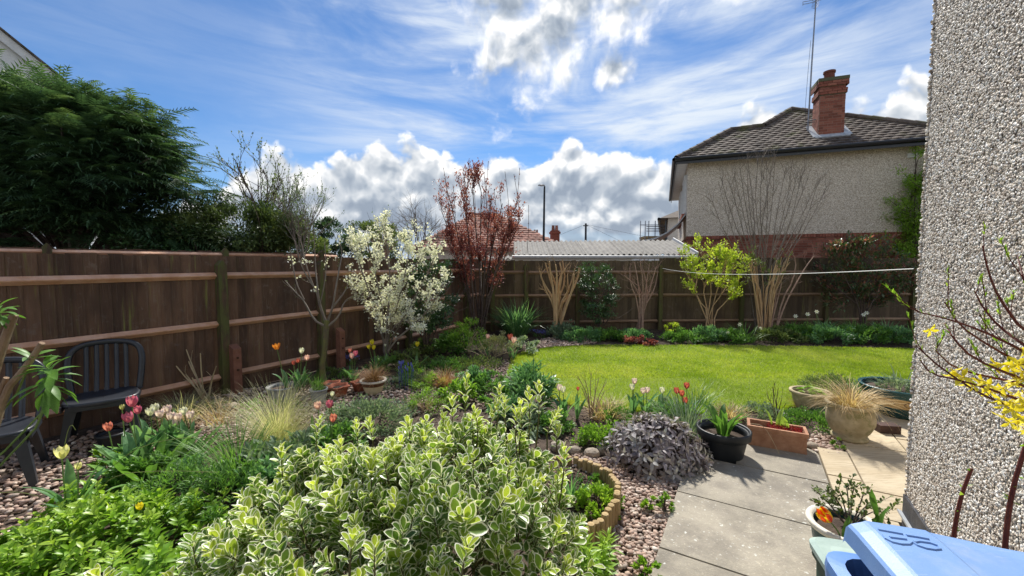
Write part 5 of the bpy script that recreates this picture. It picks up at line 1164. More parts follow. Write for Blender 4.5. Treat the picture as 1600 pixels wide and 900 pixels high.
# trough
a0, a1 = G(1168, 700), G(1255, 716); tu = (a1-a0).normalized(); tv = Vector((-tu.y, tu.x, 0)); tl = (a1-a0).length+.03; tw_ = .2; th_ = .185
tr = thing('plant_trough', 'rectangular terracotta trough standing on the corner of the grey paving', 'plant trough', a0)
def TP_(u_, v_, z): return a0+tu*u_+tv*v_+Vector((0, 0, z+.035))
def boxring(mb, ins, z0, z1, th=.015):
    """rectangular ring wall"""
    o = [(ins, ins), (tl-ins, ins), (tl-ins, tw_-ins), (ins, tw_-ins)]; i_ = [(ins+th, ins+th), (tl-ins-th, ins+th), (tl-ins-th, tw_-ins-th), (ins+th, tw_-ins-th)]
    V = [tuple(TP_(*q, z)) for z in (z0, z1) for q in o]+[tuple(TP_(*q, z)) for z in (z0, z1) for q in i_]; F = []
    for k in range(4):
        j = (k+1) % 4; F += [(k, j, 4+j, 4+k), (8+j, 8+k, 12+k, 12+j), (4+k, 4+j, 12+j, 12+k), (j, k, 8+k, 8+j)]
    mb.add(V, [np.array(F)])
mb = MB(); boxring(mb, .006, .0, th_-.03); boxring(mb, .003, .0, .02); boxring(mb, .001, th_*.62, th_*.62+.012); mb.build('body', m_terra, tr)
mb = MB(); boxring(mb, -.006, th_-.035, th_, .024); mb.build('rim', m_terra, tr)
mb = MB(); mb.add([tuple(TP_(*q, th_-.05)) for q in ((.015, .015), (tl-.015, .015), (tl-.015, tw_-.015), (.015, tw_-.015))], [np.array([(0, 1, 2, 3)])]); mb.build('soil', m_soil, tr)
f = MB(); n = 1500; T = np.array([TP_(rng.uniform(.16, tl-.03), rng.uniform(.03, tw_-.03), th_-.05+rng.random()*.045) for _ in range(n)]); scatter(f, DIA, T, rdir(n)*.8+np.array([0, 0, .9]), rdir(n), rng.uniform(.01, .02, n), rnd=rng.random(n))
c = TP_(.3, .1, th_-.05); plant('sedum', 'low red sedum carpet filling the right part of the terracotta trough', 'plant', c, [('foliage', f, l_sedum, True)])
t = thing('potted_tulip', 'two bright broad leaves rising from the back of the terracotta trough', 'plant', TP_(.22, .15, th_-.05))
for k, (a, L) in enumerate(((2.2, .2), (.4, .22), (1.4, .15), (3.4, .16))): mb = MB(); ribbon(mb, rib_pts(TP_(.2+.04*k, .15, th_-.05), a, L, .2, .7, 6), .045, .9, .4, 'broad'); mb.build('leaf', l_bright, t, smooth=True)
mb = MB(); pts = smooth([TP_(.02, .05, th_), TP_(.12, -.02, th_+.03), TP_(.2, -.05, .08), TP_(.24, -.09, .0)], 3); tube(mb, pts, .0022, 4); tag(mb.build('dry_stalk', b_straw), 'single pale dry stalk hanging over the front of the terracotta trough', 'stalk')
# urn
ux, uy = 3.27, 3.88
pot('plant_pot', 'weathered round stone-coloured urn with a shaggy dry grass standing on buff paving', ux, uy, [(0, 0), (.145, 0), (.15, .02), (.14, .035), (.125, .04), (.16, .09), (.19, .16), (.195, .22), (.182, .28), (.172, .30), (.178, .31), (.19, .32), (.188, .345), (.165, .345), (.16, .30)], m_sandpot, [(.186, .318), (.203, .326), (.203, .346), (.186, .352), (.168, .346)], m_sandpot, .30, .165, z0=.034)
f = MB(); straps(f, (ux, uy, .33), 420, .42, .006, (.2, 1.1), (.9, 1.9), .1, 'blade', 0); plant('dry_grass', 'shaggy straw-coloured grass spilling over the weathered urn', 'plant', (ux, uy, .33), [('foliage', f, l_straw, True)])
# pot behind the urn
px_, py_ = 3.50, 4.72
pot('plant_pot', 'buff terracotta bowl of pale green succulents just behind the urn', px_, py_, wallprof(.12, .185, .22, belly=.02), m_sandpot, [(.195, .2), (.212, .205), (.212, .232), (.195, .238), (.18, .23)], m_sandpot, .19, .175)
f = MB()
for i in range(26):
    a = rng.uniform(0, 6.28); q = rng.random()**.5*.14; c = np.array([px_+math.cos(a)*q, py_+math.sin(a)*q, .21+(.14-q)*.45]); m = 26; an = np.arange(m)*2.4; el_ = np.linspace(.15, 1.3, m); d = np.stack([np.cos(an)*np.cos(el_), np.sin(an)*np.cos(el_), np.sin(el_)], 1)
    scatter(f, LEAF_R, c+d*.004, d, np.array([0, 0, 1.])+d*.1, np.linspace(.04, .018, m), rnd=rng.uniform(.5, 1, m))
plant('succulent', 'domed cluster of pale green rosettes in the buff bowl', 'plant', (px_, py_, .2), [('rosettes', f, l_bright, True)])
# teal bowl with ochre scrolls
tx_, ty_ = 4.36, 4.52
tb = pot('plant_pot', 'dark teal glazed bowl with an ochre scroll band beside the near house corner', tx_, ty_, [(0, 0), (.22, 0), (.235, .02), (.30, .15), (.345, .27), (.36, .31), (.35, .315), (.335, .30)], m_teal, [(.352, .30), (.372, .305), (.372, .322), (.352, .328), (.334, .318)], m_teal, .28, .33, z0=.034)
mb = MB(); lathe(mb, [(.292, .13), (.331, .235)], (tx_+0, ty_, .034), 40); lathe(mb, [(.297, .13), (.334, .235)], (tx_, ty_, .034), 40); mb.build('ochre_band', m_yellowband, tb, smooth=True)
sc_ = MB()
for k in range(12):
    a = k*math.pi/6; pts = []
    for s_ in np.linspace(0, 1, 12): w_ = a+.16*math.cos(s_*4.7)*(1-s_*.3); z_ = .182+.032*math.sin(s_*4.7)*(1-s_*.3); r_ = .300+(z_-.13)*.36+.002; pts.append((tx_+r_*math.cos(w_), ty_+r_*math.sin(w_), .034+z_))
    tube(sc_, pts, .004, 4)
sc_.build('scroll_pattern', m_brownband, tb)
f = MB(); straps(f, (tx_, ty_, .31), 60, .3, .014, (.2, 1.), (.3, 1.4), .2, 'blade', .2); foliage(f, (tx_-.12, ty_-.1, .34), (.18, .18, .1), 500, .03, DIA, 12, .07)
plant('potted_plant', 'mixed grey-green leaves growing in the teal bowl', 'plant', (tx_, ty_, .31), [('foliage', f, l_grey, True)])
mb = MB(); prism(mb, [(3.66, 3.98), (3.84, 3.95), (3.86, 4.06), (3.68, 4.09)], .034, .115); tag(mb.build('old_brick', surf('dark_brick', (.05, .028, .022), (.09, .05, .04), 12)), 'dark old brick lying between the urn and the teal bowl', 'brick')
# pots along the left
gx, gy = -1.83, 5.32
tp2 = pot('plant_pot', 'cream glazed pot with a brown patterned band holding bronze grass', gx, gy, [(0, 0), (.085, 0), (.11, .05), (.135, .12), (.15, .17), (.155, .185), (.14, .185), (.135, .15)], m_cream, [(.152, .172), (.17, .175), (.172, .195), (.15, .2), (.138, .19)], m_creamrim, .165, .14)
mb = MB(); lathe(mb, [(.1405, .125), (.156, .172)], (gx, gy, 0), 32); mb.build('brown_band', m_brownband, tp2, smooth=True)
f = MB(); straps(f, (gx, gy, .17), 420, .3, .005, (.1, 1.1), (.5, 1.9), .07, 'blade', 0); plant('bronze_grass', 'mop of bronze grass in the cream and brown pot', 'plant', (gx, gy, .17), [('foliage', f, l_brown, True)])
def starpot(label, cx, cy, r, h_, ph):
    t = thing('plant_pot', label, 'plant pot', (cx, cy, 0), 'three lobed terracotta pots'); a = np.arange(40)*2*math.pi/40; mb = MB(); lay = []
    for rr_, z in ((0, 0), (.62, 0), (.72, .35), (.88, .8), (1.0, .84), (1.04, .97), (.95, 1.), (.86, .82), (.0, .7)):
        q = r*rr_*(1+.16*np.cos(5*a+ph)); lay.append(np.stack([cx+q*np.cos(a), cy+q*np.sin(a), np.full(40, z*h_)], 1))
    V = np.concatenate(lay); i = np.arange(len(lay)-1)[:, None]*40; j = np.arange(40)[None]; j2 = (j+1) % 40; mb.add(V, [np.stack([i+j, i+j2, i+40+j2, i+40+j], -1).reshape(-1, 4)]); mb.build('body', m_terra2, t, smooth=True)
    mb = MB(); q = r*.84; lathe(mb, [(q, h_*.78), (0, h_*.83)], (cx, cy, 0), 16); mb.build('soil', m_soil, t)
    f = MB(); 
starpot('front lobed terracotta pot of the three beside the cream pot', -2.25, 5.22, .13, .15, .3); starpot('rear left lobed terracotta pot, next to the grey pot', -2.43, 5.42, .12, .13, 1.); starpot('rear right lobed terracotta pot touching the cream pot', -2.04, 5.45, .12, .14, 2.)
pot('plant_pot', 'small grey pot with fine green leaves in front of the blossom sapling', -2.40, 5.0, wallprof(.075, .10, .17), m_greypot, [(.1, .15), (.108, .152), (.108, .175), (.095, .175)], m_greypot, .15, .09)
f = MB(); straps(f, (-2.4, 5.0, .15), 110, .24, .006, (.05, .4), (.1, .7), .07, 'blade', 0); plant('potted_plant', 'tuft of fine upright green leaves in the small grey pot', 'plant', (-2.4, 5, .15), [('foliage', f, l_mid, True)])
ox, oy = -2.86, 5.02
pot('plant_pot', 'round grey tub holding the orange and white tulips by the left fence', ox, oy, wallprof(.13, .17, .2), m_greypot, [(.17, .18), (.182, .185), (.182, .205), (.165, .208)], m_greypot, .17, .16)
pot('plant_pot', 'small black pot on the gravel beneath the right-hand garden chair', -3.72, 3.72, wallprof(.08, .11, .15), m_blackpot, [(.108, .13), (.118, .132), (.118, .155), (.104, .158)], m_blackpot, .13, .1)
# ================================================================== TULIPS
Z0 = .17
def tl(label, hx, hy, Y, mat, bdx=0., bz=0., g=None, **kw):
    hd = P(hx, hy, Y); bs = Vector((hd.x+bdx, hd.y+rng.uniform(.0, .05), bz)); return tulip(label, bs, hd, mat, group=g, **kw)
g1 = 'tulips in the round grey tub'
tl('orange tulip held above the rest in the round grey tub', 433, 546, 5.0, f_orange, .09, Z0, g1, open_=.5, scale=1.1, wide=1.2)
tl('white tulip, the tallest white one, in the round grey tub', 471, 552, 5.0, f_white if False else l_white, -.03, Z0, g1)
tl('pale pink tulip just right of the white one in the round grey tub', 479, 563, 5.05, f_blush, -.06, Z0, g1)
tl('dusky red tulip, left one of two low ones in the round grey tub', 459, 570, 4.95, f_redp, .02, Z0, g1, scale=.8)
tl('dusky red tulip, right one of two low ones in the round grey tub', 466, 567, 5.08, f_redp, .0, Z0, g1, scale=.8)
g2 = 'pink tulips by the concrete spur'
tl('deep pink tulip, lower of the three near the second concrete spur', 555, 556, 5.75, f_pink, -.02, 0, g2, scale=1.1); tl('soft pink tulip beside the deep pink one near the second concrete spur', 550, 560, 5.7, f_blush, 0, 0, g2, scale=1.1); tl('rosy tulip, topmost of the three near the second concrete spur', 547, 551, 5.9, f_salmon, 0, 0, g2, leaves=4)
g3 = 'yellow tulips under the white blossom'
tl('topmost of three yellow tulips left of the white blossom shrub stem', 582, 538, 6.3, f_yellow, .05, 0, g3, scale=1.1); tl('left of three yellow tulips near the white blossom shrub stem', 577, 545, 6.3, f_yellow, .08, 0, g3); tl('right of three yellow tulips near the white blossom shrub stem', 584, 546, 6.25, f_yellow, .03, 0, g3)
tl('lone yellow tulip right of the white blossom shrub stem', 652, 541, 6.5, f_yellow, 0, 0, g3, scale=1.1)
tl('small white tulip bud at the foot of the white blossom shrub', 602, 541, 6.6, l_white, 0, 0, None, bud=True); tl('small white tulip bud right of the white blossom stem', 622, 538, 6.8, l_white, 0, 0, None, bud=True)
g4 = 'pink tulips behind the variegated shrub'
tl('upper bright pink tulip just behind the variegated shrub', 515, 637, 3.55, f_pink, -.03, 0, g4); tl('lower salmon pink tulip just behind the variegated shrub', 520, 659, 3.45, f_salmon, -.03, 0, g4); tl('pale pink tulip left of the bright pink one behind the variegated shrub', 497, 639, 3.6, f_blush, .02, 0, g4); tl('closed white tulip above the two pink ones behind the variegated shrub', 519, 619, 3.6, l_white, -.02, 0, g4, bud=True)
g5 = 'tulips beside the garden chairs'
tl('deep pink tulip, highest beside the right-hand garden chair', 207, 635, 3.3, f_pink, .02, 0, g5, scale=1.25, leafL=.36, leafW=.07); tl('rosy pink tulip directly below the highest one beside the chair', 202, 659, 3.25, f_pink, .03, 0, g5, scale=1.2, leafL=.36, leafW=.07); tl('salmon pink tulip, leftmost of those beside the chair', 170, 673, 3.25, f_salmon, .06, 0, g5, scale=1.0, leafL=.3)
for i, (x_, y_, lb) in enumerate(((235, 649, 'white tulip, leftmost of the pale cluster right of the deep pink ones'), (251, 652, 'second pale tulip from the left in the cluster right of the deep pink ones'), (267, 656, 'small pale tulip in the middle of the pale cluster'), (279, 657, 'pinkish pale tulip, lowest in the middle of the pale cluster'), (297, 654, 'pale pink tulip, rightmost of the pale cluster near the chive-like clump'), (274, 665, 'open pale tulip below the pale cluster'))):
    tl(lb, x_, y_, 3.45+i*.03, f_pale if i else l_white, .02*(2-i), 0, g5, scale=1.0, leafL=.38, leafW=.075, open_=.2)
tl('green tulip bud rising between the deep pink tulips and the chair', 191, 640, 3.3, l_ggrass, .02, 0, None, bud=True)
tl('lemon and white tulip nearest the left-hand garden chair', 97, 716, 2.62, f_lemon, .0, 0, None, scale=1.15, leafL=.42, leafW=.065, leaves=5, open_=.3); tl('closed lemon tulip bud right of the open lemon and white tulip', 122, 733, 2.6, f_lemon, -.02, 0, None, bud=True, leafL=.34)
tl('small yellow tulip bud above the lime green leaves at lower left', 219, 796, 2.35, f_yellow, .01, 0, None, bud=True, leaves=2, leafL=.2)
for i, (x_, y_, mt, lb) in enumerate(((243, 643, l_white, 'white tulip standing just behind the leftmost pale one'), (262, 645, f_pale, 'pale tulip at the back of the pale cluster'), (288, 648, l_white, 'white tulip at the back right of the pale cluster'), (216, 646, f_pink, 'small pink tulip right of the highest deep pink one'))):
    tl(lb, x_, y_, 3.6+i*.03, mt, .01, 0, g5, scale=1.05, leafL=.34, leafW=.06)
g6 = 'tulips at the near edge of the lawn'
tl('pale tulip, left of a touching pair left of the dry twigs', 874, 610, 4.45, f_pale, .03, 0, g6, leafL=.34, leafW=.075); tl('pale tulip, right of a touching pair left of the dry twigs', 880, 613, 4.4, l_white, .02, 0, g6, leafL=.34, leafW=.075); tl('dark closed tulip bud left of the dry twigs', 903, 610, 4.4, f_redp, .0, 0, g6, bud=True, leafL=.3)
for x_, y_, mt, lb in ((991, 600, f_pale, 'topmost pale tulip right of the dry twigs'), (988, 609, l_white, 'white tulip just under the topmost pale one'), (1005, 615, f_pale, 'open pale tulip, left of the two side by side above the green mound'), (1011, 614, f_pale, 'open pale tulip, right of the two side by side above the green mound'), (1035, 614, l_white, 'single white tulip between the pale group and the red group')):
    tl(lb, x_, y_, 4.55, mt, .01, 0, g6, leafL=.3, leafW=.06)
for x_, y_, lb in ((1073, 607, 'topmost dusky red tulip of the four left of the black pot'), (1058, 615, 'leftmost dusky red tulip of the four left of the black pot'), (1066, 619, 'middle dusky red tulip of the four left of the black pot'), (1071, 630, 'lowest dusky red tulip of the four left of the black pot')):
    tl(lb, x_, y_, 4.4, f_redp, .04, 0, g6, leafL=.26, leafW=.045)
tl('pink and dark red tulip near the far left end of the lawn', 797, 531, 7.4, f_redp, 0, 0, None, scale=1.6, open_=.5); tl('pale pink tulip beside the dark red one near the far end of the lawn', 803, 536, 7.2, f_blush, 0, 0, None, scale=1.6, open_=.4); tl('small blush tulip in the heathery shrub left of the lawn', 762, 529, 7.4, f_blush, 0, 0, None, scale=1.2)

# ================================================================== MIDDLE BEDS
mound('low_shrub', 'low grey-green feathery shrub behind the variegated shrub', 582, 672, .98, .30, 5200, .032, l_grey, DIA, 90, cat='shrub', clr=.09, depth=.7)
mound('leafy_plant', 'glossy dark green leafy plant right of the white blossom shrub', 702, 552, .62, .46, 900, .09, l_mid, LEAF3, 30, clr=.12)
mound('fine_shrub', 'pale green fine-leaved dome shrub on bare legs left of the lawn', 728, 553, .85, .62, 2600, .05, l_bright, LEAF_N, 46, clr=.11, base=.0, stems=18, smat=b_straw, rr=(0, .7), shell=.7)
mound('heathery_shrub', 'pinkish tan heathery shrub left of the lawn end', 778, 556, .75, .42, 2200, .045, l_ggrass, LEAF_N, 40, clr=.1, stems=20, smat=b_straw)
mound('pale_leaf_plant', 'pale-edged leafy clump at the far left tip of the lawn', 820, 550, .65, .3, 700, .075, l_grey, LEAF3, 22, cat='plant', rr=(.4, 1))
mound('bushy_plant', 'dark green bush left of the pale dome shrub under the fence', 668, 556, .6, .3, 900, .06, l_hedge, LEAF2, 26)
mound('feathery_green_clump', 'bright feathery green clump to the right of the blue muscari', 668, 606, .5, .24, 1500, .04, l_bright, LEAF_N, 26, cat='plant')
mound('low_green_plant', 'dark glossy low plant between the tan tussock and the variegated sprig', 742, 608, .5, .26, 900, .055, l_blue, LEAF3, 22, cat='plant')
mound('low_twiggy_plant', 'low mixed green plant with bare stems below the tan tussock', 668, 640, .6, .2, 1300, .035, l_bright, LEAF_N, 26, cat='plant', stems=26, smat=b_straw, rr=(0, .6))
mound('tall_leafy_clump', 'dense upright dark green leafy clump at the near left edge of the lawn', 826, 640, .52, .52, 1300, .10, l_blue, LEAF_N, 30, cat='plant', clr=.12)
mound('leafy_clump', 'mid green leafy clump left of the tall dark clump', 782, 640, .45, .26, 700, .07, l_mid, LEAF3, 18, cat='plant')
mound('grey_leaf_clump', 'grey-green strappy clump behind the variegated shrub near the lawn', 822, 668, .5, .2, 700, .075, l_grey, LEAF_N, 18, cat='plant', rr=(.3, 1))
mound('mixed_green_clump', 'low green plants under the heathery shrub', 742, 576, .9, .14, 1300, .04, l_hedge, DIA, 34, cat='plant')
mound('low_green_carpet', 'thin green carpet between the dome shrub and the tan tussock', 700, 574, .8, .12, 1000, .04, l_mid, DIA, 30, cat='plant', stems=4)
for px, py, lb, n, L, w_, mt, rad in ((635, 600, 'strappy muscari leaves under the blue flowers', 120, .24, .012, l_mid, .1), (640, 586, 'green strap leaves behind the muscari', 90, .28, .016, l_bright, .14), (695, 604, 'tan tussock of dry grass in the middle of the left bed', 420, .32, .006, l_brown, .12), (664, 596, 'pale green grass tuft just left of the tan tussock', 130, .26, .006, l_ggrass, .1),
                                      (945, 652, 'dry bleached tussock at the near lawn edge by the twigs', 220, .26, .010, l_straw, .16), (1140, 652, 'pale dry grass tuft between black pot and trough', 170, .2, .009, l_straw, .14), (1262, 640, 'bronze dry grass tuft at the lawn edge behind the trough', 200, .26, .006, l_brown, .12), (1300, 640, 'bronze dry tuft left of the buff bowl', 120, .2, .006, l_straw, .1),
                                      (1350, 628, 'arching pale-striped strap leaves behind the buff bowl', 130, .34, .02, l_grey, .12), (985, 662, 'grassy green tuft under the pale tulips', 80, .2, .008, l_mid, .1), (1090, 640, 'long thin grassy leaves at the lawn edge behind the black pot', 120, .42, .007, l_mid, .16), (958, 640, 'sparse green grass tuft right of the dry twigs', 50, .3, .006, l_ggrass, .08)):
    c = G(px, py); f = MB(); straps(f, c, n, L, w_, (.1, .9), (.3, 1.5), rad, 'blade', .15 if w_ > .01 else 0); plant('grass_tuft' if 'muscari' not in lb else 'muscari', lb, 'plant', c, [('foliage', f, mt, True)])
# blue muscari spikes
mu = [c for c in bpy.data.objects if c.name.startswith('muscari')][0]
for k in range(14):
    q = P(622+rng.uniform(0, 26), 566+rng.uniform(-2, 16), 5.55+rng.uniform(-.15, .15)); mb = MB(); V, F = I1; tube(mb, [(q.x, q.y, 0), tuple(q)], .002, 3); mb.add(V*np.array([.011, .011, .03])+np.array(q), [F], rnd=rng.random()); o = mb.build('flower_spike', f_blue, None); o.parent = mu; o.matrix_parent_inverse = Matrix.Translation(-mu.location)
for i, (px, py, lb) in enumerate(((848, 524, 'small blue flowers at the far gravel patch'), (838, 522, 'smaller blue flower tuft beside the far gravel patch'), (548, 566, 'tiny blue flower tuft near the second concrete spur'))):
    c = G(px, py+4); f = MB(); f2 = MB(); straps(f, c, 30, .14, .008, (.1, .6), (.2, 1.), .08, 'blade', 0); n = 60; T = np.array(c)+np.column_stack([rng.normal(0, .08, n), rng.normal(0, .06, n), rng.uniform(.1, .18, n)]); scatter(f2, DIA, T, rdir(n)+np.array([0, 0, 1]), rdir(n), .035, rnd=rng.random(n)); plant('blue_flower', lb, 'flower', c, [('foliage', f, l_mid, True), ('petals', f2, f_blue, True)])
# near lawn edge mounds
mound('green_mound', 'fresh green cushion plant between the mulch and the purple sage', 952, 692, .62, .17, 3400, .026, l_bright, LEAF_R, 60, cat='plant', rr=(0, .6), depth=.5)
mound('green_mound', 'ferny green cushion above the purple sage', 1045, 660, .5, .2, 2200, .03, l_mid, LEAF_N, 40, cat='plant', rr=(.2, 1))
mound('silver_plant', 'small silvery leaved plant behind the ferny cushion', 1040, 648, .4, .2, 420, .045, l_grey, LEAF_N, 14, cat='plant', rr=(.8, 1), stems=4)
mound('low_herb', 'low green herbs between the trough and the urn', 1268, 668, .55, .16, 2400, .028, l_mid, DIA, 44, cat='plant', stems=4); mound('low_herb', 'small green tuft at the tip of the grey paving beside the urn', 1312, 702, .13, .1, 330, .022, l_bright, LEAF_N, 8, cat='plant', stems=2)
mound('low_herb', 'greyish creeping herb just left of the urn', 1296, 655, .35, .12, 1000, .024, l_grey, DIA, 26, cat='plant', stems=2)
mound('heather', 'dark green heather dome at the lawn edge behind the buff bowl', 1297, 622, .66, .32, 3400, .03, l_hedge, LEAF_N, 60, cat='shrub'); mound('heather', 'dark green creeping plant between the heather dome and the teal bowl', 1352, 634, .5, .18, 1400, .035, l_hedge, DIA, 30, cat='shrub')
mound('green_mound', 'bright green cushion plant inside the log roll edging', 934, 800, .34, .15, 2400, .024, l_lime, LEAF_R, 40, cat='plant', depth=.4); mound('green_mound', 'flat dark green creeper on the soil at the near end of the log roll', 905, 835, .3, .07, 700, .022, l_grey, DIA, 20, cat='plant', stems=0)
mound('green_mound', 'small green creeper behind the bright cushion inside the log roll', 925, 758, .22, .07, 500, .022, l_mid, DIA, 16, cat='plant', stems=0)
c = G(893, 782); f = MB(); straps(f, c, 26, .28, .018, (.05, .45), (.2, 1.), .05, 'blade', .3); plant('strap_leaf_plant', 'blue-green strappy plant inside the log roll next to the variegated shrub', 'plant', c, [('leaves', f, l_blue, True)])
mound('seedling', 'bright little plant in the pebbles, left of a pair beside the paving', 1014, 800, .11, .11, 260, .022, l_lime, LEAF_R, 6, cat='plant', stems=3, group='seedlings in the pebbles'); mound('seedling', 'taller little plant in the pebbles touching the paving edge', 1038, 802, .13, .15, 260, .026, l_lime, LEAF_N, 7, cat='plant', stems=5, group='seedlings in the pebbles', rr=(0, .6)); mound('seedling', 'small lime plant in the pebbles at the bottom edge', 1008, 905, .13, .12, 330, .024, l_lime, LEAF_R, 8, cat='plant', stems=3, group='seedlings in the pebbles')
# fillers of the crowded beds
for nm, lb, px, py, w, h_, n, sz, mt, tm in (
    ('lambs_ear', 'grey-green felted rosettes left of the variegated shrub', 440, 742, .75, .24, 1100, .075, l_grey, LEAF3), ('leafy_plant', 'mid green ferny plant right of the cut-leaf foliage at left', 352, 800, .6, .30, 1500, .045, l_mid, LEAF_N),
    ('leafy_plant', 'dark leafy patch between the chive clump and the variegated shrub', 425, 775, .5, .24, 900, .055, l_blue, LEAF3), ('leafy_plant', 'fresh green leaves under the pink tulips behind the variegated shrub', 528, 705, .5, .22, 800, .055, l_mid, LEAF3),
    ('leafy_plant', 'bright green leafy plant above the tall variegated sprig', 720, 628, .5, .24, 1000, .055, l_bright, LEAF3), ('leafy_plant', 'dense mid green plant right of the tall variegated sprig', 762, 612, .55, .24, 1000, .055, l_mid, LEAF3),
    ('leafy_plant', 'blue-green leaves just behind the top of the variegated shrub', 790, 662, .55, .26, 1000, .06, l_blue, LEAF3), ('leafy_plant', 'low green leaves under the first pair of pale tulips', 868, 672, .45, .16, 700, .045, l_mid, LEAF3),
    ('creeping_plant', 'flat green creeper between dry twigs and pale tulips', 962, 655, .5, .1, 900, .03, l_mid, DIA), ('creeping_plant', 'green creeper under the dusky red tulips', 1082, 662, .5, .14, 1000, .035, l_bright, LEAF_N),
    ('creeping_plant', 'low greenery behind the trough at the lawn edge', 1195, 655, .6, .12, 1100, .03, l_grey, DIA), ('leafy_plant', 'green leaves between the grey tub and the lobed pots', 540, 598, .35, .16, 400, .045, l_mid, LEAF3),
    ('leafy_plant', 'leafy patch to the right of the cream pot', 612, 606, .4, .14, 500, .04, l_grey, LEAF3), ('creeping_plant', 'thin green creeper on the gravel behind the feather grass', 420, 640, .7, .1, 700, .03, l_mid, DIA),
    ('creeping_plant', 'scattered green weeds on the gravel by the dry stems', 345, 640, .5, .08, 350, .03, l_hedge, DIA), ('leafy_plant', 'green patch left of the pale dome shrub', 690, 582, .6, .16, 800, .05, l_mid, LEAF3),
    ('leafy_plant', 'bright low leaves beside the lawn tip', 812, 590, .4, .16, 600, .05, l_bright, LEAF3), ('leafy_plant', 'low greenery under the blossom sapling', 515, 590, .4, .16, 500, .045, l_hedge, LEAF2)):
    mound(nm, lb, px, py, w, h_, n, sz, mt, tm, 26, cat='plant', stems=6)
# dry twigs
def twigs(label, px, py, tips, Y, r, mat, extra=8, name='dry_twigs'):
    b = G(px, py); br = BR(); t = thing(name, label, 'twigs', b)
    for q in tips: e = P(q[0], q[1], Y+rng.uniform(-.12, .12)); br.limb([b+Vector((rng.uniform(-.04, .04), rng.uniform(-.03, .03), 0)), b.lerp(e, .5)+Vector((rng.uniform(-.03, .03), 0, .02)), e], r, r*.5, 2)
    if extra: br.side(extra, .16, r*.4, 0, (2,), up=.3, spread=.8)
    s_ = MB(); skel(s_, br); stuff(s_.build('stems', mat, t)); return t
twigs('clump of bare pinkish dead stems at the near edge of the lawn', 926, 652, [(903, 588), (914, 592), (924, 582), (936, 590), (948, 596), (930, 600), (909, 606), (944, 612)], 4.5, .006, b_pink, 16)
twigs('bare brown twigs rising behind the terracotta trough', 1212, 662, [(1207, 604), (1216, 606), (1222, 622), (1200, 620), (1210, 598), (1228, 630)], 4.2, .005, b_dark, 12)
twigs('fan of long cut dry stems against the foot of the left fence', 322, 628, [(266, 556), (272, 568), (287, 548), (291, 546), (313, 552), (338, 572), (333, 588), (300, 590)], 4.9, .011, b_straw, 5)
twigs('dead grey stems on the gravel under the heathery shrub', 762, 562, [(735, 536), (748, 530), (775, 532), (790, 545), (805, 548), (725, 545)], 7.0, .008, b_straw, 16)
# grasses and leafy clumps on the left
c = G(436, 700); f = MB(); straps(f, c, 900, .72, .0036, (.05, .75), (.35, 1.5), .09, 'blade', 0, 7, rr=(.2, 1)); plant('feather_grass', 'pale silky feather grass mound in front of the grey tub', 'grass', c, [('foliage', f, l_ggrass, True)])
c = G(372, 752); f = MB(); straps(f, c, 300, .62, .0075, (.03, .8), (.25, 1.7), .13, 'blade', .15, 6); plant('chive_clump', 'large clump of narrow green leaves arching in the left foreground bed', 'plant', c, [('foliage', f, l_mid, True)])
c = G(285, 655); f = MB(); straps(f, c, 420, .42, .005, (.2, 1.), (.4, 1.6), .2, 'blade', 0); plant('dry_grass', 'mixed green and dead grass hummock behind the pale tulips', 'grass', c, [('foliage', f, l_ggrass, True)])
c = G(340, 660); f = MB(); straps(f, c, 160, .35, .006, (.2, 1.), (.4, 1.6), .16, 'blade', 0); plant('dry_grass', 'small bleached grass hummock left of the feather grass', 'grass', c, [('foliage', f, l_straw, True)])
pot('plant_pot', 'old terracotta dish half hidden in dead grass behind the pale tulips', G(270, 662).x, G(270, 662).y, wallprof(.12, .16, .1), m_terra)
mound('dark_leafy_plant', 'dark blue-green leafy clump around the chive-like leaves', 420, 738, .55, .22, 1100, .05, l_blue, LEAF3, 26, cat='plant'); mound('dark_leafy_plant', 'low dark foliage under the feather grass', 470, 715, .5, .16, 900, .045, l_grey, LEAF_N, 22, cat='plant')
mound('cut_leaf_plant', 'finely cut green foliage in front of the tulips at left', 262, 800, .62, .30, 1900, .04, l_mid, LEAF_N, 36, cat='plant', rr=(.2, 1)); mound('cut_leaf_plant', 'dark green ferny leaves to the right of the tulips by the chairs', 300, 770, .5, .24, 1300, .04, l_blue, LEAF_N, 26, cat='plant')
mound('yellow_green_plant', 'yellow-green cut leaves at the left side of the pink tulips', 172, 735, .28, .2, 420, .045, l_lime, LEAF3, 10, cat='plant'); mound('dark_leafy_plant', 'green leaves beneath the deep pink tulips', 225, 760, .5, .2, 900, .05, l_mid, LEAF3, 22, cat='plant')
c = G(240, 752); f = MB(); straps(f, c, 46, .42, .06, (.2, .9), (.4, 1.1), .25, 'broad', .35, 6); plant('tulip_leaves', 'mass of broad tulip leaves filling the bed beneath the pale tulips', 'plant', c, [('leaves', f, l_mid, True)])
c = G(205, 745); f = MB(); straps(f, c, 22, .40, .07, (.1, .6), (.3, .9), .12, 'broad', .35, 6); plant('tulip_leaves', 'upright broad leaves at the feet of the deep pink tulips', 'plant', c, [('leaves', f, l_blue, True)])
c = G(495, 715); f = MB(); straps(f, c, 34, .34, .04, (.1, .7), (.3, 1.), .15, 'broad', .35, 6); plant('tulip_leaves', 'broad leaves of the pink tulips behind the variegated shrub', 'plant', c, [('leaves', f, l_mid, True)])
mound('leafy_weed', 'green leafy weeds between grey tub and sapling', 478, 610, .3, .2, 420, .05, l_mid, LEAF3, 12, cat='plant'); mound('leafy_weed', 'small green clump under the yellow tulips', 600, 578, .5, .2, 700, .05, l_mid, LEAF_N, 18, cat='plant')
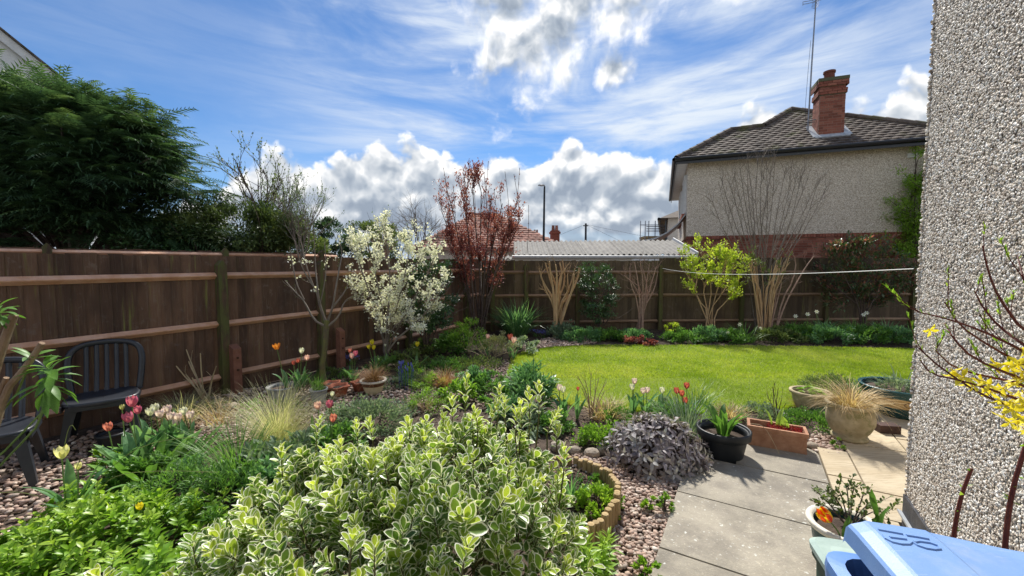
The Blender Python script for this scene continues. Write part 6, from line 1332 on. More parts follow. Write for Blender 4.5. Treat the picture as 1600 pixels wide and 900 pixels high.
mound('leafy_weed', 'dark greenery at the foot of the white blossom shrub', 640, 572, .7, .26, 1100, .05, l_hedge, LEAF2, 28, cat='plant')

# ================================================================== BLOSSOM TREES IN FRONT OF THE LEFT FENCE
Y = 5.55; b = base_at(503, Y); br = BR(); S = []
trunk = [b, P(502, 575, Y), P(508, 545, Y), P(509, 520, Y), P(511, 500, Y)]
mb = MB(); tube(mb, smooth(trunk, 2), [.048, .04, .036, .04, .033], 8); tsap = thing('blossom_sapling', 'young cherry sapling with sparse white blossom in front of the left fence', 'tree', b); mb.build('trunk', b_moss, tsap, smooth=True)
lim = ([(510, 505), (500, 480), (495, 455), (478, 430), (468, 408), (459, 372)], [(511, 505), (520, 480), (523, 460), (530, 420), (535, 395), (530, 375)], [(508, 510), (490, 500), (475, 470), (465, 460), (445, 438)], [(509, 505), (498, 470), (495, 440), (493, 420), (490, 350)], [(475, 468), (462, 440), (455, 400), (452, 385)], [(512, 510), (530, 495), (538, 470), (552, 462)], [(500, 475), (508, 440), (510, 415), (507, 380)], [(520, 480), (540, 455), (545, 440)], [(489, 445), (478, 415), (470, 375), (462, 362)])
for q in lim: br.limb([P(a, c_, Y+.05*i*rng.uniform(-1, 1)) for i, (a, c_) in enumerate(q)], .017 if q[0][0] > 505 else .009, .004, 2)
br.side(16, .22, .003, 0, (2,), up=.2, spread=.8, t0=.5); s_ = MB(); skel(s_, br, (4, 5, 6, 6)); s_.build('branches', b_grey, tsap, smooth=True)
FL5 = None
def floret(n=5, w=.75):
    V, F, E = leaf_t(w, 2, .12, .0, .6); mb = MB()
    for k in range(n): a = k*2*math.pi/n; scatter(mb, (V, F, E), [(0, 0, 0)], [(math.cos(a), math.sin(a), .35)], [(0, 0, 1)], .5, rnd=np.array([0.]))
    return np.concatenate(mb.v), [np.concatenate(mb.f[4])], np.zeros(mb.n)
FLO = floret(); f = MB()
for px, py, k in ((455, 406, 9), (458, 412, 5), (476, 406, 8), (482, 410, 6), (468, 435, 5), (492, 452, 8), (530, 374, 7), (533, 380, 5), (540, 396, 4), (526, 403, 4), (549, 413, 6), (513, 405, 5), (507, 418, 3), (487, 413, 4), (539, 434, 3), (566, 433, 3), (470, 404, 4), (505, 412, 4)):
    c = P(px, py, Y+rng.uniform(-.1, .1)); T = np.array(c)+rng.normal(0, .022, (k, 3)); scatter(f, FLO, T, rdir(k), rdir(k)+np.array([0, -.6, .2]), rng.uniform(.026, .04, k), rnd=rng.random(k))
stuff(f.build('blossom', l_white, tsap)); f = MB(); leaves_on(f, br, 160, .02, LEAF2, (0, 2), .8, .4); stuff(f.build('foliage', l_blossleaf, tsap))
# white blossom shrub
Y = 6.9; b = base_at(602, Y); br = BR(); t = thing('blossom_shrub', 'bushy shrub thick with creamy white blossom by the left fence', 'shrub', b)
for q in ([(598, 540), (600, 500), (592, 450), (581, 405), (574, 378)], [(602, 540), (606, 490), (610, 430), (605, 390), (601, 362)], [(604, 540), (620, 480), (634, 425), (640, 384)], [(606, 540), (640, 480), (662, 440), (680, 400)], [(600, 530), (582, 490), (568, 470), (560, 455)], [(608, 540), (655, 500), (680, 470), (694, 440)], [(598, 520), (575, 450), (562, 415), (556, 390)], [(606, 520), (624, 450), (655, 408), (668, 384)], [(604, 540), (614, 510), (632, 500), (645, 510)]):
    br.limb([b]+[P(a, c_, Y+rng.uniform(-.25, .25)) for a, c_ in q], .02, .007, 2)
br.side(120, .42, .005, 1, (2,), up=.35, spread=.9, t0=.3); s_ = MB(); skel(s_, br, (3, 4, 5, 6)); s_.build('branches', b_grey, t)
f = MB(); Pp, Dd = sites(br, 1250, (0, 1), .25); Pp = Pp[Pp[:, 2] > .55]
for p in Pp:
    k = int(rng.integers(4, 9)); T = p+rng.normal(0, .026, (k, 3)); scatter(f, FLO, T, rdir(k), rdir(k)+np.array([0, -.5, .5]), rng.uniform(.030, .046, k), rnd=rng.random(k))
stuff(f.build('blossom', l_cream, t)); f = MB(); leaves_on(f, br, 900, .04, LEAF2, (0, 1), .9, .4, .03, (0, 1)); stuff(f.build('foliage', l_blossleaf, t))
f = MB(); c = P(668, 470, 7.35); foliage(f, (c.x, c.y, 1.15), (.52, .4, .75), 5200, .06, LEAF2, 90, .12, .2, half=False, shell=.45, zmin=.3, rr=(0, .9)); br = BR(); bb = base_at(665, 7.5)
for i in range(8): grow(br, bb, (rng.uniform(-.3, .3), rng.uniform(-.2, .2), 1), 1.5, .014, 1)
s_ = MB(); skel(s_, br); plant('evergreen_shrub', 'dark evergreen shrub pressed against the right side of the white blossom', 'shrub', bb, [('foliage', f, l_dark, True), ('stems', s_, b_dark, True)])

# ================================================================== GARDEN CHAIRS
m_chair = surf('black_resin', (.018, .021, .028), (.026, .03, .038), 10, .38, .06, var=0, spec=.5)
def make_chair(label, c, face):
    c = Vector(c); t = thing('garden_chair', label, 'chair', c, 'black garden chairs by the left fence'); fx = Vector((face[0], face[1], 0)).normalized(); rx = Vector((fx.y, -fx.x, 0)).normalized()
    def q(x, y, z): return c+rx*x+fx*y+Vector((0, 0, z))     # x right, y forward
    # seat: rounded slab with turned rim
    mb = MB(); ol = []
    for i in range(28):
        a = 2*math.pi*i/28; ca, sa = math.cos(a), math.sin(a); e = 2/3.4; ol.append((math.copysign(abs(ca)**e, ca)*(.27-.02*(sa < 0)), math.copysign(abs(sa)**e, sa)*.25))
    V = []; 
    for s_, z in ((.97, .405), (1.0, .415), (1.0, .437), (.965, .447), (.90, .442), (.5, .428), (0.02, .424)): V += [tuple(q(x*s_, y*s_, z)) for x, y in ol]
    V += [tuple(q(x*.9, y*.9, .41)) for x, y in ol]
    i = np.arange(6)[:, None]*28; j = np.arange(28)[None]; j2 = (j+1) % 28; mb.add(V, [np.stack([i+j, i+j2, i+28+j2, i+28+j], -1).reshape(-1, 4)]); mb.build('seat', m_chair, t, smooth=True)
    # legs: tapered channels splayed outwards
    for sx in (-1, 1):
        for sy in (-1, 1):
            mb = MB(); a, b = q(sx*.225, sy*.195, .42), q(sx*.285, sy*.265, 0.); 
            for k, (w0, w1) in enumerate(((.085, .045),)):
                V = []
                for p, w_ in ((a, w0), (a.lerp(b, .25), w0*.85), (b, w1)): V += [tuple(p+rx*(-sx*w_)+fx*0), tuple(p), tuple(p+fx*(-sy*w_)), tuple(p+fx*(-sy*w_)-rx*sx*.012), tuple(p-rx*sx*.012-fx*sy*.012), tuple(p-rx*sx*w_-fx*sy*.012)]
                F = [(r_*6+m, r_*6+(m+1) % 6, (r_+1)*6+(m+1) % 6, (r_+1)*6+m) for r_ in range(2) for m in range(6)]; mb.add(V, [np.array(F)])
            mb.build('leg', m_chair, t)
    mb = MB()
    beam(mb, q(-.20, .235, .40), q(.20, .235, .40), .012, .05); beam(mb, q(-.2, -.235, .40), q(.2, -.235, .40), .012, .05); beam(mb, q(-.255, -.2, .40), q(-.255, .2, .40), .012, .05); beam(mb, q(.255, -.2, .40), q(.255, .2, .40), .012, .05); mb.build('apron', m_chair, t)
    # back: arched hoop and slats, leaning back
    hoop = [(-.245, .42), (-.27, .62), (-.275, .76), (-.25, .85), (-.17, .90), (0, .915), (.17, .90), (.25, .85), (.275, .76), (.27, .62), (.245, .42)]
    def bk(x, z): return q(x, -.215-(z-.42)*.24-.05*(1-(x/.27)**2)*min(1, (z-.42)/.2), z)
    pts = smooth([bk(*h_) for h_ in hoop], 3); mb = MB(); n = len(pts)
    tg = nrm(np.gradient(pts, axis=0)); bkn = np.array(-fx); sd2 = nrm(np.cross(tg, bkn)); V = []
    prof_ = [(-.028, -.006), (-.02, .012), (.02, .012), (.028, -.006)]
    for u_, v_ in prof_: pass
    for k in range(n): V += [tuple(pts[k]+sd2[k]*u_+bkn*(-v_)) for u_, v_ in prof_]
    mb.add(V, [np.array([(k*4+m, k*4+(m+1) % 4, (k+1)*4+(m+1) % 4, (k+1)*4+m) for k in range(n-1) for m in range(4)])]); mb.build('back_frame', m_chair, t, smooth=True)
    for x in (-.16, -.08, 0, .08, .16):
        mb = MB(); pts = [bk(x*.92, z) for z in (.43, .55, .7, .82, .895)]
        V = []
        for p in pts: V += [tuple(p-rx*.018-fx*.004), tuple(p+rx*.018-fx*.004), tuple(p+rx*.018+fx*.006), tuple(p-rx*.018+fx*.006)]
        mb.add(V, [np.array([(k*4+m, k*4+(m+1) % 4, (k+1)*4+(m+1) % 4, (k+1)*4+m) for k in range(4) for m in range(4)])]); mb.build('slat', m_chair, t, smooth=True)
    return t
make_chair('black resin garden chair, the right one, whole back in view against the fence', (-3.98, 3.92, 0), (.62, -.78))
make_chair('black resin garden chair, the left one, cut off by the left edge', (-4.05, 3.08, 0), (.66, -.75))
# ================================================================== VARIEGATED SHRUB IN THE FOREGROUND
EU = leaf_v(.56, 12, .24, .16, .64)
class Leaves:
    def __init__(s): s.T = []; s.D = []; s.U = []; s.S = []; s.R = []; s.W = []
    def add(s, t, d, u_, sz, r, w=1.): s.T.append(t); s.D.append(d); s.U.append(u_); s.S.append(sz); s.R.append(r); s.W.append(w)
    def arr(s): return [np.array(x) for x in (s.T, s.D, s.U, s.S, s.R, s.W)]
def perp(a):
    x = nrm(np.cross(a, [.31, .17, 1.] if abs(a[2]) < .95 else [1., 0, 0])); return x, np.cross(a, x)
def shoot(lv, st, p, ax, L, nodes, size, age, tilt=(1.1, .35), whorl=2, jit=.16, wd=1.):
    """pairs or whorls of leaves up a stem, opening out below and closing to a rosette at the tip"""
    p = np.array(p, float); ax = nrm(np.array(ax, float)); x, y = perp(ax); ph = rng.uniform(0, 6.28); q = p.copy(); pts = [p.copy()]
    bend = rng.normal(0, .12, 3)
    for k in range(nodes):
        f = (k+.5)/nodes; axk = nrm(ax+bend*f); q = p+axk*L*(f**.8); pts.append(q.copy())
        for j in range(whorl):
            a = ph+k*(math.pi/2 if whorl == 2 else 2.4)+j*2*math.pi/whorl+rng.normal(0, .2); tl_ = tilt[0]+(tilt[1]-tilt[0])*f+rng.normal(0, jit); r_ = x*math.cos(a)+y*math.sin(a)
            d = nrm(axk*math.cos(tl_)+r_*math.sin(tl_)); up = nrm(axk*math.sin(tl_)-r_*math.cos(tl_)+rng.normal(0, .15, 3)); sz = size*(.75+.45*math.sin(math.pi*min(f*1.05, 1)))*rng.uniform(.8, 1.15)
            lv.add(q+r_*.002, d, up, sz, min(max(age*(.35+.75*f)+rng.normal(0, .06), 0), 1), wd*rng.uniform(.85, 1.15))
    tube(st, np.array(pts), np.linspace(.0035, .0015, len(pts)), 4)
def finish(t, lv, tmpl, mat, nparts, parts_name='leaf', bins=6, score=None, mat2=None):
    T, D_, U, S, R_, Wd = lv.arr(); order = np.argsort(score(T) if score else np.linalg.norm(T-np.array([0, 0, EYE]), axis=1)); sel = order[:nparts]; rest = order[nparts:]; protos = []
    for k in range(bins): mb = MB(); mb.add(tmpl[0], tmpl[1], rnd=(k+.5)/bins, edge=tmpl[2]); protos.append(mb.build('leaf', mat, link=False, smooth=True))
    b = np.array(t.location)
    for i in sel: mobj(parts_name, protos[min(int(R_[i]*bins), bins-1)], t, mw=mat4(T[i]-b, D_[i], U[i], S[i], S[i]*Wd[i]))
    mb = MB(); scatter(mb, tmpl, T[rest], D_[rest], U[rest], S[rest], rnd=R_[rest], Sx=S[rest]*Wd[rest]); stuff(mb.build('foliage', mat2 or mat, t, smooth=True))
ex, ey = -.50, 1.74
te = thing('variegated_shrub', 'large shrub of cream-edged green leaves filling the centre foreground', 'shrub', (ex, ey, 0)); lv = Leaves(); st = MB()
def ztop(x, y):
    u_ = (x-ex)/.90; v_ = (y-ey)/.68; r2 = u_*u_+v_*v_
    return .30+.58*math.sqrt(max(0, 1-r2**1.4))+.12*math.exp(-((x+.14)/.26)**2)*(1 if r2 < 1 else 0)-.06*max(0, -u_)+.05*math.sin(x*9+y*4)*math.sin(y*11-x*3)
n = 0; done = []
while n < 760:
    x = ex+rng.uniform(-.9, .9); y = ey+rng.uniform(-.68, .68); u_ = (x-ex)/.9; v_ = (y-ey)/.68
    if u_*u_+v_*v_ > 1: continue
    if x > .21-max(0, (1.5-y))*.15: continue
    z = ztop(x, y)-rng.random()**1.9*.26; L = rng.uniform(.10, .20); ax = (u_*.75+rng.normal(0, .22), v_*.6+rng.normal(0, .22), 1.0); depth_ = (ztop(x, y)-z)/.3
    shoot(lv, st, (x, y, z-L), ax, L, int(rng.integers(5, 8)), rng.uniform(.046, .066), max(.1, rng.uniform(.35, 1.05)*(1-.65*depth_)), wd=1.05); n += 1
for px, py, Y_, L, sz in ((726, 590, 2.05, .24, .05), (828, 612, 2.0, .16, .046), (790, 622, 2.0, .14, .044), (492, 652, 2.02, .17, .042), (558, 660, 2.0, .13, .042), (582, 655, 1.95, .12, .044), (690, 645, 2.1, .15, .042), (870, 665, 1.95, .12, .04), (745, 640, 2.0, .16, .045), (660, 660, 2.0, .14, .042), (545, 835, 1.12, .1, .044), (585, 850, 1.08, .1, .046), (175, 885, 1.45, .12, .05), (720, 850, 1.15, .11, .045), (805, 640, 1.9, .14, .045), (855, 640, 2.0, .13, .048), (760, 628, 2.05, .2, .05), (705, 622, 2.1, .18, .05), (842, 600, 2.05, .18, .048), (812, 628, 1.95, .18, .05), (640, 650, 2.0, .16, .048), (530, 690, 1.9, .14, .05), (440, 700, 1.85, .14, .048), (880, 700, 1.8, .14, .048), (778, 605, 2.1, .16, .046)):
    tp_ = P(px, py, Y_); b0_ = tp_-Vector((0, 0, L)); tube(st, [b0_-Vector((rng.uniform(-.03, .03), 0, .22)), b0_], .004, 5); shoot(lv, st, b0_, (rng.normal(0, .1), rng.normal(0, .1), 1), L, 7, sz, 1.05, (.95, .3))
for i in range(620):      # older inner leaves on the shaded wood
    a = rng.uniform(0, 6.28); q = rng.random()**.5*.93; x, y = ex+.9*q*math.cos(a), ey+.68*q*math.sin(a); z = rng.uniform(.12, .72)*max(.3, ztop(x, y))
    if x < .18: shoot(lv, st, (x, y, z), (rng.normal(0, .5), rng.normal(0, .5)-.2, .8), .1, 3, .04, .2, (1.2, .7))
br = []
for i in range(34):
    a = rng.uniform(0, 6.28); q = rng.random()**.5*.6; grow(br, (ex+.35*q*math.cos(a), ey+.3*q*math.sin(a), 0), (math.cos(a)*q*1.3, math.sin(a)*q, 1), .62, .011, 1, nch=(3, 5), up=.15)
skel(st, br); stuff(st.build('stems', b_moss, te)); 
T_ = np.array(lv.T)
def sc_eu(T):
    d = np.linalg.norm(T-np.array([0, 0, EYE]), axis=1); py = 412+(EYE-T[:, 2])/T[:, 1]*640; zt = np.array([ztop(a, b) for a, b in T[:, :2]]); return d+6*(py > 905)+2.5*np.maximum(0, zt-.06-T[:, 2])*2
finish(te, lv, EU, l_eu, 300, score=sc_eu, mat2=l_eu)

# ------------------------------------------------------------------ lime green ground plant at lower left
tlm = thing('lime_green_plant', 'spreading lime green leafy plant filling the lower left corner', 'plant', (-1.9, 2.2, 0)); lv = Leaves(); st = MB(); LM = leaf_t(.42, 4, .16, .28, .5)
pl_reg = [(-3.1, 2.45), (-2.9, 2.72), (-2.2, 2.72), (-1.45, 2.5), (-1.2, 2.1), (-1.25, 1.6), (-1.6, 1.35), (-2.6, 1.7), (-3.3, 2.2)]
for x, y in pts_in(pl_reg, 900):
    z = .17+.10*math.sin(x*5+1)*math.sin(y*6)+rng.uniform(-.05, .06); shoot(lv, st, (x, y, max(z-.1, .0)), (rng.normal(0, .25), rng.normal(0, .25)-.1, 1), .12, 6, rng.uniform(.045, .062), rng.uniform(.5, 1.1), (1.45, .55), 2, .2)
stuff(st.build('stems', b_green, tlm)); finish(tlm, lv, LM, l_lime, 250)
# cut-leaved lily shoots at the bottom of the pebble path
tt = thing('lily_shoots', 'upright bright green whorled shoots at the bottom edge beside the pebbles', 'plant', (.35, 2.05, 0)); lv = Leaves(); st = MB(); LL = leaf_t(.2, 4, .18, .45, .45)
for px, py, L in ((905, 905, .26), (922, 900, .30), (938, 905, .27), (950, 890, .2), (915, 925, .3), (945, 925, .24), (930, 940, .28)):
    g_ = G(px, py); shoot(lv, st, g_, (rng.normal(0, .08), rng.normal(0, .08), 1), L, 12, .065, rng.uniform(.6, 1.), (1.35, .35), 3, .18)
stuff(st.build('stems', b_green, tt)); finish(tt, lv, LL, l_lime, 120)
# ------------------------------------------------------------------ purple sage
sx, sy = 1.25, 3.50; ts = thing('purple_sage', 'rounded purple-grey sage bush spilling onto the corner of the paving', 'shrub', (sx, sy, 0)); lv = Leaves(); st = MB(); SG = leaf_t(.38, 4, .1, .3, .5)
for i in range(270):
    d = rdir(1)[0]; d[2] = abs(d[2])*.9+.03; q = rng.uniform(.82, 1.05); p = np.array([sx, sy, .02])+d*np.array([.43, .38, .37])*q; ax = nrm(d*np.array([1, 1, .7])+np.array([0, 0, .35])); shoot(lv, st, p-ax*.07, ax, .09, 4, rng.uniform(.052, .07), rng.uniform(.1, 1), (1.75, .6), 2, .22)
for i in range(90): a = rng.uniform(0, 6.28); q = rng.random()**.5; tube(st, smooth([(sx+.1*math.cos(a)*q, sy+.1*math.sin(a)*q, 0), (sx+.25*math.cos(a)*q, sy+.22*math.sin(a)*q, .16), (sx+.4*math.cos(a)*q, sy+.36*math.sin(a)*q, .33*math.sqrt(max(.05, 1-q*q)))], 2), .0035, 4)
stuff(st.build('stems', b_dark, ts)); finish(ts, lv, SG, l_purple, 250)

# ------------------------------------------------------------------ near plant at the left edge with sawn-off stems
tn = thing('leafy_shrub', 'cut-back shrub at the left edge with sawn stems and glossy drooping rosettes', 'shrub', (-1.55, 1.05, 0)); lv = Leaves(); st = MB(); NL = leaf_t(.26, 5, .16, .35, .5)
b_cut = surf('pale_cut_bark', (.20, .13, .08), (.34, .25, .17), 22, .85, .5, stretch=(1, 1, .4), var=.1)
for q, r0, r1 in (([(-60, 900), (0, 620), (40, 575), (66, 536)], .009, .0065), ([(-90, 800), (-20, 620), (2, 545), (22, 492)], .011, .009), ([(-80, 880), (-20, 680), (-10, 640), (10, 590)], .01, .006)):
    pts = [Vector((-1.55+rng.uniform(-.05, .05), 1.05, 0))]+[P(a, c_, 1.1) for a, c_ in q]; mb = MB(); tube(mb, smooth(pts, 3), [r0*1.2, r0, r1], 8, cap=True); mb.build('cut_stem', b_cut, tn, smooth=False)
def rosette(px, py, Y_, nL, size, age, ax, tilt, L=.05):
    c = P(px, py, Y_); shoot(lv, st, c, ax, L, nL, size, age, tilt, 3, .14)
    tube(st, smooth([c, c-Vector((.06, 0, .12)), Vector((-1.62, 1.05, max(.0, c.z-.4)))], 2), .0028, 5)
rosette(86, 596, 1.12, 6, .058, .75, (.1, -.1, 1), (1.9, .8)); rosette(78, 618, 1.1, 4, .066, .5, (.0, -.1, 1), (2.3, 1.6), .04); rosette(2, 505, 1.1, 5, .045, .8, (0, 0, 1), (1.9, .7)); rosette(48, 565, 1.12, 2, .05, .8, (.4, 0, 1), (1.3, .9), .02)
stuff(st.build('stems', b_green, tn)); finish(tn, lv, NL, l_mid, 400)
# long stray blades crossing the lower left
tg_ = thing('grass_clump', 'stray long pale grass blades arching over the left foreground bed', 'grass', G(120, 840)); mb = MB()
for q in ([(-5, 770), (30, 768), (62, 776)], [(120, 790), (200, 700), (300, 680), (380, 690)], [(150, 770), (180, 740), (260, 735), (340, 738)], [(100, 700), (106, 672), (112, 662), (118, 672)], [(118, 745), (122, 722), (128, 716), (134, 722)]): tube(mb, smooth([P(a, c_, 2.5) for a, c_ in q], 3), .0022, 3)
mb.build('blades', l_ggrass, tg_)

# ------------------------------------------------------------------ forsythia in front of the near wall
tf = thing('forsythia', 'forsythia with yellow flowers on bare arching stems before the pebbledashed wall', 'shrub', (1.62, 1.08, 0)); br = BR(); st = MB(); root = Vector((1.62, 1.08, 0)); Yf = 1.38
def PF(px, py, Y_=None): return P(px, py, Y_ or Yf)
arms = ([(1660, 590), (1600, 548), (1530, 515), (1480, 498), (1432, 487)], [(1660, 620), (1600, 570), (1545, 540), (1500, 510), (1476, 472)], [(1680, 560), (1600, 520), (1560, 465), (1544, 425), (1535, 384)], [(1670, 580), (1600, 540), (1560, 510), (1535, 480), (1523, 455)], [(1660, 660), (1590, 640), (1530, 615), (1470, 575), (1431, 540)], [(1660, 640), (1600, 600), (1540, 588), (1490, 575), (1462, 548)], [(1655, 650), (1560, 612), (1500, 594), (1455, 585), (1437, 562)], [(1650, 610), (1590, 590), (1520, 560), (1490, 530), (1476, 505)], [(1660, 590), (1620, 500), (1600, 440), (1590, 400)])
for q in arms: br.limb([root, PF(1700, 780, 1.2), ]+[PF(a, c_, Yf+rng.uniform(-.05, .05)) for a, c_ in q], .0075, .0018, 2)
br.side(26, .12, .0016, 0, (2,), up=.5, spread=.5, t0=.5, jit=.05); skel(st, br, (4, 4, 5, 6)); stuff(st.build('stems', b_red, tf))
f = MB(); Pp, Dd = sites(br, 330, (0, 2), .45); Pp = Pp[Pp[:, 2] > .9]; m = len(Pp); scatter(f, LEAF_N, Pp, nrm(Dd[:m]*1.2+rdir(m)*.5+np.array([0, 0, .5])), rdir(m), rng.uniform(.012, .024, m), rnd=rng.uniform(.2, 1, m)); stuff(f.build('buds', l_lime, tf))
V, F, E = leaf_t(.42, 3, .3, .25, .6); fm = MB()
for k in range(4): a = k*math.pi/2; scatter(fm, (V, F, E), [(0, 0, 0)], [(math.cos(a), math.sin(a), .5)], [(0, 0, 1)], 1., rnd=np.array([.3+.2*k]))
lathe(fm, [(.05, -.2), (.07, 0), (.03, .12)], (0, 0, 0), 6, rnd=.0); fmesh = fm.build('flower', f_yellow, link=False, smooth=True)
spots = [(1452, 515), (1488, 578), (1492, 586), (1512, 598), (1520, 603), (1505, 590), (1535, 594), (1546, 600), (1540, 606), (1560, 570), (1568, 606), (1576, 598), (1584, 562), (1592, 570), (1598, 580), (1590, 602), (1598, 612), (1582, 618), (1570, 632), (1580, 640), (1592, 650), (1598, 634), (1568, 650), (1578, 660), (1590, 664), (1600, 655), (1560, 625), (1574, 584), (1602, 600), (1604, 560), (1588, 590), (1606, 625), (1575, 570), (1583, 630), (1565, 612), (1597, 545), (1548, 612), (1600, 670)]
for px, py in spots:
    c = P(px, py, Yf+rng.uniform(-.07, .05)); d = Vector(tuple(rdir(1)[0]*.8+np.array([-.3, -.5, -.35]))).normalized(); q = Vector((0, 0, 1)).rotation_difference(d); s_ = rng.uniform(.027, .037)
    mobj('flower', fmesh, tf, mw=Matrix.Translation(c-root)@q.to_matrix().to_4x4()@Matrix.Scale(s_, 4))
# two dark red canes behind the blue bin
tr_ = thing('rose_canes', 'two dark red bare canes rising behind the blue bin against the wall', 'shrub', (1.66, 1.3, 0)); mb = MB()
for q, Yc in (([(1486, 900), (1490, 835), (1500, 780), (1518, 732)], 1.62), ([(1568, 920), (1570, 850), (1580, 770), (1600, 705), (1620, 640)], 1.42)):
    b_ = P(q[0][0], 880, Yc); pts = smooth([Vector((b_.x, b_.y, 0))]+[P(a, c_, Yc) for a, c_ in q], 3); mb = MB(); tube(mb, pts, [.009, .008, .006], 6, cap=True); mb.build('cane', b_red, tr_, smooth=True)
    f = MB(); n = 10; i = rng.integers(len(pts)//2, len(pts), n); scatter(f, LEAF2, pts[i], rdir(n)+np.array([0, 0, .6]), rdir(n), rng.uniform(.015, .035, n), rnd=rng.random(n)); stuff(f.build('buds', l_lime, tr_))

# ------------------------------------------------------------------ bottom right: glazed pot with shrub and flame tulip
qx, qy = 1.90, 2.24
pot('plant_pot', 'dark glazed pot with a broad cream rim between the paving and the green bin', qx, qy, wallprof(.13, .165, .20, belly=.01), m_teal, [(.163, .175), (.18, .18), (.194, .202), (.19, .215), (.17, .218), (.155, .202)], m_creamrim, .175, .155, z0=.034)
br = BR(); rt = Vector((qx+.02, qy, .21))
for q in ([(1290, 780), (1268, 762)], [(1310, 780), (1290, 765)], [(1318, 785), (1310, 764)], [(1330, 780), (1335, 762)], [(1345, 785), (1350, 768)], [(1350, 790), (1372, 785)], [(1300, 795), (1264, 780)], [(1355, 800), (1388, 800)], [(1325, 775), (1322, 758)]): br.limb([rt]+[P(a, c_, 2.28+rng.uniform(-.1, .1)) for a, c_ in q], .005, .002, 2)
br.side(44, .09, .0016, 0, (2,), up=.3, spread=1.); s_ = MB(); skel(s_, br); f = MB(); leaves_on(f, br, 520, .024, LEAF_R, (0, 2), .9, .3, .004, (0, .7)); plant('potted_shrub', 'twiggy little shrub with small olive leaves in the cream-rimmed pot', 'shrub', rt, [('branches', s_, b_dark, True), ('foliage', f, l_hedge, True)])
hd = P(1296, 814, 2.14); tulip('red and yellow flame tulip leaning out of the cream-rimmed pot', Vector((hd.x+.09, hd.y+.03, .21)), hd, f_flame, 1.15, .1, 1, .12, .03, None, l_mid)
t = thing('potted_tulip', 'two pointed tulip leaves and a bud standing at the right of the cream-rimmed pot', 'plant', (qx+.16, qy, .21))
for (a, c_), w_ in (((1362, 764), .045), ((1393, 790), .03), ((1372, 800), .03)):
    e = P(a, c_, 2.22); b_ = Vector((qx+.14+rng.uniform(-.02, .04), qy-.02, .21)); pts = np.array([b_.lerp(e, k/6)+Vector((0, .015*math.sin(k/6*3.1), 0)) for k in range(7)]); mb = MB(); ribbon(mb, pts, w_, .4, .4, 'broad'); mb.build('leaf', l_mid, t, smooth=True)

# ------------------------------------------------------------------ bins
dust = lambda t, col, nb, co: (t.mix(t.m('MULTIPLY', t.ss(t.noise(co, 9, 6, .7), .5, .75), .28), t.mix(t.m('MULTIPLY', t.ss(t.noise(t.mapping(co, (3, 60, 1), (0, 0, .4)), 4, 3, .6), .66, .72), .3), col, (.5, .58, .7)), (.42, .46, .50)), nb)
m_blue = surf('blue_plastic', (.10, .22, .52), (.12, .25, .56), 30, .38, .06, bscale=300, var=0, spec=.5); m_bluelid = surf('blue_lid_plastic', (.15, .27, .54), (.18, .31, .57), 5, .45, .1, bscale=260, var=0, spec=.4, extra=dust)
m_greenbin = surf('dark_green_plastic', (.012, .05, .035), (.02, .07, .05), 14, .5, .1, var=0); m_greenlid = surf('green_lid_painted_sheen', (.26, .36, .32), (.40, .50, .45), 4, .5, .15, var=0)  # lid green is paled so its colour carries the reflected light
av = Vector((.28, .96, 0)).normalized(); bv = Vector((.95, -.3, 0)).normalized(); bv = (bv-av*bv.dot(av)).normalized()
L0 = G(1322, 815, 1.075)
bb = thing('wheelie_bin', 'blue plastic bin with a flat raised lid in the bottom right corner', 'bin', (L0.x, L0.y, 0))
def Q(b_, a_, z): return Vector((L0.x, L0.y, 0))+bv*b_-av*a_+Vector((0, 0, z))
# body, tapered, with a turned rim
mb = MB(); bw, bd_ = .56, .68; lay = []
def rrect(x0, x1, y0, y1, r, z, n=5):
    o = []
    for cx, cy, a0 in ((x1-r, y0+r, -math.pi/2), (x1-r, y1-r, 0), (x0+r, y1-r, math.pi/2), (x0+r, y0+r, math.pi)):
        for k in range(n): a = a0+k*math.pi/2/(n-1); o.append(tuple(Q(cx+r*math.cos(a), cy+r*math.sin(a), z)))
    return o
for ins, z in ((.06, .06), (.05, .08), (.0, .93), (-.018, .935), (-.02, .965), (-.018, .985), (.01, .99), (.02, .93)): lay.append(rrect(-.03+ins, bw+ins*-1, .0+ins, bd_-ins, .05, z))
n = len(lay[0]); V = [p for l in lay for p in l]; mb.add(V, [np.array([(i*n+j, i*n+(j+1) % n, (i+1)*n+(j+1) % n, (i+1)*n+j) for i in range(len(lay)-1) for j in range(n)])]); mb.build('body', m_blue, bb, smooth=False)
# lid swept from front to hinge, profile across: lip, flange, flat panel, falling side
prof_l = [(-.004, -.045), (.0, -.006), (.006, .0), (.03, .010), (.036, .014), (.155, .012), (.163, .008), (.30, -.004), (.50, -.012), (.56, -.02), (.575, -.03), (.575, -.065)]
mb = MB(); rows = []
for a_, dz in ((-.003, -.045), (0, -.008), (.008, 0.), (.05, .004), (.2, .006), (.45, .0), (.72, -.01), (.73, -.05)):
    rows.append([tuple(Q(x, a_, 1.075+z*(1 if dz > -.03 else .3)+dz)) for x, z in prof_l])
k = len(prof_l); mb.add([p for r_ in rows for p in r_], [np.array([(i*k+j, i*k+j+1, (i+1)*k+j+1, (i+1)*k+j) for i in range(len(rows)-1) for j in range(k-1)])]); lid = mb.build('lid', m_bluelid, bb, smooth=False)
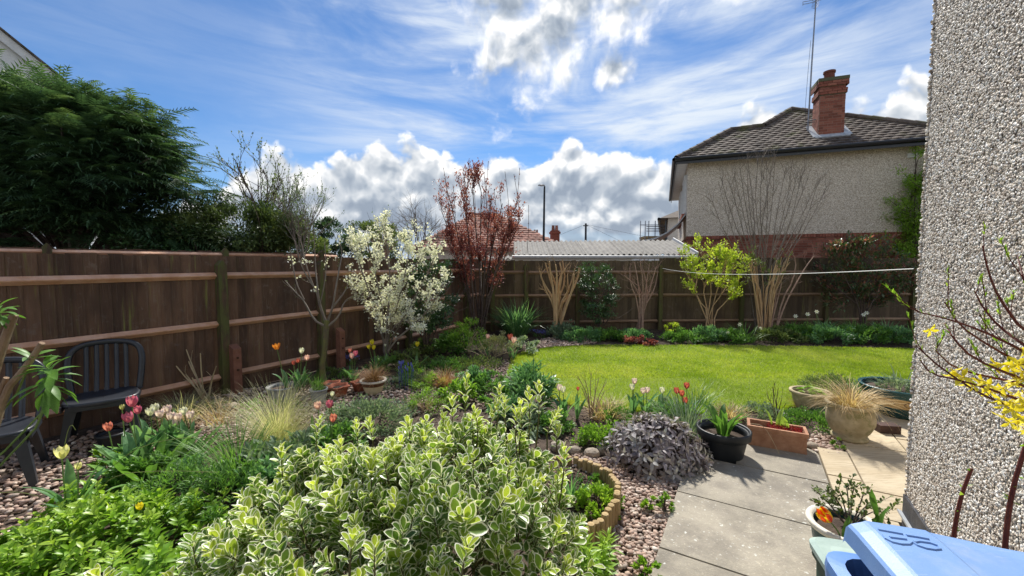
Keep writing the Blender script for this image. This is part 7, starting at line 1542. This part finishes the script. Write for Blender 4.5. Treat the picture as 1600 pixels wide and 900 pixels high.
# embossed letter B lying on its back (spine away from the viewer), as moulded on the lid
def lz(x, a_): return 1.075+np.interp(x, [p[0] for p in prof_l[2:]], [p[1] for p in prof_l[2:]])+np.interp(a_, [.008, .05, .2, .45], [0, .004, .006, 0])
def emb(pts, r=.0032):
    mb = MB(); p = [tuple(Q(x, a_, lz(x, a_)+.0005)) for x, a_ in pts]; tube(mb, p, r, 6, cap=True); return mb
def px2q(px, py):
    g_ = G(px, py, 1.088); v_ = Vector((g_.x-L0.x, g_.y-L0.y, 0)); return (v_.dot(bv), -v_.dot(av))
for q in ([(1372, 831), (1390, 834), (1410, 837.5)], [(1416, 839.5), (1434, 842), (1451, 845)], [(1380, 840), (1384, 846), (1394, 851), (1408, 854), (1420, 854), (1425, 850)], [(1390, 843), (1403, 844.5), (1416, 846)], [(1425, 850), (1434, 856), (1446, 860), (1460, 862), (1469, 861), (1466, 856), (1452, 851), (1436, 849), (1428, 850.5)]):
    emb([px2q(*p) for p in q]).build('embossed_letter', m_bluelid, lid)
mb = MB(); tube(mb, [Q(.05, .72, 1.0), Q(.5, .72, 1.0)], .016, 8, cap=True); mb.build('handle', m_blue, bb)
for s_ in (.0, .5): mb = MB(); p = Q(s_, .60, .1); tube(mb, [p-bv*.02, p+bv*.04], .1, 18, cap=True); mb.build('wheel', m_blackplastic, bb)
# low green box behind it
g0 = G(1262, 834, .60); gb = thing('green_bin', 'low dark green plastic bin with a lid tinted pale by painted-in sheen left of the blue bin', 'bin', (g0.x, g0.y, 0))
def Q2(b_, a_, z): return Vector((g0.x, g0.y, 0))+bv*b_-av*a_+Vector((0, 0, z))
def rr2(x0, x1, y0, y1, r, z, n=5):
    o = []
    for cx, cy, a0 in ((x1-r, y0+r, -math.pi/2), (x1-r, y1-r, 0), (x0+r, y1-r, math.pi/2), (x0+r, y0+r, math.pi)):
        for k in range(n): a = a0+k*math.pi/2/(n-1); o.append(tuple(Q2(cx+r*math.cos(a), cy+r*math.sin(a), z)))
    return o
lay = [rr2(.03, .31, .03, .32, .04, .0), rr2(.015, .33, .015, .35, .04, .535), rr2(.003, .342, .003, .362, .04, .54), rr2(.003, .342, .003, .362, .04, .565)]
mb = MB(); n = 20; mb.add([p for l in lay for p in l], [np.array([(i*n+j, i*n+(j+1) % n, (i+1)*n+(j+1) % n, (i+1)*n+j) for i in range(3) for j in range(n)])]); mb.build('body', m_greenbin, gb)
lay = [rr2(-.004, .35, -.004, .37, .045, .566), rr2(-.006, .352, -.006, .372, .045, .588), rr2(.01, .335, .01, .355, .04, .602), rr2(.05, .30, .05, .32, .03, .596), rr2(.15, .2, .15, .2, .01, .598)]
mb = MB(); mb.add([p for l in lay for p in l], [np.array([(i*n+j, i*n+(j+1) % n, (i+1)*n+(j+1) % n, (i+1)*n+j) for i in range(4) for j in range(n)])]); mb.build('lid', m_greenlid, gb)
